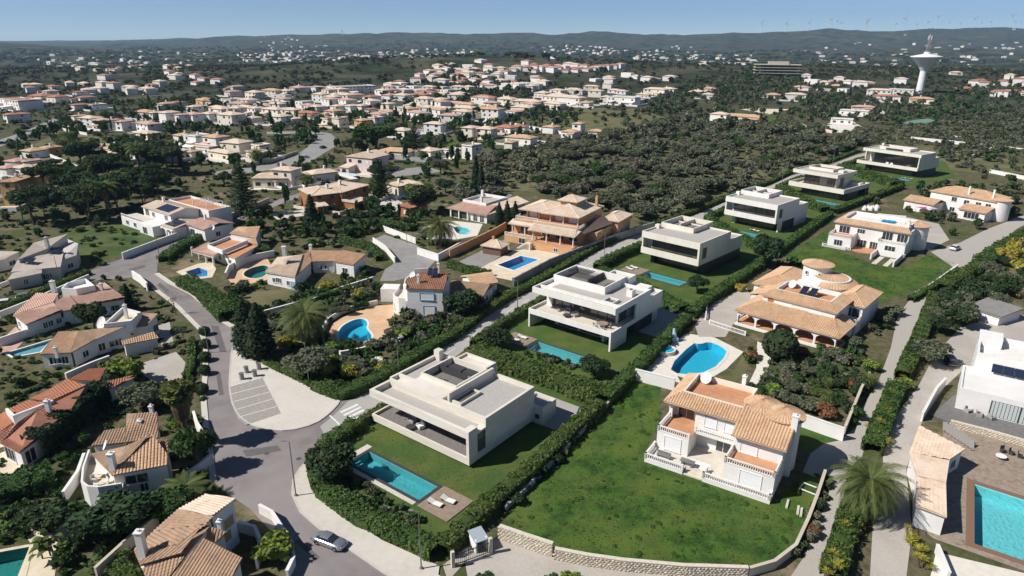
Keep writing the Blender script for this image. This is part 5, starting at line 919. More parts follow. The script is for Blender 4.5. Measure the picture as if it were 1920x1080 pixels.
# ---- house G
c=G(240,860); H=world_house('white house with weathered hipped tile roofs and curved balcony terrace',land='the house with the curved balcony',center=c); t=H.t
H.shed(S(zH,[(705,330,5.0),(890,305,5.4),(888,160,6.9),(712,166,6.9)]),tile_brown,white); H.shed(S(zH,[(512,350,4.3),(708,330,4.6),(705,245,5.4),(590,262,5.2)]),tile_brown,white)
H.shed(S(zH,[(515,392,4.2),(632,515,4.0),(862,285,6.4),(700,350,5.6)]),tile_brown,white); H.shed(S(zH,[(632,515,4.0),(945,455,4.2),(945,400,4.8),(862,285,6.4)]),tile_sand,white); H.shed(S(zH,[(876,395,4.8),(948,398,4.8),(945,315,5.2),(875,308,5.2)]),tile_brown,white)
q=[H.lo(zH(*p)) for p in ((508,400,2.6),(475,500,2.6),(468,580,2.6),(500,605,2.6),(560,610,2.6),(690,590,2.6))]; q2=[(p.x,p.y) for p in q]; mb=MB(); mb.wall(q2,.25,0,3.5); mb.build('parapet',white,t); MB().prism(q2+[(H.lo(zH(700,480,2.6)).x,H.lo(zH(700,480,2.6)).y)],0,2.55).build('balcony_floor',poolstone,t)
q=H.lo(zH(638,470,4.5)); H.chim(q.x,q.y,3.5,6.6,.7); q=H.lo(zH(855,160,6.9)); H.chim(q.x,q.y,6,7.9,.45); q=H.lo(zH(790,228,6)); H.chim(q.x,q.y,5.6,6.6,.5); q=H.lo(zH(595,365,4.5)); H.dish(q.x,q.y,4.2,.7,R(-60))
q=H.lo(zH(775,530,2.6)); H.win('v',q.y-.9,q.x+.3,2.2,2.6,1.3,-1)
tt=thing('garden_table','white plastic table on the curved balcony','table',zH(575,520,2.56)); part(tt,'tabletop',white,[(-.9,.9,-.5,.5,.68,.74)])
for x in (-.8,.8):
    for y in (-.4,.4): part(tt,'leg',white,[(x-.04,x+.04,y-.04,y+.04,0,.68)])
for i,(x,y,a) in enumerate(((530,545,1.2),(545,575,.6),(600,560,-.6))):
    tt=thing('garden_chair','white plastic chair on the curved balcony, '+('leftmost','nearest','rightmost')[i]+' of three','chair',zH(x,y,2.56),a,'chairs on the curved balcony'); part(tt,'seat',white,[(-.25,.25,-.25,.25,.4,.46)]); part(tt,'backrest',white,[(-.25,.25,.2,.27,.46,.9)])
    for sx in (-.2,.2):
        for sy in (-.2,.2): part(tt,'leg',white,[(sx-.03,sx+.03,sy-.03,sy+.03,0,.4)])
# ---- house F at the bottom
c=G(390,1010); H=world_house('white house with long weathered tile roofs and ochre shutters at the bottom edge',land='the ochre-shuttered house',center=c); t=H.t
H.shed(S(zH,[(1003,706,4.6),(1160,620,4.6),(1326,640,6.4),(1195,748,6.4)]),tile_pale,white); H.shed(S(zH,[(862,832,4.2),(1003,706,4.6),(1195,748,6.35),(1160,792,6.2)]),tile_brown,white); H.shed(S(zH,[(755,935,3.4),(862,832,4.2),(1180,795,6.0),(1000,905,5.0)]),tile_brown,white); H.shed(S(zH,[(790,1020,3.2),(755,935,3.4),(1000,905,5.0),(1180,797,6.0),(1050,960,4.4)]),tile_brown,white)
H.shed(S(zH,[(1140,860,4.6),(1215,888,4.4),(1275,830,5.6),(1185,800,5.8)]),tile_brown,white); H.shed(S(zH,[(960,1090,3.6),(1250,1190,3.6),(1365,978,5.4),(1150,870,5.6)]),tile_brown,white); H.shed(S(zH,[(800,1040,3.2),(1050,960,4.4),(960,1090,3.4),(830,1110,3.2)]),tile_brown,white)
q=H.lo(zH(800,925,4.6)); H.chim(q.x,q.y,3.4,6.8,.75); q=H.lo(zH(1238,815,5.6)); H.chim(q.x,q.y,5,6.6,.4)
for p,zz in (((1285,780),3.2),((1310,875),1.6),((1325,1060),2.0)): q=H.lo(zH(p[0],p[1],zz+.6)); H.win('u',q.x+.1,q.y,zz,1.5,1.3,1,gm=shutter_o,n=1)
# ---- house E, white modern at the right edge, and its curved-roof wing
zE=Zm(1280,360,3); H=House(G(1790,765),G(1930,800),'white flat-roofed house with solar panels and a long curtained window at the right edge','house',land='the flat-roofed house at the right edge'); t=H.t; L=H.L
H.wall(white,(0,24,0,10,0,3.6)); H.wall(white,(1.5,24,10,20,0,5.6)); part(t,'window',glass,[(4.5,20,-.03,0,.2,2.9)])
for k in range(30): part(t,'curtain',M('curtain_cloth',(.50,.54,.52)),[(4.6+.5*k,5.02+.5*k,-.06-.03*(k%2),-.03,.25,2.85)])
for k in range(5): part(t,'window_mullion',frame_d,[(4.5+3.85*k,4.62+3.85*k,-.14,-.03,.2,2.9)])
ring(t,'roof_parapet',white,1.5,24,10,20,5.6,6.6,.35); part(t,'roof_floor',whiterender,[(1.8,23.7,10.3,19.7,5.6,5.63)]); ring(t,'roof_parapet',white,0,24,0,10,3.6,3.8,.3); H.panels(4,13.5,9.0,9.9,4.0,5.3,6,1); H.wall(white,(1.5,5,16,20,5.6,7.4),name='stair_head'); H.occ(-1,26,-1,21)
zr=Zm(1280,720,3); c=zr(1400,450); H=world_house('long white wing with a curved sandy tile roof beside the gravel drive',land='the curved-roof wing',center=c); t=H.t
H.shed(S(zr,[(1330,235,3.4),(1275,385,3.2),(1500,430,3.0),(1590,365,3.2)]),tile_pale,white); H.shed(S(zr,[(1275,385,3.2),(1315,520,3.2),(1480,560,3.0),(1500,430,3.0)]),tile_pale,white); H.shed(S(zr,[(1315,520,3.2),(1312,685,3.2),(1485,750,3.0),(1480,560,3.0)]),tile_pale,white)
# shed
zS=Zm(1280,360,3); H=House(zS(1600,640,2.2),zS(1785,700,2.2),'flat grey corrugated shed among bushes on the right','shed',name='shed'); L=H.L; H.wall(white,(0,L,0,8,0,2.1)); H.slope([(-.3,-.3,2.1),(L+.3,-.3,2.1),(L+.3,8.4,2.6),(-.3,8.4,2.6)],M('fibre_cement',(.34,.32,.30),(.28,.265,.25),1,.95)); H.occ(0,L,0,8)
# ======================= HOUSES OF THE TOWN =======================
def GT(x,y,it=8):
    """place on the terrain seen at a picture point"""
    z=0
    for _ in range(it):
        p=G(x,y,min(z,40)); 
        if p.y<0 or p.y>9000: return None
        z=z*.5+hf(p.x,p.y)*.5
    return Vector((p.x,p.y,hf(p.x,p.y)))
WN={'w':(white,'white'),'c':(cream,'cream'),'o':(ochre,'ochre'),'p':(pinkw,'pale pink'),'r':(brown,'rust-coloured'),'b':(whiterender,'bright white')}
TN={'s':(tile_sand,'sandy tile'),'r':(tile_red,'red tile'),'p':(tile_pink,'pink tile'),'l':(tile_pale,'pale tile'),'f':(whiterender,'flat white'),'b':(tile_brown,'brown tile')}
NH=[0]
def qhouse(a,b,ze,depth,w='w',t='s',roof='hip',seed=None,z0=0.0,label=None):
    NH[0]+=1; r=random.Random(seed or NH[0]*13+5); wm,wn=WN[w]; tm,tn=TN[t]; L=(Vector(b)-Vector(a)).length
    a=Vector((a[0],a[1],0)); b=Vector((b[0],b[1],0)); st='two-storey' if ze>4.6 else 'low'
    if ze>7.5: st='three-storey'
    rn=tn+(' roof' if t!='f' else ' roof')
    lab=label or f'{st} {wn} house with {rn}'
    H=House(a,b,lab,'house',group='houses of the town',auto=label is None); L=H.L; T=H.t
    T.location.z=z0; near=a.y<270
    H.wall(wm,(0,L,0,depth,-1.5 if z0 else 0,ze-.02))
    ze+=.5; zr=ze+min(L,depth)*.15
    if roof=='flat':
        ring(T,'parapet',wm,0,L,0,depth,ze-.02,ze+.55,.3); part(T,'roof',gravel if r.random()<.5 else terracotta,[(.3,L-.3,.3,depth-.3,ze-.02,ze+.05)])
    elif near:
        if roof=='hip': H.hip(0,L,0,depth,ze,zr,tm)
        else: H.gable(0,L,0,depth,ze,zr,tm,'u' if roof=='gable' else 'v',wm=wm)
    else:
        o=.5; mb=MB(); u0,u1,v0,v1=-o,L+o,-o,depth+o; hw=min(u1-u0,v1-v0)/2 if roof=='hip' else 0
        if (u1-u0>=v1-v0 and roof!='gablev') or roof=='gable': A=[(u0,v0),(u1,v0),(u1,v1),(u0,v1)]; c=(v0+v1)/2; ra,rb=(u0+hw,c),(u1-hw,c); S=[[0,1,5,4],[1,2,5],[2,3,4,5],[3,0,4]]
        else: A=[(u0,v0),(u1,v0),(u1,v1),(u0,v1)]; c=(u0+u1)/2; ra,rb=(c,v0+hw),(c,v1-hw); S=[[0,1,4],[1,2,5,4],[2,3,5],[3,0,4,5]]
        mb.v=[(x,y,ze) for x,y in A]+[(ra[0],ra[1],zr),(rb[0],rb[1],zr)]+[(x,y,ze-.15) for x,y in A]; mb.f=[tuple(s) for s in S]+[(6,7,1,0),(7,8,2,1),(8,9,3,2),(9,6,0,3),(9,8,7,6)]
        if hw==0: mb.f=[f for f in mb.f]
        mb.build('roof',tm,T)
    ns=1 if ze<4.6 else (2 if ze<7.5 else 3)
    for s in range(ns):
        n=max(1,int(L/4.2)); zz=.9+s*(ze/ns)
        for k in range(n):
            u=L*(k+.5)/n+r.uniform(-.4,.4); ww=r.choice((1.1,1.4,2.0))
            part(T,'window',glass if r.random()<.8 else shutter,[(u-ww/2,u+ww/2,-.05,.0,zz,zz+1.35)])
        for c,o in ((0,-1),(L,1)):
            if r.random()<.75: v=depth*r.uniform(.3,.7); part(T,'window',glass,[((c-.05,c) if o<0 else (c,c+.05))+(v-.6,v+.6,zz,zz+1.2)])
    if near or r.random()<.6:
        u,v=L*r.uniform(.2,.8),depth*r.uniform(.35,.65); part(T,'chimney',white,[(u-.4,u+.4,v-.4,v+.4,ze-.1,zr+1.1 if roof!='flat' else ze+1.6)])
    if r.random()<.55 and L>8:      # a lower wing
        lw=L*r.uniform(.35,.5); dw=depth*r.uniform(.3,.45); x=0 if r.random()<.5 else L-lw; h=min(2.9,ze-.4)
        H.wall(wm,(x+.1,x+lw-.1,-dw,-.02,0,h),name='wing')
        mb=MB(); mb.v=[(x-.2,-dw-.3,h),(x+lw+.2,-dw-.3,h),(x+lw+.2,-.02,h+.7),(x-.2,-.02,h+.7),(x-.2,-dw-.3,h-.15),(x+lw+.2,-dw-.3,h-.15),(x+lw+.2,-.02,h-.15),(x-.2,-.02,h-.15)]; mb.f=[(0,1,2,3),(4,5,1,0),(5,6,2,1),(7,4,0,3)]; mb.build('wing_roof',tm if t!='f' else whiterender,T)
        part(T,'window',glass,[(x+lw*.3,x+lw*.7,-dw-.05,-dw,.5,2.2)])
    if a.y<720:
        if r.random()<.62:
            m0,m1,m2=r.uniform(3,7),r.uniform(3,7),r.uniform(4,8); ring(T,'garden_wall',white if r.random()<.8 else cream,-m0,L+m1,-m2,depth+3,0,r.uniform(1.0,1.5),.3)
        if r.random()<.6:
            pd=r.uniform(3,5.5); x0=-r.uniform(0,2.5); part(T,'patio',poolpale if r.random()<.6 else poolstone,[(x0,L+r.uniform(0,2.5),-pd,-.06,-.1,.07)]); H.occ(0,L,-pd,0)
            if r.random()<.35 and L>9: ring(T,'pool_edge',whiterender,L*.3,L*.3+6,-pd-4.4,-pd-.6,0,.16,.35); part(T,'pool_water',M('pool_surface',(.04,.42,.58),(.05,.48,.62),2,.08,spec=.6),[(L*.3+.35,L*.3+5.65,-pd-4.05,-pd-.95,0,.1)]); H.occ(L*.3,L*.3+6,-pd-4.4,-pd)
    H.occ(0,L,0,depth); return H
def rows(zm,ents):
    for e in ents:
        x0,y0,x1,y1,ze,d=e[:6]; w,t=e[6][0],e[6][1]; roof=e[7] if len(e)>7 else ('flat' if t=='f' else 'hip')
        a,b=zm(x0,y0,ze),zm(x1,y1,ze); an=math.atan2(b.y-a.y,b.x-a.x)
        if a.y>280 and an>-.3:
            c_=(a+b)/2; L_=(b-a).length*.42; ro=-R(30)+R((NH[0]*37)%17-8); dv=Vector((math.cos(ro),math.sin(ro),0)); a,b=c_-dv*L_,c_+dv*L_
        qhouse(a,b,ze,d,w,t,roof)
rows(Zm(320,220,6),[(920,700,1300,700,3.4,9,'cl'),(1130,600,1350,615,6.4,7,'cl'),(1385,690,1600,650,3.2,9,'cl'),(1600,655,1880,620,3.4,8,'cl'),(415,385,640,420,3.2,7,'cl'),(515,290,800,305,6.2,10,'cl'),(770,400,1050,400,3.2,8,'cl'),(860,330,1040,330,5.6,7,'cf'),(285,245,570,222,6,9,'ws'),(90,330,500,350,2.8,6,'wf'),(100,405,265,392,3.0,7,'ws'),(-60,400,90,410,3.2,8,'wf'),(0,230,150,200,4,8,'ws'),(140,210,280,230,5.5,9,'wf')])
rows(Zm(320,130,6),[(440,525,755,512,6,12,'cl'),(800,556,945,556,3,9,'cl'),(1055,545,1275,532,5,11,'wl'),(1280,563,1390,566,3,8,'cl'),(10,522,120,520,5.6,9,'wp'),(150,505,245,520,5.6,9,'wp'),(320,505,430,512,5.6,9,'wl'),(1160,462,1300,452,4,11,'wp'),(1365,522,1480,468,4,9,'cr'),(1520,432,1670,422,5,10,'wl'),(1760,422,1900,420,4,10,'cl'),(1700,482,1860,472,4.2,11,'cs'),(1670,562,1780,566,3.2,10,'cf'),(1790,566,1910,562,5.2,10,'cf'),(610,447,780,442,5.6,10,'wl'),(820,447,990,442,5.6,10,'wl'),(410,462,600,442,5.4,10,'cl'),(1050,472,1160,442,5.4,10,'wl'),(525,352,710,342,5.4,14,'bf'),(430,382,530,355,3.4,10,'wr'),(730,382,880,376,3.6,14,'bf'),(890,384,1050,372,3.6,14,'bf'),(1060,388,1260,378,4.6,12,'bf'),(820,272,960,258,5.4,12,'cl'),(1000,252,1180,234,5.4,12,'cs'),(1200,252,1310,242,5,12,'cl'),(1320,217,1450,204,5,14,'pp'),(1480,212,1660,202,5,14,'wf'),(1680,212,1850,207,4,14,'cl'),(1560,292,1720,282,6,12,'bl'),(1730,292,1830,302,4.4,12,'wl'),(1830,284,1930,276,4.6,12,'cl'),(200,352,420,352,3.6,14,'os'),(580,262,680,254,4,14,'pp'),(620,202,720,198,4,16,'wp'),(140,432,280,425,5,10,'wl'),(1440,470,1530,462,4,9,'wl')])
rows(Zm(0,90,6),[(760,776,870,772,5,9,'cp'),(872,792,1020,802,5,9,'wl'),(1022,818,1140,832,5,9,'wp'),(1142,822,1250,822,5,9,'wp'),(1252,842,1400,834,5,9,'wp'),(1420,850,1500,846,4,9,'wl'),(1520,880,1660,842,4.6,9,'wp'),(1500,722,1650,732,4.4,10,'cs'),(1740,737,1900,737,6.6,11,'wl'),(1650,738,1735,736,5,10,'wl'),(320,556,455,534,4,14,'cr'),(465,562,670,552,4,14,'cr'),(800,566,950,560,3.6,14,'wr'),(750,652,870,644,4,12,'wr'),(885,652,1100,642,3.6,12,'wf'),(70,592,200,606,7,18,'bf'),(-20,575,60,590,6,16,'bf'),(-30,765,130,752,5,14,'wr'),(1740,640,1860,628,4,11,'wp'),(1880,625,1960,615,4,11,'wr'),(780,505,890,500,3,12,'wr'),(450,495,540,488,5,12,'cl')])
rows(Zm(0,220,6),[(170,392,400,386,3.2,9,'ws'),(415,362,540,342,3.2,8,'os'),(50,502,170,512,3.4,8,'wp'),(175,512,310,504,3.2,8,'wp'),(300,556,500,566,3.2,9,'ws'),(90,600,290,560,3.2,7,'wl'),(-40,600,60,565,3.2,8,'wp'),(-10,742,160,742,8.2,12,'os'),(215,705,370,702,6.4,9,'os'),(700,712,900,702,3.2,8,'wr'),(930,722,1115,690,3.4,8,'ws'),(920,345,1060,350,3.2,12,'cl'),(1065,360,1340,372,3.2,12,'cs'),(1190,435,1380,400,3,8,'wp'),(1390,420,1560,418,3,8,'wp'),(1450,205,1700,170,3,9,'cl')])
rows(Zm(640,220,6),[(0,482,390,440,6.4,12,'pl','gablev'),(415,382,750,405,3,9,'cs'),(760,400,1030,362,3,9,'cl'),(510,157,750,152,3.2,9,'wl'),(925,78,1115,88,5,8,'wl'),(1330,125,1490,130,5.6,9,'cl'),(1500,150,1680,130,5.2,9,'cl'),(1730,125,1930,122,3.2,10,'wr'),(1320,335,1500,332,6,8,'bf'),(1100,384,1310,376,3,7,'bf'),(640,790,880,745,3,7,'cl'),(640,1005,780,1035,3,8,'rr'),(1820,295,1930,290,3.4,9,'cs'),(0,862,300,775,5.4,13,'rl'),(-330,900,-20,862,5.2,13,'rl')])
rows(Zm(640,90,6),[(960,702,1220,692,5,12,'wl','gable'),(1230,692,1480,672,5,11,'cl'),(1345,742,1540,742,4,9,'cs'),(1555,702,1780,692,8,11,'ws'),(560,682,720,672,5,10,'wf'),(690,662,900,642,3.2,11,'cl'),(790,582,1000,572,3.6,13,'cl'),(440,542,550,534,4,13,'wp'),(560,544,720,532,4,13,'wl'),(770,542,910,524,3.6,13,'cr'),(110,822,260,822,4.2,9,'os'),(270,800,400,795,5,9,'bf'),(0,662,120,656,4,11,'wl'),(125,660,240,652,4,11,'cl'),(300,762,430,742,3.4,9,'wp'),(1180,522,1390,520,4,13,'cl'),(1410,555,1700,562,4,13,'cr'),(1730,572,1900,572,5,12,'cl'),(1170,642,1320,615,4,10,'pp'),(250,700,330,694,4,10,'wr'),(430,640,540,632,4,11,'cl'),(10,540,140,525,4,14,'cp'),(230,560,330,550,4,14,'wr'),(1000,590,1130,582,4,13,'cl'),(1080,520,1170,514,4,14,'wl')])
rows(Zm(900,90,6),[(170,892,340,910,3.4,9,'wr'),(350,902,490,884,3.2,8,'wr'),(690,902,830,892,3.6,9,'ws'),(895,955,1080,945,3.4,8,'ws'),(1030,862,1140,857,6,7,'ws'),(280,1035,560,1000,3.2,9,'ws'),(1220,952,1370,940,3,7,'ws'),(1350,556,1470,560,4.4,10,'bl'),(1480,575,1680,548,6.2,12,'bf'),(1680,600,1780,585,3.2,9,'bf'),(165,582,390,582,5,12,'cl'),(350,682,550,664,4,10,'cl'),(410,622,600,592,5.4,11,'cl'),(700,642,890,622,4,10,'wl'),(840,582,960,536,6.2,12,'bl'),(970,572,1140,562,4,12,'cs'),(1090,622,1240,622,3.2,11,'ws'),(900,482,1010,482,4,12,'wl'),(1020,492,1130,482,4,12,'wf'),(580,512,760,512,4,13,'cl'),(480,432,610,432,6,13,'wl'),(590,332,720,332,4.6,15,'os'),(380,256,540,250,6,16,'or'),(230,222,350,212,6,17,'bl'),(600,292,720,272,5,16,'wf'),(740,342,880,332,5,15,'bf'),(940,332,1050,322,5,15,'bf'),(900,252,1000,242,5,17,'bf'),(270,400,400,385,4,14,'wf'),(240,330,330,322,4,15,'pp')])
rows(Zm(1100,100,6),[(670,417,840,402,6,11,'cl'),(850,410,950,400,5,11,'cl'),(580,472,670,462,3,8,'cl'),(1170,442,1290,432,4,11,'cl'),(1290,402,1450,402,4,12,'cs'),(1300,466,1420,470,4,10,'wl'),(1370,692,1590,692,5.6,9,'wl'),(1590,735,1880,702,3.6,10,'cs'),(0,270,180,250,4,14,'pf')])
rows(Zm(1280,120,6),[(920,352,1100,352,3,11,'bs'),(1170,352,1370,345,6,10,'bl'),(1260,272,1370,262,5,11,'wp'),(1640,252,1800,250,4,12,'ws'),(1820,222,1930,205,5.4,12,'wp'),(1790,172,1900,162,4,14,'wr'),(1560,300,1640,290,3,10,'bf')])
rows(Zm(1500,120,6),[(740,172,940,162,6,12,'bf'),(630,190,730,185,4,12,'wl'),(770,302,1010,297,6,10,'wl'),(1020,298,1250,292,6,10,'bf'),(860,372,1090,362,5,9,'wr'),(1240,397,1510,397,4,10,'cs'),(580,492,860,492,3.6,9,'pp'),(510,545,700,525,3,7,'bf'),(500,222,610,192,6,11,'bp'),(410,640,530,620,2.8,6,'wf')])
rows(Zm(1600,20,6),[(1180,882,1330,878,3.4,14,'wr'),(1590,852,1770,842,3.4,15,'cl'),(1710,922,1870,912,3.4,12,'bp')])
# white commercial block
H=qhouse(Zm(640,90,6)(-60,450,7),Zm(640,90,6)(390,432,7),7,22,'b','f','flat',label='long flat white commercial block beyond the town houses'); LAND['the long white commercial block']=H.f.o.copy()
# the unfinished concrete building on the hill
zu=Zm(1280,120,6); a=GT(1418,141); H=House(a,a+(GT(1440,141)-a)+Vector((0,-30,0)),'abandoned unfinished concrete building with open floors on the wooded hill','building',land='the unfinished concrete building'); H.t.location.z=a.z; grey=M('bare_concrete',(.16,.15,.14),(.11,.105,.10),.3,.95)
H=None
t=thing('unfinished_building','abandoned unfinished concrete building with open floors on the wooded hill','building',a,R(-16)); bpy.data.objects.remove([o for o in COL.objects if o.name.startswith('house') and o.get('label','').startswith('abandoned')][0]); LAND['the unfinished concrete building']=a.copy()
for k in range(4): part(t,'floor_slab',M('slab_concrete',(.50,.44,.36)),[(-4,56,-2,24,3.6*k+2.6,3.6*k+3.2)])
for x in range(0,57,7): 
    for y in (0,11,22): part(t,'column',grey,[(x-.5,x+.5,y-.5,y+.5,-4,13.4)])
part(t,'core',grey,[(6,52,6,20,-4,13)]); part(t,'roof_block',M('slab_concrete',(.3,.3,.3)),[(14,40,4,18,14,17.6)])
# ---- houses scattered farther away
def scatter_pts(poly,n,seed,mind):
    r=random.Random(seed); xs_=[p[0] for p in poly]; ys_=[p[1] for p in poly]; out=[]
    for _ in range(n*40):
        if len(out)>=n: break
        x=r.uniform(min(xs_),max(xs_)); y=r.uniform(min(ys_),max(ys_))
        if not pip(x,y,poly): continue
        if any(abs(x-q[0])<mind and abs(y-q[1])<mind*.35 for q in out): continue
        out.append((x,y))
    return out
CL=[([(690,178),(760,146),(830,122),(890,113),(950,128),(1010,160),(980,172),(900,168),(800,188)],80,'wlwfclwpwr',11),([(950,128),(1050,121),(1150,119),(1170,127),(1080,136),(980,136)],70,'wrwrwlwp',9),([(330,195),(480,170),(640,178),(700,200),(640,218),(420,225),(330,215)],22,'wlclwpwf',14),([(640,200),(760,185),(900,190),(1000,205),(900,235),(700,240)],22,'clwlwpcs',15),
 ([(0,170),(120,150),(330,140),(420,160),(300,175),(120,185)],26,'wrclwl',12),([(60,125),(250,115),(420,112),(400,128),(200,140)],26,'wlwr',10),([(970,190),(1100,165),(1180,160),(1150,180),(1050,195)],10,'wlcl',14),([(1480,150),(1650,140),(1700,165),(1560,175)],8,'wlwf',14),([(1750,140),(1920,125),(1920,180),(1800,190)],12,'wrcl',16),([(1080,150),(1200,142),(1260,150),(1150,162)],8,'wlwf',14)]
FARB=[]
for poly,n,code,md in CL:
    for i,(x,y) in enumerate(scatter_pts(poly,n,int(poly[0][0]*7+n),md)):
        p=GT(x,y)
        if p is None: continue
        r=random.Random(i*31+n); k=r.randrange(len(code)//2)*2; w,t=code[k],code[k+1]; s=r.uniform(10,17); ang=R(r.uniform(-55,-15)); ze=r.choice((3.4,5.6,6.2)); b=p+Vector((math.cos(ang),math.sin(ang),0))*s
        if not is_free(p.x,p.y): continue
        FARB.append((p,b,ze,r.uniform(8,12),w,t))
FARB.sort(key=lambda e:e[0].y)
room=max(0,292-len([o for o in COL.objects if o.get('category') in('house','villa') and o.parent is None]))
def small_house(p,b,ze,d,w,t):
    wm,wn=WN[w]; tm,tn=TN[t]; H=House(p,b,f"{'two-storey' if ze>4.6 else 'low'} {wn} house with {tn} roof",'house',group='houses of the town',auto=True); H.t.location.z=p.z; L=H.L
    H.wall(wm,(0,L,0,d,-3,ze))
    if t=='f': part(H.t,'roof',gravel,[(.3,L-.3,.3,d-.3,ze,ze+.1)])
    else:
        mb=MB(); o=.5; c=d/2; zr=ze+1.3; mb.v=[(-o,-o,ze),(L+o,-o,ze),(L+o,d+o,ze),(-o,d+o,ze),(c*.8,c,zr),(L-c*.8,c,zr)]; mb.f=[(0,1,5,4),(1,2,5),(2,3,4,5),(3,0,4),(3,2,1,0)]; mb.build('roof',tm,H.t)
    for k in range(2): part(H.t,'window',glass,[(L*(.25+.45*k)-.7,L*(.25+.45*k)+.7,-.06,0,ze-2.2,ze-.8)])
    H.occ(0,L,0,d)
for e in FARB[:room]: small_house(*e)
SPK=[([(440,100),(650,92),(700,112),(560,120),(450,116)],90),([(980,95),(1100,86),(1190,98),(1100,106)],60),([(1160,100),(1300,92),(1330,110),(1200,118)],40),([(1450,90),(1700,72),(1920,66),(1920,115),(1560,118)],110),([(480,76),(590,71),(600,80),(500,84)],60),([(20,112),(200,96),(420,96),(400,108),(100,128)],40),([(640,105),(780,95),(900,95),(860,105),(700,116)],60),([(1290,105),(1400,100),(1420,120),(1300,130)],24)]
groups={}
def addfar(p,s,d,ze,ang,w,t):
    for key,kind in (((w,'wall'),0),((t,'roof'),1)):
        g=groups.setdefault(key,MB()); ca,sa=math.cos(ang),math.sin(ang)
        def q(x,y,z): return (p.x+x*ca-y*sa,p.y+x*sa+y*ca,p.z+z)
        n=len(g.v)
        if kind==0:
            for z in (-6,ze): g.v+=[q(0,0,z),q(s,0,z),q(s,d,z),q(0,d,z)]
            g.f+=[(n+4,n+5,n+6,n+7)]+[(n+i,n+(i+1)%4,n+4+(i+1)%4,n+4+i) for i in range(4)]
        elif t!='f':
            g.v+=[q(-.5,-.5,ze),q(s+.5,-.5,ze),q(s+.5,d+.5,ze),q(-.5,d+.5,ze),q(s*.35,d/2,ze+1.6),q(s*.65,d/2,ze+1.6)]; g.f+=[(n,n+1,n+5,n+4),(n+1,n+2,n+5),(n+2,n+3,n+4,n+5),(n+3,n,n+4)]
for p,b,ze,d,w,t in FARB[room:]: addfar(p,(b-p).length,d,ze,math.atan2(b.y-p.y,b.x-p.x),w,t)
for poly,n in SPK:
    for i,(x,y) in enumerate(scatter_pts(poly,n,int(poly[0][0]+n),5)):
        p=GT(x,y)
        if p is None: continue
        r=random.Random(i+n*7); addfar(p,r.uniform(12,26),r.uniform(9,14),r.choice((4,6,7)),R(r.uniform(-60,-10)),r.choice('wwwbc'),r.choice('llpff'))
far_t=None
for (k,kind),g in groups.items():
    if not g.v: continue
    o=g.build('distant_houses',(WN[k][0] if kind=='wall' else TN[k][0])); put(o,None,None,None,'stuff')
# ======================= PLANTS =======================
def sph(n1=7,n2=10):
    V=[];F=[]
    for i in range(n1+1):
        th=PI*i/n1
        for j in range(n2): V.append((math.sin(th)*math.cos(2*PI*j/n2),math.sin(th)*math.sin(2*PI*j/n2),math.cos(th)))
    for i in range(n1):
        for j in range(n2): F.append((i*n2+j,(i+1)*n2+j,(i+1)*n2+(j+1)%n2,i*n2+(j+1)%n2))
    return np.array(V),np.array(F)
SV,SF=sph(6,9)
def crown(lobes,n,size,seed,core=.74,up=.35,shell=(.72,1.06),aspect=.6,spread=.55):
    r=np.random.default_rng(seed); Vs=[];Fs=[];As=[];o=0; w=np.array([l[3]*l[4]+l[4]*l[5]+l[3]*l[5] for l in lobes]); cnt=(n*w/w.sum()).astype(int)
    for l,c in zip(lobes,cnt):
        C=np.array(l[:3]); Rr=np.array(l[3:6])
        if core:
            nz=1+.18*r.normal(size=(len(SV),1)); V=SV*Rr*core*nz+C; Vs.append(V); Fs.append(SF+o); As.append(r.uniform(0,.5,len(SF))); o+=len(V)  # core faces take only the darker tints, inner shade put into colour
        D=r.normal(size=(c,3)); D/=np.linalg.norm(D,axis=1,keepdims=True); D[:,2]=np.where(D[:,2]<-.55,-D[:,2],D[:,2]); P=C+D*Rr*r.uniform(shell[0],shell[1],(c,1)); N=D*(1-spread)+r.normal(size=(c,3))*spread; N[:,2]+=up
        V,F,A=leafcards(P,N,size,r,aspect); Vs.append(V); Fs.append(F+o); As.append(A); o+=len(V)
    return np.concatenate(Vs),np.concatenate(Fs),np.concatenate(As)
def rlobes(n,R0,H0,seed,squash=.8,r=(.38,.62)):
    g=random.Random(seed); L=[(0,0,H0,R0*.62,R0*.62,R0*.55*squash)]
    for k in range(n):
        a=2*PI*k/n+g.uniform(-.4,.4); d=R0*g.uniform(.45,.72); q=R0*g.uniform(*r); L.append((d*math.cos(a),d*math.sin(a),H0+R0*g.uniform(-.35,.38)*squash,q,q,q*squash))
    return L
PROTO={}
def proto(name,crown_v,trunk_mb,mat,tmat=None,cname='crown'):
    c=npmesh(cname,*crown_v[:2],mat,crown_v[2],link=False); t=None
    if trunk_mb is not None: me=trunk_mb.mesh('trunk'); me.materials.append(tmat or bark); t=me
    PROTO[name]=(c.data,t,cname); bpy.data.objects.remove(c)
def trunk(h,r,br=3,seed=1,lean=.3,r2=None):
    g=random.Random(seed); mb=MB(); top=Vector((g.uniform(-lean,lean),g.uniform(-lean,lean),h)); mb.tube([(0,0,-.2),tuple(top*.5+Vector((g.uniform(-.1,.1),0,0))),tuple(top)],r,7,r2 or r*.6)
    for k in range(br):
        a=2*PI*k/br+g.uniform(-.5,.5); e=top+Vector((math.cos(a)*h*.5,math.sin(a)*h*.5,h*.45)); mb.tube([tuple(top*.8),tuple(top*.5+e*.5+Vector((0,0,.1))),tuple(e)],r*.5,5,r*.2)
    return mb
for i in range(3): proto(f'broad{i}',crown(rlobes(7,3.0,4.2,i+3),1500,.34,i+1),trunk(2.6,.26,4,i),(lf_green,lf_dark,lf_green)[i])
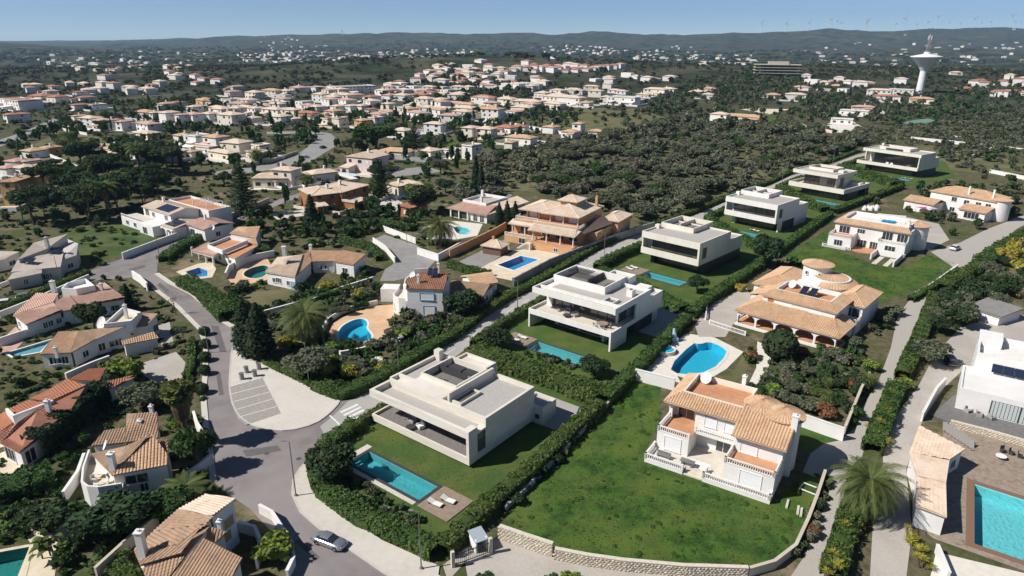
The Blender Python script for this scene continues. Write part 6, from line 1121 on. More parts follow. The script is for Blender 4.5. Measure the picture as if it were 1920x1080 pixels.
for i in range(3): proto(f'olive{i}',crown(rlobes(8,2.8,3.0,i+13,.75,(.3,.5)),1500,.26,i+11,core=.66),trunk(1.5,.24,4,i+5),(lf_olive,lf_olive,lf_dark)[i])
for i in range(2): proto(f'pine{i}',crown([(g[0],g[1],5.6+.3*math.sin(k*2.1),1.5,1.5,.75) for k,g in enumerate([(0,0),(1.9,.4),(-1.8,.8),(.5,-1.9),(-.9,-1.5),(.7,1.9),(2.6,-1.2),(-2.7,-.6)])],1500,.30,i+21,up=.7),trunk(4.8,.26,5,i+8),lf_pine)
def cyp(h,rad,n,seed,size=.22):
    L=[]; k=9
    for i in range(k): f=(i+.5)/k; q=rad*min(1,1.25*(1-f)**.55,.55+2.2*f); L.append((0,0,.35+h*f*.94,q,q,h/k*.95))
    return crown(L,n,size,seed,core=.8,up=.9,aspect=.4,spread=.35)
proto('cypress0',cyp(8,.95,1100,31),MB().tube([(0,0,-.2),(0,0,1.2)],.16,6),lf_cyp); proto('cypress1',cyp(8,2.2,1700,32,.3),MB().tube([(0,0,-.2),(0,0,1.2)],.25,6),lf_cyp)
def norfolk(seed):
    r=np.random.default_rng(seed); P=[];N=[]
    for k in range(17):
        f=k/16; z=1.6+12.4*f; L=3.6*(1-f)**.8+.35; nb=9 if f<.8 else 6
        for b in range(nb):
            a=2*PI*(b+.5*(k%2))/nb+r.uniform(-.15,.15)
            for s in np.linspace(.12,1,18):
                for q in range(3): P.append((math.cos(a)*L*s+r.normal()*.1,math.sin(a)*L*s+r.normal()*.1,z+.25*L*s*(s-.35)+r.normal()*.06)); N.append((r.normal()*.4,r.normal()*.4,1))
    return leafcards(np.array(P),np.array(N),.24,r,.5)
proto('norfolk0',norfolk(5),MB().tube([(0,0,-.2),(0,0,7),(0,0,14.2)],.28,7,.05),lf_dark)
def frond_palm(h,L,nf,seed,droop=1.0,up0=.9):
    r=np.random.default_rng(seed); V=[];F=[];A=[]
    for k in range(nf):
        a=k*2.399; t=k/nf; el=up0*(1-t)*1.35-.28*droop*t; ll=L*r.uniform(.85,1.08); pts=[]; p=np.array([0,0,h]); e=el
        for s in range(9): pts.append(p.copy()); d=np.array([math.cos(a)*math.cos(e),math.sin(a)*math.cos(e),math.sin(e)]); p=p+d*ll/8; e-=.19*droop
        side=np.array([-math.sin(a),math.cos(a),0]); c=r.uniform(0,1)
        for s in range(1,8):
            for sub in (0,.25,.5,.75):
                q=pts[s]*(1-sub)+pts[s+1]*sub; tt=(s+sub)/8; w=ll*.15*math.sin(PI*min(1,.12+tt*.95))+.12; d=pts[s+1]-pts[s]; d/=np.linalg.norm(d)
                for sg in (-1,1):
                    tip=q+side*sg*w*.8+d*w*.75+np.array([0,0,-.25*w]); n=len(V); V+= [q-d*.045,q+d*.045,tip+d*.03,tip-d*.01]; F.append((n,n+1,n+2,n+3)); A.append(c)
        for s in range(8):
            n=len(V); V+=[pts[s]-side*.05,pts[s]+side*.05,pts[s+1]+side*.03,pts[s+1]-side*.03]; F.append((n,n+1,n+2,n+3)); A.append(c)
    return np.array(V),np.array(F),np.array(A)
def ptrunk(h,r): 
    mb=MB(); k=int(h/.25); mb.lathe(0,0,[(r*(1.25 if i==0 else 1)+(.05 if i%2 else 0),-.2+(h+.5)*i/k) for i in range(k+1)],10); return mb
proto('palm0',frond_palm(4.2,4.8,78,41,1.15),ptrunk(4.2,.36),lf_palm,palmbark); proto('palm1',frond_palm(6.0,3.6,40,42,1.1),ptrunk(6,.28),lf_palm,palmbark); proto('fanpalm0',crown([(0,0,9.3,1.5,1.5,1.15),(0,0,8.2,1.1,1.1,.8)],420,.62,44,core=.3,aspect=.75,up=.2),MB().lathe(0,0,[(.42,-.2),(.3,1),(.26,4.4),(.75,5.0),(.95,6.6),(.8,8.4),(.2,9.4)],10),lf_palm,deadfrond)
for i,(m,nm) in enumerate(((lf_green,'green'),(lf_lime,'lime'),(lf_grey,'grey'),(lf_olive,'silver'),(lf_dark,'dark'),(lf_gold,'golden'),(lf_rust,'rusty'),(lf_white,'flowering'))):
    proto('shrub_'+nm,crown(rlobes(6,1.0,.75,i+50,.8,(.4,.6)),420,.17 if nm!='grey' else .14,i+60,core=.75),None,m,cname='foliage')
proto('ball',crown([(0,0,1.0,1,1,.95)],700,.13,71,core=.93,shell=(.95,1.03),spread=.3,up=0),None,lf_dark,cname='foliage')
def yucca(seed):
    r=np.random.default_rng(seed); V=[];F=[];A=[]
    for h,x,y in ((1.6,0,0),(1.1,.7,.3),(2.2,-.4,.6),(.9,.1,-.7)):
        for k in range(46):
            d=r.normal(size=3); d[2]=abs(d[2])*.7+.1; d/=np.linalg.norm(d); c=np.array([x,y,h]); s=np.cross(d,[0,0,1]); s/=np.linalg.norm(s)+1e-9; L=r.uniform(.55,.8); n=len(V); V+=[c-s*.05,c+s*.05,c+d*L+s*.015,c+d*L-s*.015]; F.append((n,n+1,n+2,n+3)); A.append(r.uniform(0,1))
    return np.array(V),np.array(F),np.array(A)
yt=MB()
for h,x,y in ((1.6,0,0),(1.1,.7,.3),(2.2,-.4,.6),(.9,.1,-.7)): yt.tube([(x*.3,y*.3,0),(x,y,h)],.1,6)
proto('yucca',yucca(3),yt,lf_gold)
def bare(seed):
    g=random.Random(seed); mb=MB()
    def br(p,d,l,r,k):
        e=p+d*l; mb.tube([tuple(p),tuple(e)],r,4,r*.6)
        if k==0: return
        for _ in range(3): br(e,(d+Vector((g.uniform(-.8,.8),g.uniform(-.8,.8),g.uniform(-.15,.5)))).normalized(),l*.72,r*.6,k-1)
    br(Vector((0,0,0)),Vector((0,0,1)),1.5,.16,4); return mb
r=np.random.default_rng(9); P=r.normal(size=(500,3))*np.array([1.6,1.6,.9])+np.array([0,0,3.9]); proto('bare0',leafcards(P,r.normal(size=(500,3)),.2,r,.12),bare(4),lf_bare,M('grey_bark',(.17,.145,.12)))
def banana(seed):
    r=np.random.default_rng(seed); V=[];F=[];A=[]
    for k in range(26):
        a=r.uniform(0,2*PI); x,y=r.uniform(-1.2,1.2,2); h=r.uniform(.8,2.2); e=r.uniform(.5,1.2); p=np.array([x,y,h]); L=r.uniform(1.4,2.2); w=r.uniform(.28,.4); side=np.array([-math.sin(a),math.cos(a),0]); c=r.uniform(0,1)
        for s in range(5):
            d=np.array([math.cos(a)*math.cos(e),math.sin(a)*math.cos(e),math.sin(e)]); q=p+d*L/5; w0,w1=w*math.sin(PI*(.1+.85*s/5)),w*math.sin(PI*(.1+.85*(s+1)/5)); n=len(V); V+=[p-side*w0,p+side*w0,q+side*w1,q-side*w1]; F.append((n,n+1,n+2,n+3)); A.append(c); p=q; e-=.35
    return np.array(V),np.array(F),np.array(A)
lf_ban=leafm('banana_leaf',(.10,.17,.04),(.065,.12,.03))
bt=MB()
for x,y in ((0,0),(.8,.4),(-.7,.6),(.2,-.8)): bt.tube([(x,y,0),(x,y,1.9)],.11,6)
proto('banana',banana(7),bt,lf_ban)
DESC={'broad0':('broadleaf_tree','leafy green tree','tree'),'broad1':('broadleaf_tree','dense dark green tree','tree'),'broad2':('broadleaf_tree','spreading green tree','tree'),'olive0':('olive_tree','grey-green olive tree','tree'),'olive1':('olive_tree','silvery olive tree','tree'),'olive2':('carob_tree','dark rounded carob tree','tree'),'pine0':('stone_pine','umbrella-crowned stone pine','tree'),'pine1':('stone_pine','flat-topped stone pine','tree'),'cypress0':('cypress_tree','slender dark cypress','tree'),'cypress1':('cypress_tree','broad dark cypress','tree'),'norfolk0':('norfolk_pine','tall tiered Norfolk pine','tree'),'palm0':('date_palm','date palm with arching fronds','palm'),'palm1':('date_palm','tall feathery palm','palm'),'fanpalm0':('fan_palm','fan palm with skirt of dead fronds','palm'),'bare0':('bare_tree','leafless grey-branched tree','tree'),'yucca':('yucca','yellow-green spiky yucca clump','yucca'),'banana':('banana_plant','large-leaved banana clump','plant'),'ball':('clipped_shrub','clipped round dark shrub','shrub')}
for nm in ('green','lime','grey','silver','dark','golden','rusty','flowering'): DESC['shrub_'+nm]=('shrub',{'green':'rounded green','lime':'bright lime-green','grey':'dry grey','silver':'silvery','dark':'dark green','golden':'golden yellow','rusty':'rust-brown','flowering':'pale flowering'}[nm]+' shrub','shrub')
CNT={}
def plant(kind,p,h,wide=None,label=None,land=None):
    """h: height in metres; wide: crown width in metres (uniform scale when left out)"""
    cm,tm,cn=PROTO[kind]; nm,ds,cat=DESC[kind]; base=PH[kind]; s=h/base[0]; w=s if wide is None else wide/base[1]
    e=thing(nm,label or ds,cat,p,rnd.uniform(0,6.28),{'tree':'trees','palm':'palms','shrub':'shrubs','yucca':'yuccas','plant':'garden plants'}[cat],land,auto=label is None); e.scale=(w,w*rnd.uniform(.9,1.1),s)
    o=bpy.data.objects.new(cn,cm); COL.objects.link(o); o.parent=e
    if tm is not None: q=bpy.data.objects.new('trunk',tm); COL.objects.link(q); q.parent=e
    return e
PH={}
for k,(cm,tm,cn) in PROTO.items():
    co=np.empty(len(cm.vertices)*3); cm.vertices.foreach_get('co',co); co=co.reshape(-1,3); PH[k]=(co[:,2].max(),2*np.percentile(np.hypot(co[:,0],co[:,1]),97))
# ---- hedges
def hedge(pts,w,h,label,mat=None,dens=26,size=.2,name='hedge',z0=0):
    P=[Vector((p.x,p.y)) for p in pts]; r=np.random.default_rng(int(abs(P[0].x*13+P[0].y*7))%99991); Q=[]
    for a,b in zip(P,P[1:]):
        n=max(1,int((b-a).length/1.0))
        for k in range(n): Q.append(a+(b-a)*k/n)
    Q.append(P[-1]); m=len(Q); far=P[0].y>140
    c=sum(Q,Vector((0,0)))/m; V=[];F=[]
    for i,p in enumerate(Q):
        d=(Q[min(i+1,m-1)]-Q[max(i-1,0)]).normalized(); n=Vector((-d.y,d.x)); hw=w/2*r.uniform(.80,.96); hh=h*r.uniform(.86,.98); j=r.uniform(-.08,.08)*w; q=p-c+n*j
        for s,z in ((-1,0),(-1,hh*.75),(-.72,hh),(0,hh*1.02),(.72,hh),(1,hh*.75),(1,0)): V.append((q.x+n.x*hw*s,q.y+n.y*hw*s,z0+z))
    for i in range(m-1):
        for k in range(6): a=7*i+k; F.append((a,a+7,a+8,a+1))
    V=np.array(V);F=np.array(F); L=sum((b-a).length for a,b in zip(Q,Q[1:])); n=int(L*(w+2*h)*dens)
    seg=r.integers(0,m-1,n); t=r.uniform(0,1,n); QA=np.array([(q.x-c.x,q.y-c.y) for q in Q]); p=QA[seg]*(1-t)[:,None]+QA[seg+1]*t[:,None]; d=QA[seg+1]-QA[seg]; d/=np.linalg.norm(d,axis=1,keepdims=True)+1e-9; nn=np.stack([-d[:,1],d[:,0]],1)
    s=r.uniform(-(w/2+h),w/2+h,n); top=abs(s)<w/2; off=np.where(top,s,np.sign(s)*w/2); zz=np.where(top,h,h-(abs(s)-w/2)); bump=.14*np.sin(p[:,0]*1.9+p[:,1]*1.3)+.1*np.sin(p[:,0]*4.3-p[:,1]*3.7); k=1+bump*.5
    PP=np.stack([p[:,0]+nn[:,0]*off*k,p[:,1]+nn[:,1]*off*k,z0+np.maximum(.06,zz*(1+bump*.6)+r.normal(size=n)*.07)],1); NN=np.stack([np.where(top,0,np.sign(s)*nn[:,0]),np.where(top,0,np.sign(s)*nn[:,1]),np.where(top,1,.35)],1)+r.normal(size=(n,3))*.55
    v2,f2,a2=leafcards(PP,NN,size,r); V2=np.concatenate([V,v2]); F2=np.concatenate([F,f2+len(V)]); A2=np.concatenate([np.full(len(F),.15),a2])  # core gets a fixed dark tint, painted shade between the leaves
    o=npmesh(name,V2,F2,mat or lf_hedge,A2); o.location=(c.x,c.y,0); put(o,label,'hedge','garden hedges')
    for a,b in zip(Q,Q[1:]):
        dd=(b-a).normalized(); nn_=Vector((-dd.y,dd.x))*w/2; occupy([a-nn_,b-nn_,b+nn_,a+nn_])
    return o
def hp(pts): return [G(x,y) for x,y in pts]
HEDGES=[([(670,803),(616,842),(594,882),(606,925),(682,978),(762,1014),(818,1044)],2.6,1.7,'thick leafy hedge curving round the pool corner of the concrete villa'),
 ([(827,1043),(925,951),(988,897),(1075,812),(1126,765)],2.3,1.8,'long green hedge between the concrete villa and the big meadow'),([(1132,758),(1196,696),(1288,602)],2.3,1.8,'green hedge along the far side of the white balcony villa'),
 ([(1294,596),(1337,560),(1440,490)],2.3,1.8,'green hedge on the right boundary of the planted-balcony villa'),([(1446,484),(1556,405)],2.3,1.8,'green hedge on the right boundary of the white box villa'),([(1562,401),(1690,353)],2.3,1.9,'green hedge on the right boundary of the overhanging-roof villa'),
 ([(888,662),(958,692),(1015,708),(1126,752)],5.2,1.8,'very wide hedge bank between the concrete villa and the white balcony villa'),([(1120,514),(1180,536),(1282,586)],4.2,1.8,'wide hedge between the white balcony villa and the planted-balcony villa'),
 ([(1326,416),(1405,461),(1438,478)],3.0,1.9,'hedge between the planted-balcony villa and the white box villa'),([(1462,356),(1520,388),(1548,398)],4.4,2.0,'hedge between the white box villa and the overhanging-roof villa'),([(1582,316),(1640,338),(1682,350)],7,2.2,'broad leafy bank between the two farthest villas'),
 ([(676,798),(735,766),(790,731)],1.5,1.4,'low hedge along the lane in front of the concrete villa'),([(888,652),(938,616),(1020,568)],1.8,1.7,'lane-side hedge of the white balcony villa'),([(1118,509),(1160,485),(1206,466)],2.4,2.2,'lane-side hedge of the planted-balcony villa'),([(1324,414),(1362,395)],2.0,1.6,'lane-side hedge of the white box villa'),([(1459,353),(1506,335)],1.8,1.5,'lane-side hedge of the overhanging-roof villa'),([(1582,312),(1622,299)],2.0,1.6,'lane-side hedge of the farthest villa'),
 ([(592,727),(642,746),(690,727),(747,695),(815,652),(857,629)],2.6,1.6,'leafy hedge on the left of the lane below the kidney pool garden'),([(860,627),(900,595),(960,556),(993,541),(1040,514)],2.2,1.5,'hedge on the left of the lane facing the white balcony villa'),([(1044,512),(1083,487),(1117,467),(1160,447),(1215,427)],1.8,1.4,'hedge between the lane and the grey wall of the orange mansion'),([(1228,424),(1300,400),(1355,376)],1.8,1.4,'hedge on the scrub side of the lane by the white box villa'),([(1362,373),(1445,343),(1482,325),(1560,303),(1605,286)],1.6,1.3,'far hedge on the scrub side of the upper lane'),
 ([(447,643),(500,683),(588,726)],1.2,.9,'low hedge along the back of the cream plaza'),([(347,533),(385,555),(415,585),(430,601)],4.0,2.2,'tall roadside hedge right of the bend'),([(306,492),(335,470),(370,452),(420,432)],3.0,1.7,'dark hedge on the inside of the road junction'),([(446,490),(480,480),(506,477)],4.0,2.5,'dark domed hedge above the oval pool'),([(842,500),(880,512),(918,519)],2.2,1.7,'yellowish hedge beside the orange mansion drive'),
 ([(0,583),(60,558),(120,533),(166,514)],2.0,1.2,'green hedge along the wall of the stepped sand-coloured house'),([(361,640),(360,690),(351,714)],1.2,1.1,'narrow clipped hedge beside the gravel courtyard'),([(1706,566),(1750,541),(1793,512)],1.4,1.2,'dark shrub row along the lane below the sunken-garage house'),([(1838,502),(1880,472),(1940,440)],4.5,2.4,'thick dark hedge at the top right of the right-hand lane'),
 ([(1558,1085),(1598,955),(1622,880)],2.6,1.7,'hedge strip between the two drives below the big palm'),([(1632,850),(1652,800),(1680,730)],2.8,1.7,'hedge strip between the two drives above the big palm'),([(1690,712),(1722,640),(1752,560)],2.6,1.8,'hedge strip climbing beside the upper right-hand lane'),([(1765,548),(1800,525),(1838,502)],3.0,2.0,'hedge between the upper lane and the grey shed'),
 ([(560,575),(610,560),(660,545)],1.6,1.4,'hedge below the house by the oval pool'),([(640,455),(700,470),(712,490)],2.0,1.8,'dark hedge beside the grey cul-de-sac'),([(700,415),(740,425),(780,432)],2.0,1.6,'hedge in front of the white patio wall'),([(255,1075),(215,1100)],4,1.5,'bright green lawn hedge at the bottom left'),([(180,850),(165,905)],1.4,1.2,'hedge left of the curved balcony house')]
for e in HEDGES:
    d=G(*e[0][0]).y; hedge(hp(e[0]),e[1],e[2],e[3],dens=30 if d<110 else 18 if d<200 else 9,size=.19 if d<110 else .25 if d<200 else .38)
hedge(hp([(70,862),(120,820),(170,775),(215,745)]),3.0,3.8,'tall dark cypress hedge beside the brick-red roofs',lf_cyp,26,.24); hedge(hp([(-20,940),(60,915),(104,900)]),5,2,'broad dark hedge below the brick-red roofed house',lf_green,22,.26); hedge(hp([(300,990),(330,960)]),2.5,1.6,'short hedge behind the ochre-shuttered house',lf_green,24,.22)
# ---- trees and shrubs one can name
for a in ((('cypress1'),(466,668),11.5,5.2,'left of two broad dark cypresses beside the plaza'),('cypress1',(491,674),11.5,5.6,'right of two broad dark cypresses beside the plaza'),('palm0',(578,642),8.2,11,'large date palm above the plaza hedge'),('palm0',(826,462),9,11,'date palm in front of the white patio pool'),('palm0',(1618,966),7.4,9.2,'big date palm between the two drives at bottom right'),('fanpalm0',(352,836),11,4.6,'tall fan palm beside the road kerb at left'),
 ('broad1',(222,1002),5.0,8.8,'dense round tree below the curved balcony'),('ball',(1459,674),6.2,6.6,'big clipped ball tree in front of the long porch'),('olive2',(872,594),6.4,9.5,'dark carob tree beside the brown-roofed outbuilding'),('olive0',(585,708),5.2,8.5,'grey-green olive tree above the plaza hedge'),('olive2',(624,896),4.8,7.4,'dark olive tree inside the near hedge corner'),('olive2',(930,652),4.2,6.6,'dark olive tree at the left corner of the white villa garden'),('olive2',(1112,704),3.6,5.6,'dark bushy olive at the right end of the white villa pool'),('olive2',(1306,548),4.2,5.4,'dark olive at the pool end of the planted-balcony villa'),('broad1',(1432,505),9.5,8.4,'tall round tree behind the planted-balcony villa'),
 ('norfolk0',(460,404),17.5,10,'tall tiered Norfolk pine beside the solar roofed house'),('norfolk0',(713,374),15,8.5,'tiered Norfolk pine beside the pale pink house'),('norfolk0',(778,292),15,11,'tiered Norfolk pine behind the cream villa'),('broad0',(705,282),14,22,'very broad round tree above the tiered pines'),('broad1',(792,402),10,12,'dark globe-shaped tree behind the cul-de-sac'),
 ('cypress0',(893,362),15,4.2,'tall dark cypress at the scrub edge, left one'),('cypress0',(903,366),12,3.6,'tall dark cypress at the scrub edge, right one'),('cypress1',(936,428),8.5,3.2,'left cypress of three beside the orange mansion wall'),('cypress1',(951,428),9,3.2,'middle cypress of three beside the orange mansion wall'),('cypress1',(966,422),8,3,'right cypress of three beside the orange mansion wall'),('cypress1',(586,424),10.5,5.2,'broad cone cypress beside the rust-coloured house'),
 ('broad1',(178,622),6.5,7,'spiky dark conifer in front of the pink roof'),('cypress0',(243,582),6.4,2.6,'dark column cypress beside the pink-roofed house'),('shrub_lime',(236,716),4.6,6,'bright lime-green round bush above the gravel court'),('olive0',(268,768),4.2,7,'grey olive tree behind the cypress hedge'),('olive1',(302,762),3.6,5,'second grey olive tree beside the fan palm'),('bare0',(330,590),6,6,'leafless tree leaning over the road bend'),('bare0',(345,640),4.6,5,'smaller leafless tree beside the road'),('banana',(112,985),3.2,4.2,'large-leaved banana clump by the corner pool'),('banana',(95,1042),2.8,3.8,'second banana clump at the bottom left'),('palm1',(355,940),3.2,6,'small palm beside the curved balcony house'),
 ('broad0',(373,884),6.6,5.0,'upright leafy tree on the kerb below the fan palm'),('broad1',(100,1000),4,6,'dark bush between bananas and wall'),('shrub_lime',(515,1050),3.2,4.6,'bright bush inside the round planter wall'),('broad0',(325,968),3.6,5.5,'round grey-green bush behind the ochre-shuttered house'),('shrub_golden',(670,705),1.6,2.4,'golden bush below the kidney pool'),('shrub_golden',(1388,545),2,3,'golden bush beside the round-towered house path')):
    plant(a[0],G(*a[1]),a[2],a[3],a[4])
for i,(x,y) in enumerate(((384,628),(386,652),(385,677),(384,702),(380,738))): plant('ball',G(x,y),1.9,2.3,'clipped ball shrub along the left kerb, '+('first','second','third','fourth','fifth')[i]+' from the far end')
for i,(x,y) in enumerate(((1655,840),(1637,810),(1690,705),(1570,1060),(1590,1010),(1600,985),(1702,1015),(1716,1040),(1728,1065),(1555,1078),(1660,790),(1672,745))): plant('yucca',G(x,y),rnd.uniform(1.8,2.8),rnd.uniform(2.4,3.4))
for p,m in ((PLOTS[k],0) for k in range(6)): occupy(PX(p))
occupy(MEADOW); occupy(LAWNC)
for p in ([(455,557),(473,547),(556,541),(545,560),(533,575),(483,574)],): occupy(PX(p))
# ---- scattered plants: the largest stay single things, the small rest is one mass
CAND=[]
def scat(poly,n,kinds,h,wr=(1.0,1.5),mind=2.0,seed=1):
    r=random.Random(seed); W_=[GT(x,y) for x,y in poly]; W_=[(p.x,p.y) for p in W_]; xs_=[p[0] for p in W_]; ys_=[p[1] for p in W_]; cell={}; got=0
    for _ in range(n*14):
        if got>=n: break
        x=r.uniform(min(xs_),max(xs_)); y=r.uniform(min(ys_),max(ys_))
        if not pip(x,y,W_) or not is_free(x,y): continue
        k=(int(x/mind),int(y/mind))
        if k in cell: continue
        cell[k]=1; kind=r.choice(kinds); hh=r.uniform(*h); hh*=HM.get(kind,1); CAND.append((kind,Vector((x,y,hf(x,y))),hh,hh*r.uniform(*wr)*WM.get(kind,1))); got+=1
HM={'cypress0':1.5,'palm0':1.1,'palm1':1.3,'fanpalm0':1.5,'norfolk0':2,'pine0':1.2,'pine1':1.2}; WM={'cypress0':.25,'cypress1':.5,'palm0':1.0,'palm1':.8,'fanpalm0':.42,'norfolk0':.55,'bare0':1.0}
SH=['shrub_green','shrub_green','shrub_silver','shrub_dark','shrub_lime','shrub_grey']; TRS=['olive0','olive1','olive2','broad0','broad2']
scat([(860,385),(900,300),(1000,292),(1150,245),(1290,228),(1500,240),(1620,272),(1500,318),(1360,368),(1215,424),(1130,400),(980,352)],430,['olive0','olive1','broad2','olive0','shrub_silver','shrub_grey','shrub_grey','shrub_silver','olive1','bare0'],(3.0,7.0),(1.2,1.9),3.0,1)
scat([(1700,232),(1920,205),(1960,400),(1880,362),(1760,292)],330,['olive0','olive1','shrub_silver','shrub_grey','shrub_dark','shrub_silver'],(1.6,4.0),(1.1,1.8),3.0,2)
scat([(1180,222),(1300,145),(1500,145),(1640,190),(1720,190),(1920,150),(1920,205),(1700,232),(1500,232),(1300,240)],520,['olive2','olive0','broad1','olive1','cypress0','shrub_silver'],(3,7),(1.0,1.6),5,3)
scat([(20,450),(60,350),(170,290),(330,300),(300,385),(160,425)],46,['pine0','pine1','broad1','olive2','pine0','palm1'],(6,11),(.9,1.3),6,4)
scat([(0,262),(300,190),(640,205),(1000,205),(1100,230),(900,300),(880,380),(620,400),(340,360),(0,400)],430,['broad0','broad1','olive2','olive0','cypress0','cypress0','palm1','palm0','pine0','shrub_green','shrub_lime','fanpalm0'],(3,7),(.9,1.4),4,5)
scat([(440,395),(700,385),(860,400),(800,460),(700,440),(640,470),(560,460),(450,440)],110,['olive2','broad1','cypress0','shrub_green','shrub_dark','olive0','shrub_green'],(1.4,4.6),(.9,1.5),2.4,6)
scat([(0,500),(250,525),(350,600),(385,720),(390,900),(240,960),(0,1000)],150,SH+['shrub_dark'],(.6,1.9),(1.1,1.6),1.6,7)
scat([(60,900),(230,1000),(250,1080),(0,1080),(0,950)],50,['shrub_dark','shrub_green','banana'],(.9,2.0),(1.1,1.5),1.6,8)
scat([(430,540),(560,540),(720,545),(860,560),(960,545),(700,715),(590,715),(440,610)],250,SH+['shrub_golden','olive0','shrub_silver'],(.7,2.4),(1.2,1.8),1.2,9)
scat([(640,645),(735,625),(850,590),(890,590),(760,680),(660,735),(600,712)],110,SH+['shrub_lime','shrub_flowering'],(.7,2.0),(1.2,1.8),1.2,10)
scat([(1395,665),(1480,660),(1600,650),(1640,690),(1600,800),(1520,775),(1400,740)],130,SH+['shrub_dark','shrub_rusty','olive0','palm0'],(.8,2.4),(1.1,1.7),1.3,11)
scat([(1690,720),(1740,620),(1800,520),(1900,450),(1960,470),(1960,560),(1800,620),(1760,690)],80,['olive0','olive2','shrub_dark','shrub_silver','broad1','shrub_golden','bare0'],(1.6,5),(1.0,1.6),2.4,12)
scat([(1460,500),(1540,470),(1640,560),(1700,600),(1640,640),(1400,560)],40,['shrub_green','shrub_dark','bare0','shrub_silver'],(1,2.6),(1.1,1.6),1.8,13)
scat([(1640,380),(1760,340),(1900,360),(1920,420),(1850,440),(1780,450),(1680,420)],60,['shrub_green','palm1','olive0','shrub_golden','bare0','shrub_dark'],(1.2,4),(1.0,1.6),2,14)
scat([(1555,1075),(1600,950),(1640,840),(1690,700),(1760,550),(1770,560),(1700,720),(1650,850),(1640,960),(1600,1080)],60,['shrub_green','shrub_golden','shrub_dark','shrub_lime','olive2'],(1.0,2.4),(1.1,1.5),1.3,15)
scat([(1480,1055),(1515,985),(1545,900),(1560,905),(1530,990),(1500,1050)],26,['shrub_grey','shrub_dark','shrub_rusty'],(.9,1.5),(1.1,1.5),.9,16)
scat([(900,1085),(940,1050),(1000,1055),(1100,1075),(1100,1100),(900,1100)],26,['shrub_green','shrub_dark','shrub_lime'],(.9,1.9),(1.1,1.5),.9,17)
OCC0=OCC.copy(); OCC[:]=False
scat([(652,885),(690,912),(770,965),(800,985),(720,970),(648,915)],54,['shrub_flowering','shrub_green','shrub_flowering','shrub_lime'],(.5,1.0),(1.2,1.7),.7,18); scat([(995,655),(1090,690),(1085,700),(975,665)],30,['shrub_flowering','shrub_green'],(.6,1.2),(1.2,1.7),.8,19); scat([(960,930),(1000,895),(1120,775),(1128,778),(1010,905),(965,945)],26,['shrub_dark','shrub_grey','shrub_green'],(.7,1.6),(1.1,1.6),1,20)
OCC[:]=OCC0
scat([(0,440),(0,400),(180,380),(240,420),(100,445)],16,['olive0','shrub_green','broad1'],(2,4),(1,1.5),3,21); scat([(640,470),(700,520),(720,545),(640,545)],30,['shrub_green','shrub_grey','shrub_dark','olive0'],(.8,2.4),(1.1,1.6),1.4,22)
def is_tree(k): return DESC[k][2] in ('tree','palm')
CAND.sort(key=lambda e:-e[3]/e[1].y); nt_=ns_=0; REST=[]
for kind,p,h,w in CAND:
    if is_tree(kind):
        if nt_<235: nt_+=1; plant(kind,p,h,w); continue
    else:
        if ns_<270: ns_+=1; plant(kind,p,h,w); continue
    REST.append((kind,p,h,w))
# low-poly bush used in the masses
SV2,SF2=sph(4,6)
def lowbush(seed,n=70,size=.5,k=3):
    global SV,SF
    a,b=SV,SF; SV,SF=SV2,SF2; o=crown(rlobes(k,1.0,.85,seed,.85,(.5,.68)),n,size,seed,core=.82); SV,SF=a,b; return o
def mass(name,items,mat,protos,label=None):
    Vs=[];Fs=[];As=[];o=0; r=np.random.default_rng(5)
    groups_={}
    for i,it in enumerate(items): groups_.setdefault(i%len(protos),[]).append(it)
    for g,its in groups_.items():
        V,F,A=protos[g]; zmax=V[:,2].max(); wid=2*np.percentile(np.hypot(V[:,0],V[:,1]),97)
        P=np.array([(p.x,p.y,p.z) for p,h,w in its]); S=np.array([(w/wid,h/zmax) for p,h,w in its]); a=r.uniform(0,6.28,len(its)); c,s=np.cos(a)[:,None],np.sin(a)[:,None]
        X=(V[None,:,0]*c-V[None,:,1]*s)*S[:,:1]+P[:,:1]; Y=(V[None,:,0]*s+V[None,:,1]*c)*S[:,:1]+P[:,1:2]; Z=V[None,:,2]*S[:,1:2]+P[:,2:3]
        Vs.append(np.stack([X,Y,Z],2).reshape(-1,3)); nF=(F[None]+(np.arange(len(its))*len(V))[:,None,None]).reshape(-1,4)+o; Fs.append(nF); tint=r.uniform(-.25,.25,len(its))[:,None]; As.append(np.clip(A[None]*.6+.2+tint,0,1).ravel()); o+=len(its)*len(V)
    ob=npmesh(name,np.concatenate(Vs),np.concatenate(Fs),mat,np.concatenate(As)); put(ob,label,None,None,'stuff'); return ob
LB=[lowbush(s,54,.5,1) for s in (1,2,3)]
for nm,ks,m in (('woodland',('broad0','broad1','broad2','olive2','cypress0','cypress1','pine0','pine1','palm0','palm1','fanpalm0','norfolk0','shrub_green','shrub_dark','shrub_lime','shrub_golden'),lf_green),('scrub',('olive0','olive1','shrub_silver','shrub_grey','bare0','shrub_rusty','banana','shrub_flowering','ball'),lf_scrub)):
    it=[(p,h,w) for k,p,h,w in REST if k in ks]
    if it: mass(nm,it,m,LB)
lf_weed=M('weed_leaf',(.060,.130,.022),(.040,.090,.017),.2,.8,spec=.2,attr=.3,c3=(.10,.14,.035),scale3=.15)
_fA=Fr(zA(100,740),zA(945,1030)); hApoly=frect(_fA,-.6,18.6,-.4,18)
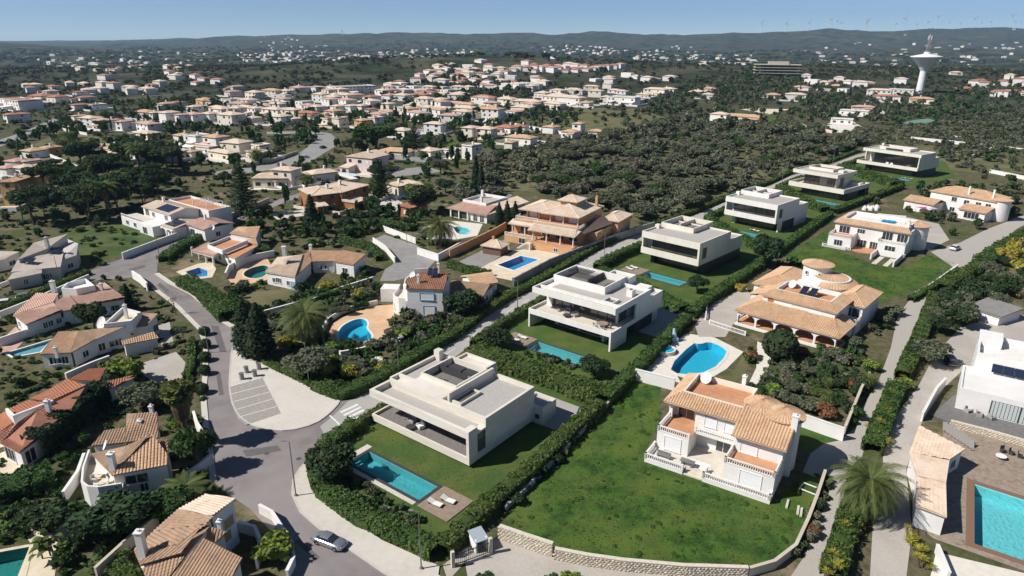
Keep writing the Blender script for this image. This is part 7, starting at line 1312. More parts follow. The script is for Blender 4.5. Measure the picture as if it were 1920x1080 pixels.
# ---- far woods and maquis
def farwood(name,poly,n,h,w,mat,seed,mind,leaf=24):
    leafsize=.62 if leaf<60 else .32
    r=random.Random(seed); out=[]; W_=[GT(x,y) for x,y in poly]
    if any(p is None for p in W_): W_=[p for p in W_ if p is not None]
    W2=[(p.x,p.y) for p in W_]; xs_=[p[0] for p in W2]; ys_=[p[1] for p in W2]; 
    for _ in range(n*6):
        if len(out)>=n: break
        x=r.uniform(min(xs_),max(xs_)); y=r.uniform(min(ys_),max(ys_))
        if not pip(x,y,W2) or not is_free(x,y): continue
        if name!='garden_shrubs' and mnoise.noise(Vector((x/55,y/55,.3)))<-.25: continue
        hh=r.uniform(*h); out.append((Vector((x,y,hf(x,y)-.2)),hh,hh*r.uniform(*w)))
    mass(name,out,mat,[lowbush(s,leaf,leafsize,0 if leaf<20 else 1) for s in (seed,seed+1,seed+2)])
farwood('garden_shrubs',[(-20,640),(-20,400),(120,300),(330,300),(640,300),(900,300),(960,385),(950,420),(840,470),(700,470),(560,540),(430,560),(400,480),(250,520),(100,560)],1000,(.5,1.7),(1.2,2.2),lf_green,79,1.5,44)
farwood('garden_shrubs',[(0,300),(0,200),(330,180),(700,200),(1080,200),(1000,300),(640,300)],1300,(.8,2.4),(1.2,2.0),lf_green,77,1.5,26)
farwood('garden_shrubs',[(0,1080),(0,620),(330,600),(385,720),(390,900),(300,1080)],420,(.35,1.0),(1.3,2.2),lf_green,75,1.5,90)
farwood('scrub',[(880,385),(900,296),(1150,240),(1500,236),(1700,232),(1960,205),(1960,400),(1880,362),(1760,292),(1620,280),(1215,424),(980,352)],2500,(.7,2.6),(1.5,2.8),lf_scrub,81,1.5,26)
farwood('woodland',[(0,300),(0,160),(400,140),(700,175),(1000,200),(1300,150),(1920,130),(1920,230),(1300,235),(1000,240),(640,300),(300,300)],2600,(2.2,5.5),(1.0,1.7),lf_far,83,2,18)
farwood('woodland',[(-20,200),(-20,122),(400,112),(700,118),(760,140),(640,175),(300,160)],2600,(3,7),(1.2,2.0),lf_far,85,3,14)
farwood('woodland',[(1000,200),(960,140),(1180,122),(1500,118),(1940,112),(1940,150),(1500,150),(1200,200)],2800,(3,7),(1.2,2.0),lf_far,87,3,14)
farwood('woodland',[(-20,124),(-20,100),(300,92),(640,88),(960,86),(1300,84),(1940,72),(1940,118),(1500,120),(1200,124),(960,140),(760,122),(400,112)],3600,(5,12),(1.6,3.4),lf_far,91,3,8)
farwood('woodland',[(540,158),(700,122),(800,106),(900,104),(960,118),(900,140),(800,150),(640,178)],900,(3,7),(1.1,1.8),lf_far,93,3,14)
farwood('woodland',[(690,178),(830,124),(950,128),(1010,160),(980,195),(800,195)],500,(3,7.5),(.9,1.4),lf_far,95,3,14)
mass('weeds',[(p,rnd.uniform(.06,.2),rnd.uniform(.5,1.6)) for p in [Vector((rnd.uniform(-5,45),rnd.uniform(60,130),0)) for _ in range(520)] if pip(p.x,p.y,MEADOW) and not pip(p.x,p.y,hApoly)],lf_weed,[lowbush(7,40,.3,1),lowbush(8,40,.3,1)])
# ---- grass tufts
def tufts(name,polyw,n,size,mat,seed,hole=None):
    r=np.random.default_rng(seed); xs_=[p[0] for p in polyw]; ys_=[p[1] for p in polyw]; X=r.uniform(min(xs_),max(xs_),n*2); Y=r.uniform(min(ys_),max(ys_),n*2); m=in_poly(X,Y,[(p[0],p[1]) for p in polyw]); X,Y=X[m][:n],Y[m][:n]
    dens=.5+.5*np.sin(X*.35+1.3*np.sin(Y*.27))*np.sin(Y*.31+.9*np.sin(X*.22)); k=r.uniform(0,1,len(X))<.35+.65*dens; X,Y=X[k],Y[k]
    ok=np.array([not any(pip(x,y,h) for h in (hole or [])) for x,y in zip(X,Y)],bool); X,Y=X[ok],Y[ok]
    P=np.stack([X,Y,np.full(len(X),.03)+r.uniform(0,size*.5,len(X))],1); N=r.normal(size=(len(X),3)); N[:,2]+=.8; V,F,A=leafcards(P,N,size,r,.45); put(npmesh(name,V,F,mat,A),None,None,None,'stuff')
tuft_m=M('grass_blades',(.080,.175,.024),(.050,.120,.018),.25,.8,spec=.2,attr=.2,c3=(.115,.165,.03),scale3=.12,f3=.9); tuft_l=M('lawn_blades',(.095,.155,.030),(.065,.115,.024),.6,.8,spec=.2,attr=.3,c3=(.12,.135,.032),scale3=.3)
hA=[[Vector((19.1,83.2)) for _ in ()]]
tufts('grass_tufts',MEADOW,9000,.13,tuft_m,1,[hApoly]); tufts('grass_tufts',LAWNC,4000,.2,tuft_m,2)
def vh(i): f=VF[i]; r_=VPOOL[i]; return [frect(f,r_[0]-.5,r_[1]+.5,r_[2]-.5,r_[3]+.5),frect(f,-.2,20.3,-.1,20)]
tufts('lawn_blades',PX(PLOTS[0]),9000,.10,tuft_l,3,vh(0)+[frect(VF[0],19.5,25.4,-10.5,-4.9),frect(VF[0],16.6,24.2,15.5,24.2)])
# ======================= GARDEN WALLS =======================
beige=M('beige_wall',(.58,.50,.40),(.50,.43,.34),.6,.95,c3=(.64,.57,.47),scale3=.3); greywall=M('weathered_grey_wall',(.38,.37,.35),(.28,.27,.26),.5,.97,c3=(.46,.44,.41),scale3=.2)
def gwall(pts,h,m,label,t=.28,cap=None,pil=0,world=None):
    P=world or PX(pts); c=sum((Vector((p.x,p.y,0)) for p in P),Vector())/len(P); e=thing('garden_wall',label,'wall',c); q=[(p.x-c.x,p.y-c.y) for p in P]
    MB().wall(q,t,0,h).build('wall',m,e); MB().wall(q,t+.12,h,h+.08).build('coping',cap or m,e)
    if pil:
        for a,b in zip(q,q[1:]):
            a=Vector(a);b=Vector(b);n=max(1,int((b-a).length/pil))
            for k in range(n): p=a+(b-a)*k/n; MB().box(p.x-.25,p.x+.25,p.y-.25,p.y+.25,0,h+.2).build('pilaster',m,e)
    return e
for a in (([(231,487),(290,464),(336,447)],1.9,white,'long white wall along the upper side of the left road'),([(337,446),(397,424),(455,401),(505,379)],1.6,beige,'beige wall below the white house with solar arrays'),([(0,596),(60,572),(120,545),(168,524)],1.3,white,'white wall below the stepped sand-coloured house'),([(250,522),(264,531),(278,546)],2.0,white,'short white gate wall at the road junction'),
 ([(0,650),(87,621),(140,604)],1.7,white,'white wall behind the covered pool'),([(125,712),(175,690),(207,678)],1.2,white,'white wall below the house with the big satellite dish'),([(424,524),(430,510),(450,497),(483,487),(515,481)],1.7,white,'curved white wall round the oval pool'),([(497,592),(553,577),(593,567),(640,547),(700,528)],1.2,white,'white wall below the oval pool garden'),
 ([(607,642),(604,626),(615,605),(640,589),(668,579),(708,571)],1.0,white,'curved white wall behind the kidney pool'),([(610,652),(640,668),(680,661),(716,645)],1.0,white,'curved white retaining wall below the kidney pool'),([(843,484),(880,466),(930,441),(957,425)],2.3,orange,'orange wall beside the mansion drive'),
 ([(712,431),(780,457)],1.7,white,'white wall above the cul-de-sac'),([(783,477),(822,490),(842,479),(872,462)],2.0,white,'white wall in front of the date palm'),([(700,455),(722,470),(741,493)],1.5,white,'white wall on the left of the cul-de-sac'),
 ([(1190,713),(1230,723),(1264,732)],2.2,white,'white wall below the hot tub terrace'),([(948,957),(1000,908),(1130,771),(1186,714)],.7,greywall,'low grey wall between hedge and meadow'),([(1503,800),(1545,815),(1580,827)],2.2,white,'white wall right of the stair tower'),([(1582,815),(1612,742),(1628,712)],1.5,beige,'beige wall along the right-hand lane garden'),
 ([(1402,1081),(1450,1067),(1490,1036),(1513,986),(1530,941),(1545,895)],1.2,beige,'smooth beige wall round the right end of the meadow'),([(1705,562),(1750,535),(1795,502)],.9,white,'low white wall below the sunken-garage house lawn'),([(1754,1036),(1764,1060),(1776,1090)],1.2,white,'white wall at the foot of the large pool terrace'),([(1727,790),(1753,742),(1770,724)],1.6,white,'white stair wall beside the gravel drive'),
 ([(123,942),(150,902),(162,868)],1.6,white,'white wall left of the curved balcony house'),([(183,1085),(240,1032),(298,984)],1.5,beige,'beige garden wall behind the ochre-shuttered house'),([(488,962),(512,975),(529,1002),(549,1032),(553,1060),(540,1088)],1.3,white,'round white planter wall by the road at the bottom'),([(450,997),(480,1006),(491,1030),(483,1068)],1.5,white,'curved white courtyard wall of the ochre-shuttered house'),([(347,911),(376,890),(401,868)],1.7,white,'white wall at the kerb below the fan palm'),([(366,792),(372,812),(384,832)],2.0,white,'white gate pier wall beside the fan palm'),
 ([(463,313),(512,304),(558,288)],1.5,beige,'beige wall along the curving upper road'),([(1707,262),(1807,272),(1920,285)],1.8,white,'long pale wall across the far right scrub'),([(1811,301),(1868,279)],1.6,white,'pale wall running back through the right scrub'),([(1855,324),(1935,340)],1.6,white,'pale wall at the right edge above the curtained porch house'),([(1496,236),(1560,250)],1.8,pinkw,'pale wall below the far terrace pool'),([(1300,268),(1320,262)],1.2,white,'short wall in the central scrub'),
 ([(0,540),(50,520),(78,500)],1.0,white,'low white wall left of the stepped house'),([(95,295),(130,310),(148,318)],1.6,white,'white drive wall on the left hillside'),([(100,240),(130,248),(164,254)],1.6,white,'white wall below the left terrace houses'),([(965,236),(1020,246),(1085,258)],1.8,white,'long white wall beside the field in the middle distance'),([(740,298),(800,305),(830,290)],2.0,greywall,'grey retaining wall below the cream villa'),([(935,218),(998,216)],2.2,white,'white wall behind the three-storey white house')):
    gwall(*a)
gwall([(962,538),(1030,501),(1085,479),(1150,453),(1226,429)],2.2,greywall,'weathered grey wall with pilasters between lane and orange mansion',.25,None,4.2)
def stonewall(pts,h,label,t=.5):
    P=PX(pts); c=sum((Vector((p.x,p.y,0)) for p in P),Vector())/len(P); e=thing('stone_wall',label,'wall',c); q=[Vector((p.x-c.x,p.y-c.y)) for p in P]; MB().wall(q,t-.08,0,h-.05).build('core',M('lime_mortar',(.44,.38,.30)),e)
    r=random.Random(int(c.x*9)); protos=[]
    for k in range(7):
        bm=bmesh.new(); bmesh.ops.create_icosphere(bm,subdivisions=1,radius=1)
        for v in bm.verts: v.co=Vector((max(-.8,min(.8,v.co.x))*r.uniform(.9,1.15),v.co.y*.7,max(-.75,min(.75,v.co.z))*r.uniform(.9,1.1)))
        me=bpy.data.meshes.new('stone'); bm.to_mesh(me); bm.free(); me.materials.append(stone_ms[k%3]); protos.append(me)
    L=0; cand=[]
    for a,b in zip(q,q[1:]):
        d=(b-a); n=max(1,int(d.length/.42)); ang=math.atan2(d.y,d.x); nv=Vector((-d.y,d.x)).normalized()
        for k in range(n):
            for row in range(int(h/.27)):
                cand.append((a+d*((k+(.5 if row%2 else 0)+r.uniform(-.15,.15))/n),ang,nv,.15+row*.27+r.uniform(-.03,.03)))
    r.shuffle(cand); mbs=MB()
    for i,(p,ang,nv,z) in enumerate(cand):
        side=-1; pos=p+nv*side*(t/2-.06); s=r.uniform(.17,.25)
        if i<300:
            o=bpy.data.objects.new('stone',protos[i%7]); COL.objects.link(o); o.parent=e; o.location=(pos.x,pos.y,z); o.rotation_euler=(r.uniform(-.2,.2),r.uniform(-.25,.25),ang+r.uniform(-.15,.15)); o.scale=(s,s*.75,s*.72)
        else:
            me=protos[i%7]; n0=len(mbs.v); ca,sa=math.cos(ang),math.sin(ang)
            for v in me.vertices: x,y=v.co.x*s,v.co.y*s*.75; mbs.v.append((pos.x+x*ca-y*sa,pos.y+x*sa+y*ca,z+v.co.z*s*.72))
            for f in me.polygons: mbs.f.append(tuple(n0+j for j in f.vertices))
    if mbs.v: put(mbs.build('stones',stone_ms[0],e),kind='stuff')
    mc=MB(); mc.wall(q,t,h-.05,h+.06); mc.build('coping',stone_ms[1],e)
stone_ms=[M('field_stone_a',(.64,.56,.45),(.50,.43,.33),2.5,.97,bump=.03),M('field_stone_b',(.70,.63,.52),(.58,.51,.41),2.5,.97,bump=.03),M('field_stone_c',(.56,.48,.37),(.44,.37,.27),2.5,.97,bump=.03)]
stonewall([(937,1009),(985,1026),(1036,1043)],1.9,'rough stone wall beside the iron gate at the meadow corner'); stonewall([(1040,1047),(1100,1059),(1170,1069),(1280,1079),(1400,1083)],1.5,'long rough stone wall below the big meadow')
stonewall([(1780,800),(1850,818),(1960,850)],1.15,'honey-coloured stone retaining wall below the grey deck')
# ======================= STREET THINGS =======================
def lamp(p,h,label,arm=1.1,ang=PI,m=metal_grey):
    t=thing('street_lamp',label,'street lamp',p,ang,'street lamps'); MB().tube([(0,0,0),(0,0,h)],.10,8,.055).build('pole',m,t); MB().box(-.16,.16,-.16,.16,0,.35).build('base',m,t); MB().tube([(0,0,h-.05),(arm*.6,0,h+.05)],.04,6).build('arm',m,t); MB().box(arm*.5,arm*.5+.55,-.12,.12,h,h+.12).build('lantern',M('lamp_head',(.22,.22,.22)),t)
for x,y,h,l in ((555,931,8.4,'street lamp on the pavement at the junction'),(790,1068,8.0,'street lamp at the bottom pavement edge'),(391,662,5.2,'slim street lamp on the left kerb'),(580,723,8.2,'tall street lamp behind the plaza'),(748,703,7.0,'lane lamp left of the concrete villa'),(970,582,7.0,'lane lamp left of the white balcony villa'),(1132,493,8.5,'lane lamp facing the orange mansion'),(1465,348,8,'lane lamp below the overhanging-roof villa'),(1561,308,8,'upper lane lamp beside the scrub'),(1764,528,4.5,'lamp beside the right-hand lane'),(299,482,5.5,'lamp at the road junction wall'),(451,410,5.5,'lamp on the road above the junction'),(353,447,5.5,'lamp on the wall side of the left road'),(763,455,6,'lamp above the cul-de-sac'),(113,530,7,'lamp beside the wall of the stepped house'),(1426,566,4,'timber post beside the round-towered house')): lamp(G(x,y),h,l,ang=PI*.95)
def pole(p,h,label): t=thing('utility_pole',label,'pole',p); MB().tube([(0,0,0),(0,0,h)],.16,7,.1).build('pole',M('pole_timber',(.26,.22,.18)),t); MB().box(-.7,.7,-.06,.06,h-.5,h-.38).build('crossarm',M('pole_timber',(.2,.2,.2)),t)
for x,y,h,l in ((1176,165,13,'pole on the central hillside'),(1680,268,9,'pole behind the farthest villa'),(1562,280,9,'timber pole in the scrub'),(1800,210,11,'pole in the right scrub'),(1774,200,10,'second pole in the right scrub')): pole(GT(x,y),h,l)
for i,(x,y) in enumerate(((453.8,711.3),(462.5,698.7),(478,705.5),(485.8,692.5))):
    t=thing('waste_column','round concrete waste column on the plaza, '+('nearest the road','second from the road','third from the road','farthest right')[i],'waste bin',G(x,y,.15),0,'waste columns'); MB().cyl(0,0,.42,.38,0.04,1.15,16).build('body',greywall,t); MB().cyl(0,0,.44,.44,1.15,1.25,16).build('lid',metal_grey,t); part(t,'slab',walk,[(-.7,1.5,-.7,.7,0,.04)])
for x,y in ((640,690),(1100,505),(903,598),(560,860),(500,850)): 
    t=thing('manhole_cover','dark round manhole cover in the '+('lane' if y<700 else 'junction asphalt'),'manhole',G(x,y,.03),auto=True); MB().cyl(0,0,.36,.36,.0,.012,16).build('cover',M('cast_iron',(.09,.09,.09),None,rough=.6),t)
# cars
def car(p,ang,paintm,label,L=4.5,W=1.8,H=1.3,coupe=True):
    t=thing('parked_car',label,'car',p,ang,'parked cars'); s=L/4.5
    st=[(-2.25,.55,.42,.66),(-2.1,.78,.30,.78),(-1.5,.88,.24,.86),(-.6,.90,.22,.88),(.3,.90,.22,.88),(1.1,.90,.24,.86),(1.8,.86,.27,.80),(2.15,.72,.32,.70),(2.27,.5,.40,.58)] if coupe else [(-2.2,.75,.3,.9),(-2.0,.88,.24,1.0),(-.6,.9,.22,1.0),(.6,.9,.22,.98),(1.6,.88,.25,.88),(2.1,.78,.3,.74),(2.2,.6,.4,.6)]
    mb=MB(); k=10
    for x,w,z0,z1 in st:
        for a in ((-1,0),(-1,.55),(-.92,.85),(-.6,1),(0,1.04),(.6,1),(.92,.85),(1,.55),(1,0),(0,-.02)): mb.v.append((x*s,a[0]*w*W/1.8,z0+(z1-z0)*a[1]))
    for i in range(len(st)-1):
        for j in range(k): mb.f.append((i*k+j,i*k+(j+1)%k,(i+1)*k+(j+1)%k,(i+1)*k+j))
    mb.f+=[tuple(range(k-1,-1,-1)),tuple(range((len(st)-1)*k,len(st)*k))]; mb.build('body',paintm,t,smooth=True)
    cs=[(-1.55,.55,.86,.90),(-.95,.66,.86,H-.06),(-.2,.66,.86,H),(.25,.64,.86,H-.04),(.95,.60,.86,.90)] if coupe else [(-1.9,.7,.98,1.05),(-1.6,.74,.98,H-.03),(-.2,.74,.98,H),(.5,.72,.98,H-.05),(1.15,.68,.96,1.0)]
    mb=MB(); mr=MB()
    for x,w,z0,z1 in cs:
        for a,b in ((-1.12,0),(-.95,.75),(-.6,1),(.6,1),(.95,.75),(1.12,0)): mb.v.append((x*s,a*w,z0+(z1-z0)*b))
    for i in range(4):
        for j in range(5): mb.f.append((i*6+j,i*6+j+1,(i+1)*6+j+1,(i+1)*6+j))
    g=mb.build('cabin_glass',glass,t,smooth=False)
    for x,w,z0,z1 in cs[1:4]:
        for a,b in ((-.97,.78),(-.6,1.02),(.6,1.02),(.97,.78)): mr.v.append((x*s,a*w,z0+(z1-z0)*b+.012))
    for i in range(2):
        for j in range(3): mr.f.append((i*4+j,i*4+j+1,(i+1)*4+j+1,(i+1)*4+j))
    mr.build('roof_panel',paintm,t,smooth=True)
    for sx in (-1.32,1.38):
        for sy in (-1,1):
            w=MB(); n=18
            for yy,r_ in ((.10,.33),(-.10,.33)): w.v+=[(r_*math.cos(2*PI*i/n),yy,r_*math.sin(2*PI*i/n)) for i in range(n)]
            w.f=[(i,(i+1)%n,n+(i+1)%n,n+i) for i in range(n)]+[tuple(range(n)),tuple(range(2*n-1,n-1,-1))]; o=w.build('wheel',M('tyre_rubber',(.02,.02,.02)),t); o.location=(sx*s,sy*(W/2-.10),.33)
            h=MB(); n=14
            for yy in (.115,-.115): h.v+=[(.19*math.cos(2*PI*i/n),yy,.19*math.sin(2*PI*i/n)) for i in range(n)]
            h.f=[(i,(i+1)%n,n+(i+1)%n,n+i) for i in range(n)]+[tuple(range(n)),tuple(range(2*n-1,n-1,-1))]; h.build('rim',M('chrome',(.6,.6,.6),None,rough=.2,metal=1),o)
    for sy in (-.6,.6): MB().lathe(0,0,[(.11,0),(.10,.04),(.02,.06)],10).build('headlight',M('lamp_glass',(.7,.7,.68),None,rough=.1),t).matrix_local=Matrix.Translation((2.12*s,sy,.62))@Matrix.Rotation(PI/2,4,'Y')
    part(t,'bumper',M('chrome',(.6,.6,.6)),[(2.2*s,2.3*s,-.7,.7,.36,.46)]); part(t,'bumper',M('chrome',(.6,.6,.6)),[(-2.32*s,-2.22*s,-.7,.7,.38,.48)])
    return t
silver=M('silver_paint',(.52,.54,.56),None,rough=.22,metal=.75,spec=.6); blackp=M('black_paint',(.02,.022,.025),None,rough=.2,spec=.7); greenp=M('dark_green_paint',(.02,.06,.045),None,rough=.25,spec=.6); whitep=M('white_paint',(.7,.7,.7),None,rough=.25,spec=.5)
a=G(598,1012); b=G(640,1028); car((a+b)/2+Vector((0,0,.03)),math.atan2((b-a).y,(b-a).x),silver,'silver classic coupe parked on the road at the bottom')
car(G(1779,679,.03),R(75),blackp,'dark grey estate car parked on the gravel behind the flat-roofed house',4.4,1.8,1.5,False); car(G(702,480,.05),R(20),greenp,'dark green car parked beside the cul-de-sac wall',4.2,1.75,1.45,False); car(G(14,572,.03),R(24),whitep,'white car parked on the left-hand road edge',4.4,1.8,1.5,False); car(G(50,560,.03),R(24),silver,'grey car parked beside the wall on the left road',4.3,1.8,1.45,False); car(G(122,332,.05),R(10),whitep,'white car in the drive beside the ochre block',4.3,1.8,1.45,False)
for i,(x,y) in enumerate(((5,270),(20,265),(38,258))): car(G(x,y,.05),R(35),(blackp,silver,whitep)[i],('black','silver','white')[i]+' car parked along the far left road',4.3,1.8,1.45,False)
for i,(x,y,a,m,l) in enumerate(((528,311,18,silver,'silver car on the curving upper road'),(572,296,40,whitep,'white car higher up the curving upper road'),(606,278,60,blackp,'black car at the top bend of the upper road'),(372,441,35,blackp,'black car parked along the left road wall'),(1790,468,40,whitep,'white car in the paved court of the curtained porch house'))): car(G(x,y,.05),R(a),m,l,4.3,1.8,1.45,False)
# hot tub, slide, gate, canopy
t=thing('hot_tub','raised round blue hot tub beside the bright blue pool','hot tub',G(1247,660)); MB().lathe(0,0,[(2.0,0),(2.0,.75),(1.7,.75),(1.65,.45)],28).build('shell',poolpale,t); MB().cyl(0,0,1.68,1.68,.1,.62,28).build('water',M('tub_water',(.03,.40,.62),None,rough=.08,spec=.6),t)
t=thing('pool_shower','pale blue curved shower screen standing behind the hot tub','shower',G(1264,640)); part(t,'tower',M('slide_blue',(.42,.58,.70)),[(-.7,.7,-.5,.5,0,.9)]); mb=MB(); mb.tube([(0,0,.9),(-.1,0,1.9),(-.25,0,2.7)],.5,10,.22); mb.build('screen',M('slide_blue',(.4,.5,.6)),t)
t=thing('iron_gate','black iron drive gate standing open beside the stone wall','gate',G(885,1050),R(28)); part(t,'post',beige,[(-2.6,-2.2,-.2,.2,0,2.2)]); part(t,'post',beige,[(2.2,2.6,-.2,.2,0,2.2)]); part(t,'rail',metal_dark,[(-2.2,2.2,-.03,.03,.2,.28),(-2.2,2.2,-.03,.03,1.5,1.58)])
for k in range(19): part(t,'bar',metal_dark,[(-2.15+.24*k,-2.11+.24*k,-.02,.02,.1,1.8)])
t=thing('gate_house','small white gatehouse with blue canopy behind the hedge corner','gatehouse',G(896,1026),R(30)); t.scale=(.75,.75,.8); part(t,'wall',white,[(-.9,-.7,-1.2,1.2,0,2.2),(.9,1.1,-1.2,1.2,0,2.2),(-.7,.9,1.0,1.2,0,2.2)]); mb=MB(); mb.v=[(-1.1,-1.4,2.1),(1.3,-1.4,2.1),(1.3,1.4,2.5),(-1.1,1.4,2.5)]; mb.v+=[(x,y,z-.08) for x,y,z in mb.v]; mb.f=[(0,1,2,3),(7,6,5,4),(0,4,5,1),(1,5,6,2),(2,6,7,3),(3,7,4,0)]; mb.build('canopy',M('canopy_sheet',(.36,.41,.46)),t)
t=thing('garden_parasol','large beige parasol on the left terrace','parasol',G(82,329)); MB().tube([(0,0,0),(0,0,3.2)],.06,6).build('pole',metal_grey,t); MB().lathe(0,0,[(4.6,2.6),(2.2,3.3),(.05,3.7)],10).build('canopy',cream,t)
for i in range(7): t=thing('wheelie_bin','green wheelie bin in the row below the cream villa','bin',G(741+4.6*i,305.5),R(5),'row of green bins',auto=True); part(t,'body',M('bin_green',(.03,.10,.06)),[(-.45,.45,-.4,.4,.08,1.1)]); part(t,'lid',M('bin_green',(.03,.1,.06)),[(-.5,.5,-.45,.45,1.1,1.22)])
for i in range(9): t=thing('folded_lounger',f'grey folded lounger against the stone retaining wall, {nth(i)} from the left','sun lounger',G(1772+6.2*i,807+4.2*i,.04),R(-15),'folded loungers along the stone wall'); mb=MB(); mb.box(-.32,.32,-.06,.06,0,1.3); o=mb.build('mattress',fabric_g,t); o.rotation_euler=(R(-28),0,0); part(t,'foot',frame_d,[(-.3,.3,-.6,-.5,0,.06)])
for i,(x,y,l) in enumerate(((1880,848,'left'),(1896,852,'middle'),(1912,858,'right'))): t=thing('garden_chair','dark garden chair on the stone terrace, '+l+' of three','chair',G(x,y,.04),R(30*i)); part(t,'seat',frame_d,[(-.3,.3,-.3,.3,.4,.46)]); part(t,'backrest',frame_d,[(-.3,.3,.26,.32,.46,1.0)]); part(t,'base',frame_d,[(-.28,.28,-.28,.28,0,.4)])
t=thing('white_tray_table','small round white table on the stone terrace','table',G(1876,860,.04)); MB().cyl(0,0,.7,.7,.45,.52,18).build('tabletop',white,t); MB().cyl(0,0,.1,.1,0,.45,8).build('leg',metal_grey,t)
for i,(x,y,a) in enumerate(((1476,946,20),(1496,958,22),(1502,962,22))): t=thing('concrete_block','pale concrete edging block lying on the meadow, '+('left','middle','right')[i]+' of three','block',G(x,y),R(a+42)); part(t,'block',walk,[(-.9,.9,-.14,.14,0,.25)])
t=thing('window_frame','old white window frame lying in the meadow beside the wall','frame',G(1521,918,.15),R(50)); ring(t,'frame',white,-.9,.9,-1.3,1.3,0,.12,.14)
t=thing('garden_bench','dark timber bench on the white villa terrace','bench',zA(230,715,.63),R(-33)); part(t,'seat',metal_grey,[(-1,1,-.25,.25,.42,.5)]); part(t,'backrest',metal_grey,[(-1,1,.2,.27,.5,.95)]); part(t,'leg',metal_grey,[(-.9,-.8,-.2,.2,0,.42)]); part(t,'leg',metal_grey,[(.8,.9,-.2,.2,0,.42)])
t=thing('patio_table','grey stone table on the white villa terrace','table',zA(390,765,.63),R(-33)); part(t,'tabletop',metal_grey,[(-1.0,1.0,-.45,.45,.68,.76)]); part(t,'leg',metal_grey,[(-.8,-.5,-.3,.3,0,.68)]); part(t,'leg',metal_grey,[(.5,.8,-.3,.3,0,.68)])
t=thing('furniture_heap','pale heap of covered furniture behind the sunken-garage house','furniture',G(1632,393)); mb=MB()
for k in range(8): mb.lathe(rnd.uniform(-2.6,2.6),rnd.uniform(-1,1),[(rnd.uniform(.7,1.0),0),(.8,.8),(.3,1.5),(.02,1.7)],8)
mb.build('cover',fabric,t)
for i,(x,y,l) in enumerate(((1815,772,'left'),(1835,780,'middle'),(1858,786,'right'))): t=thing('deck_armchair','dark grey armchair on the grey deck, '+l+' of three','armchair',G(x,y,.05),R(20+40*i)); part(t,'seat',fabric_g,[(-.4,.4,-.4,.4,.2,.45)]); part(t,'backrest',fabric_g,[(-.4,.4,.3,.45,.45,.95)]); part(t,'armrest',fabric_g,[(-.5,-.4,-.4,.45,.0,.6)]); part(t,'armrest',fabric_g,[(.4,.5,-.4,.45,.0,.6)])
# ======================= LANDMARKS =======================
p=G(1723,177); t=thing('water_tower','tall white mushroom water tower with lattice antenna mast','tower',p,land='the water tower')
MB().cyl(0,0,3.9,3.3,0,25.0,28,False).build('shaft',M('tower_concrete',(.80,.79,.77),(.72,.71,.69),.3,.9),t,smooth=True); MB().lathe(0,0,[(3.3,24.2),(4.0,25.6),(6.0,28.6),(15.2,38.2),(15.8,39.0),(15.6,39.5),(5,41.6),(3.6,42.0)],36).build('bowl',M('tower_concrete',(.5,.5,.5)),t,smooth=False); MB().cyl(0,0,3.4,3.2,42.2,44,18).build('cap',M('tower_concrete',(.5,.5,.5)),t)
m=MB(); hw=lambda z:1.5-.75*(z-44)/16
for sx in (-1,1):
    for sy in (-1,1): m.tube([(sx*hw(44),sy*hw(44),44),(sx*hw(60),sy*hw(60),60)],.14,5)
for k in range(10):
    z0,z1_=44+1.6*k,44+1.6*(k+1); a,b=hw(z0),hw(z1_)
    for (x0,y0,x1,y1) in ((-1,-1,1,-1),(1,-1,1,1),(1,1,-1,1),(-1,1,-1,-1)): m.tube([(x0*a,y0*a,z0),(x1*b,y1*b,z1_)],.09,4); m.tube([(x0*b,y0*b,z1_),(x1*b,y1*b,z1_)],.07,4)
m.build('antenna_mast',M('mast_red_grey',(.38,.33,.31)),t)
for k in range(5): a=2*PI*k/5; part(t,'antenna_panel',whiterender,[(1.7*math.cos(a)-.25,1.7*math.cos(a)+.25,1.7*math.sin(a)-.25,1.7*math.sin(a)+.25,56+1.1*(k%2),60.5+1.1*(k%2))])
for k in range(3): part(t,'antenna_panel',metal_grey,[(-2.2+1.6*k,-1.2+1.6*k,-2.2,-1.8,45.5,47.5)])
def mast(x,y,h,label):
    p=GT(x,y); t=thing('radio_mast',label,'mast',p); mb=MB()
    for a in (0,2.1,4.2): mb.tube([(.8*math.cos(a),.8*math.sin(a),0),(.5*math.cos(a),.5*math.sin(a),h)],.16,4)
    for k in range(int(h/3)): z=3*k; mb.tube([(.7,0,z),(-.35,.6,z+3)],.09,4); mb.tube([(-.35,.6,z),(-.35,-.6,z+3)],.09,4)
    mb.build('lattice',metal_grey,t)
mast(1262,136,34,'left lattice radio mast on the central hill'); mast(1267,130,38,'right lattice radio mast on the central hill')
TB=[(1397,62,42),(1441,62,44),(1480,60,45),(1518,60,45),(1529,59,46),(1536,58,47),(1580,56,40),(1583,56,37),(1632,57,44),(1647,55,34),(1669,54,45),(1688,54,41),(1704,53,33),(1726,52,42),(1745,51,42),(1768,51,34),(1782,51,44),(1798,50,40),(1834,50,30),(1841,50,41),(1850,49,42),(1901,46,38),(1914,46,31),(660,66,57)]
wt=M('turbine_white',(.72,.72,.72)); proto_t=None
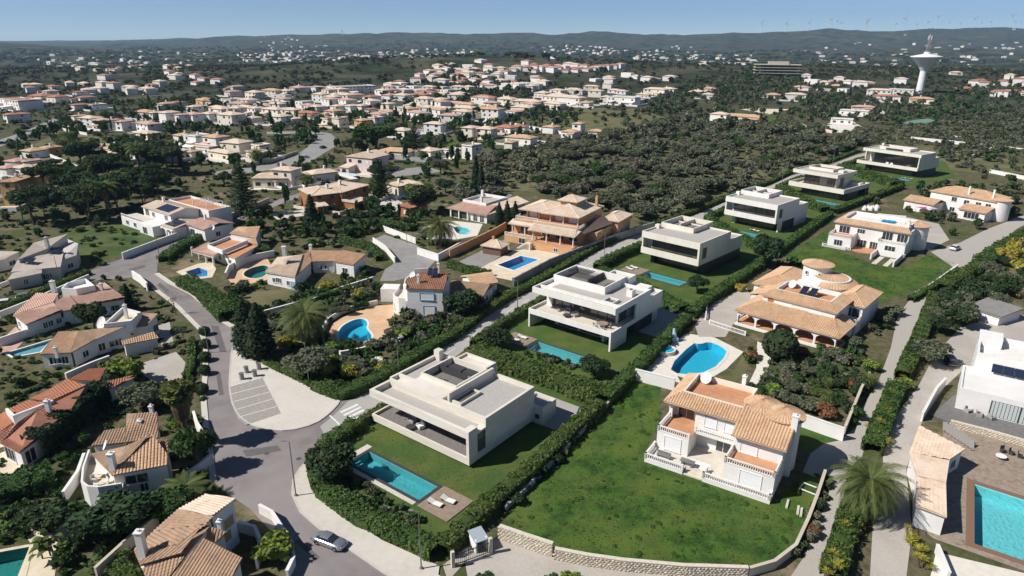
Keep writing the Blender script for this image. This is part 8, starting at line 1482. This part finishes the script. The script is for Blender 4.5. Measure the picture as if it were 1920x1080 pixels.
for i,(x,yb,yt) in enumerate(TB):
    D=6350.0; az=(G(x,300)-Vector((0,0,0))); az=Vector((az.x,az.y,0)).normalized(); q=az*(D/az.y); z=hf(q.x,q.y); hpx=max(10,yb-yt); hub=hpx*D/1280*.98
    t=thing('wind_turbine','white wind turbine on the ridge, '+(nth(i)+' from the left of the right-hand row' if i<23 else 'alone at the centre left'),'wind turbine',(q.x,q.y,z-6),0,'wind turbines on the ridge'); MB().tube([(0,0,0),(0,0,hub)],2.5,8,1.4).build('tower',wt,t); MB().box(-2,2,-5,4,hub-1,hub+3).build('nacelle',wt,t)
    ph=rnd.uniform(0,2.1); 
    for k in range(3):
        a=ph+2*PI*k/3; L=hub*.34; d=Vector((math.cos(a),0,math.sin(a))); n=Vector((-d.z,0,d.x)); c=Vector((0,-5.4,hub+1)); mb=MB(); mb.v=[tuple(c+d*L*s+n*w*sg+Vector((0,o,0))) for s,w in ((0,1.6),(.2,2.4),(1,.5)) for sg in (-1,1) for o in (0,.5)]; mb.f=[(0,2,6,4),(4,6,10,8),(1,5,7,3),(5,9,11,7),(0,4,5,1),(4,8,9,5),(2,3,7,6),(6,7,11,10)]; mb.build('blade',wt,t)
# a gull gliding over the right-hand scrub
d=_f+_r*((1794-960)/FPX)-_u*((257-540)/FPX); gp=Vector((0,0,CH))+d*115; t=thing('seagull','white seagull gliding over the right-hand scrub','bird',gp,R(20)); gw=M('gull_white',(.78,.78,.78)); MB().lathe(0,0,[(.02,-.32),(.11,-.1),(.12,.05),(.05,.28),(.01,.36)],8).build('body',gw,t).rotation_euler=(0,PI/2,0)
for s in (-1,1): mb=MB(); mb.v=[(.14,0,.02),(-.1,0,.02),(.12,s*.42,.20),(-.08,s*.42,.20),(-.06,s*.85,.16),(-.14,s*.85,.16)]; mb.v+=[(x,y,z-.02) for x,y,z in mb.v]; mb.f=[(0,2,3,1),(2,4,5,3),(6,7,9,8),(8,9,11,10),(0,6,8,2),(2,8,10,4)]; mb.build('wing',gw,t)
# ======================= AIR =======================
hz=bpy.data.materials.new('haze_air'); hz.use_nodes=True; N_=hz.node_tree.nodes; N_.remove(N_['Principled BSDF']); pv=N_.new('ShaderNodeVolumePrincipled'); pv.inputs['Color'].default_value=(.48,.72,1.0,1); pv.inputs['Density'].default_value=6.0e-5; pv.inputs['Anisotropy'].default_value=.1; hz.node_tree.links.new(pv.outputs[0],N_['Material Output'].inputs['Volume'])
o=MB().box(-9800,9800,-600,9900,-260,400).build('haze',hz); put(o,kind='stuff')
# ======================= DESCRIPTIONS: each thing singled out =======================
LN=[(n,Vector((p.x,p.y,0))) for n,p in LAND.items()]
LPX={n:to_px(p) for n,p in LN}
bykey={}
for e in AUTO:
    p=e.location; best=min(LN,key=lambda a:(a[1].x-p.x)**2+(a[1].y-p.y)**2+ (0 if a[1].y<p.y+400 else 1e9)); ex,ey=to_px(p); lx,ly=LPX[best[0]]; dx,dy=ex-lx,ey-ly
    rel='left of' if dx<-abs(dy)*1.2 else 'right of' if dx>abs(dy)*1.2 else 'behind' if dy<0 else 'in front of'
    bykey.setdefault(f"{e['label']} {rel} {best[0]}",[]).append((ex,e))
for k,l in bykey.items():
    l.sort(key=lambda a:a[0])
    for i,(x,e) in enumerate(l):
        s=k if len(l)==1 else (k+', '+('left one' if i==0 else 'right one') if len(l)==2 else k+f', {nth(i)} from left'); w=s.split()
        if len(w)>16: s=s.replace('with ','',1) if len(s.replace('with ','',1).split())<=16 else s.replace('two-storey ','').replace('with ','',1)
        if len(s.split())>16: s=s.replace(' long ',' ').replace(' white ',' ',1)
        w=s.split()
        if len(w)>16: s=' '.join([q for q in w if q not in('with','the','roof')]) 
        e['label']=s
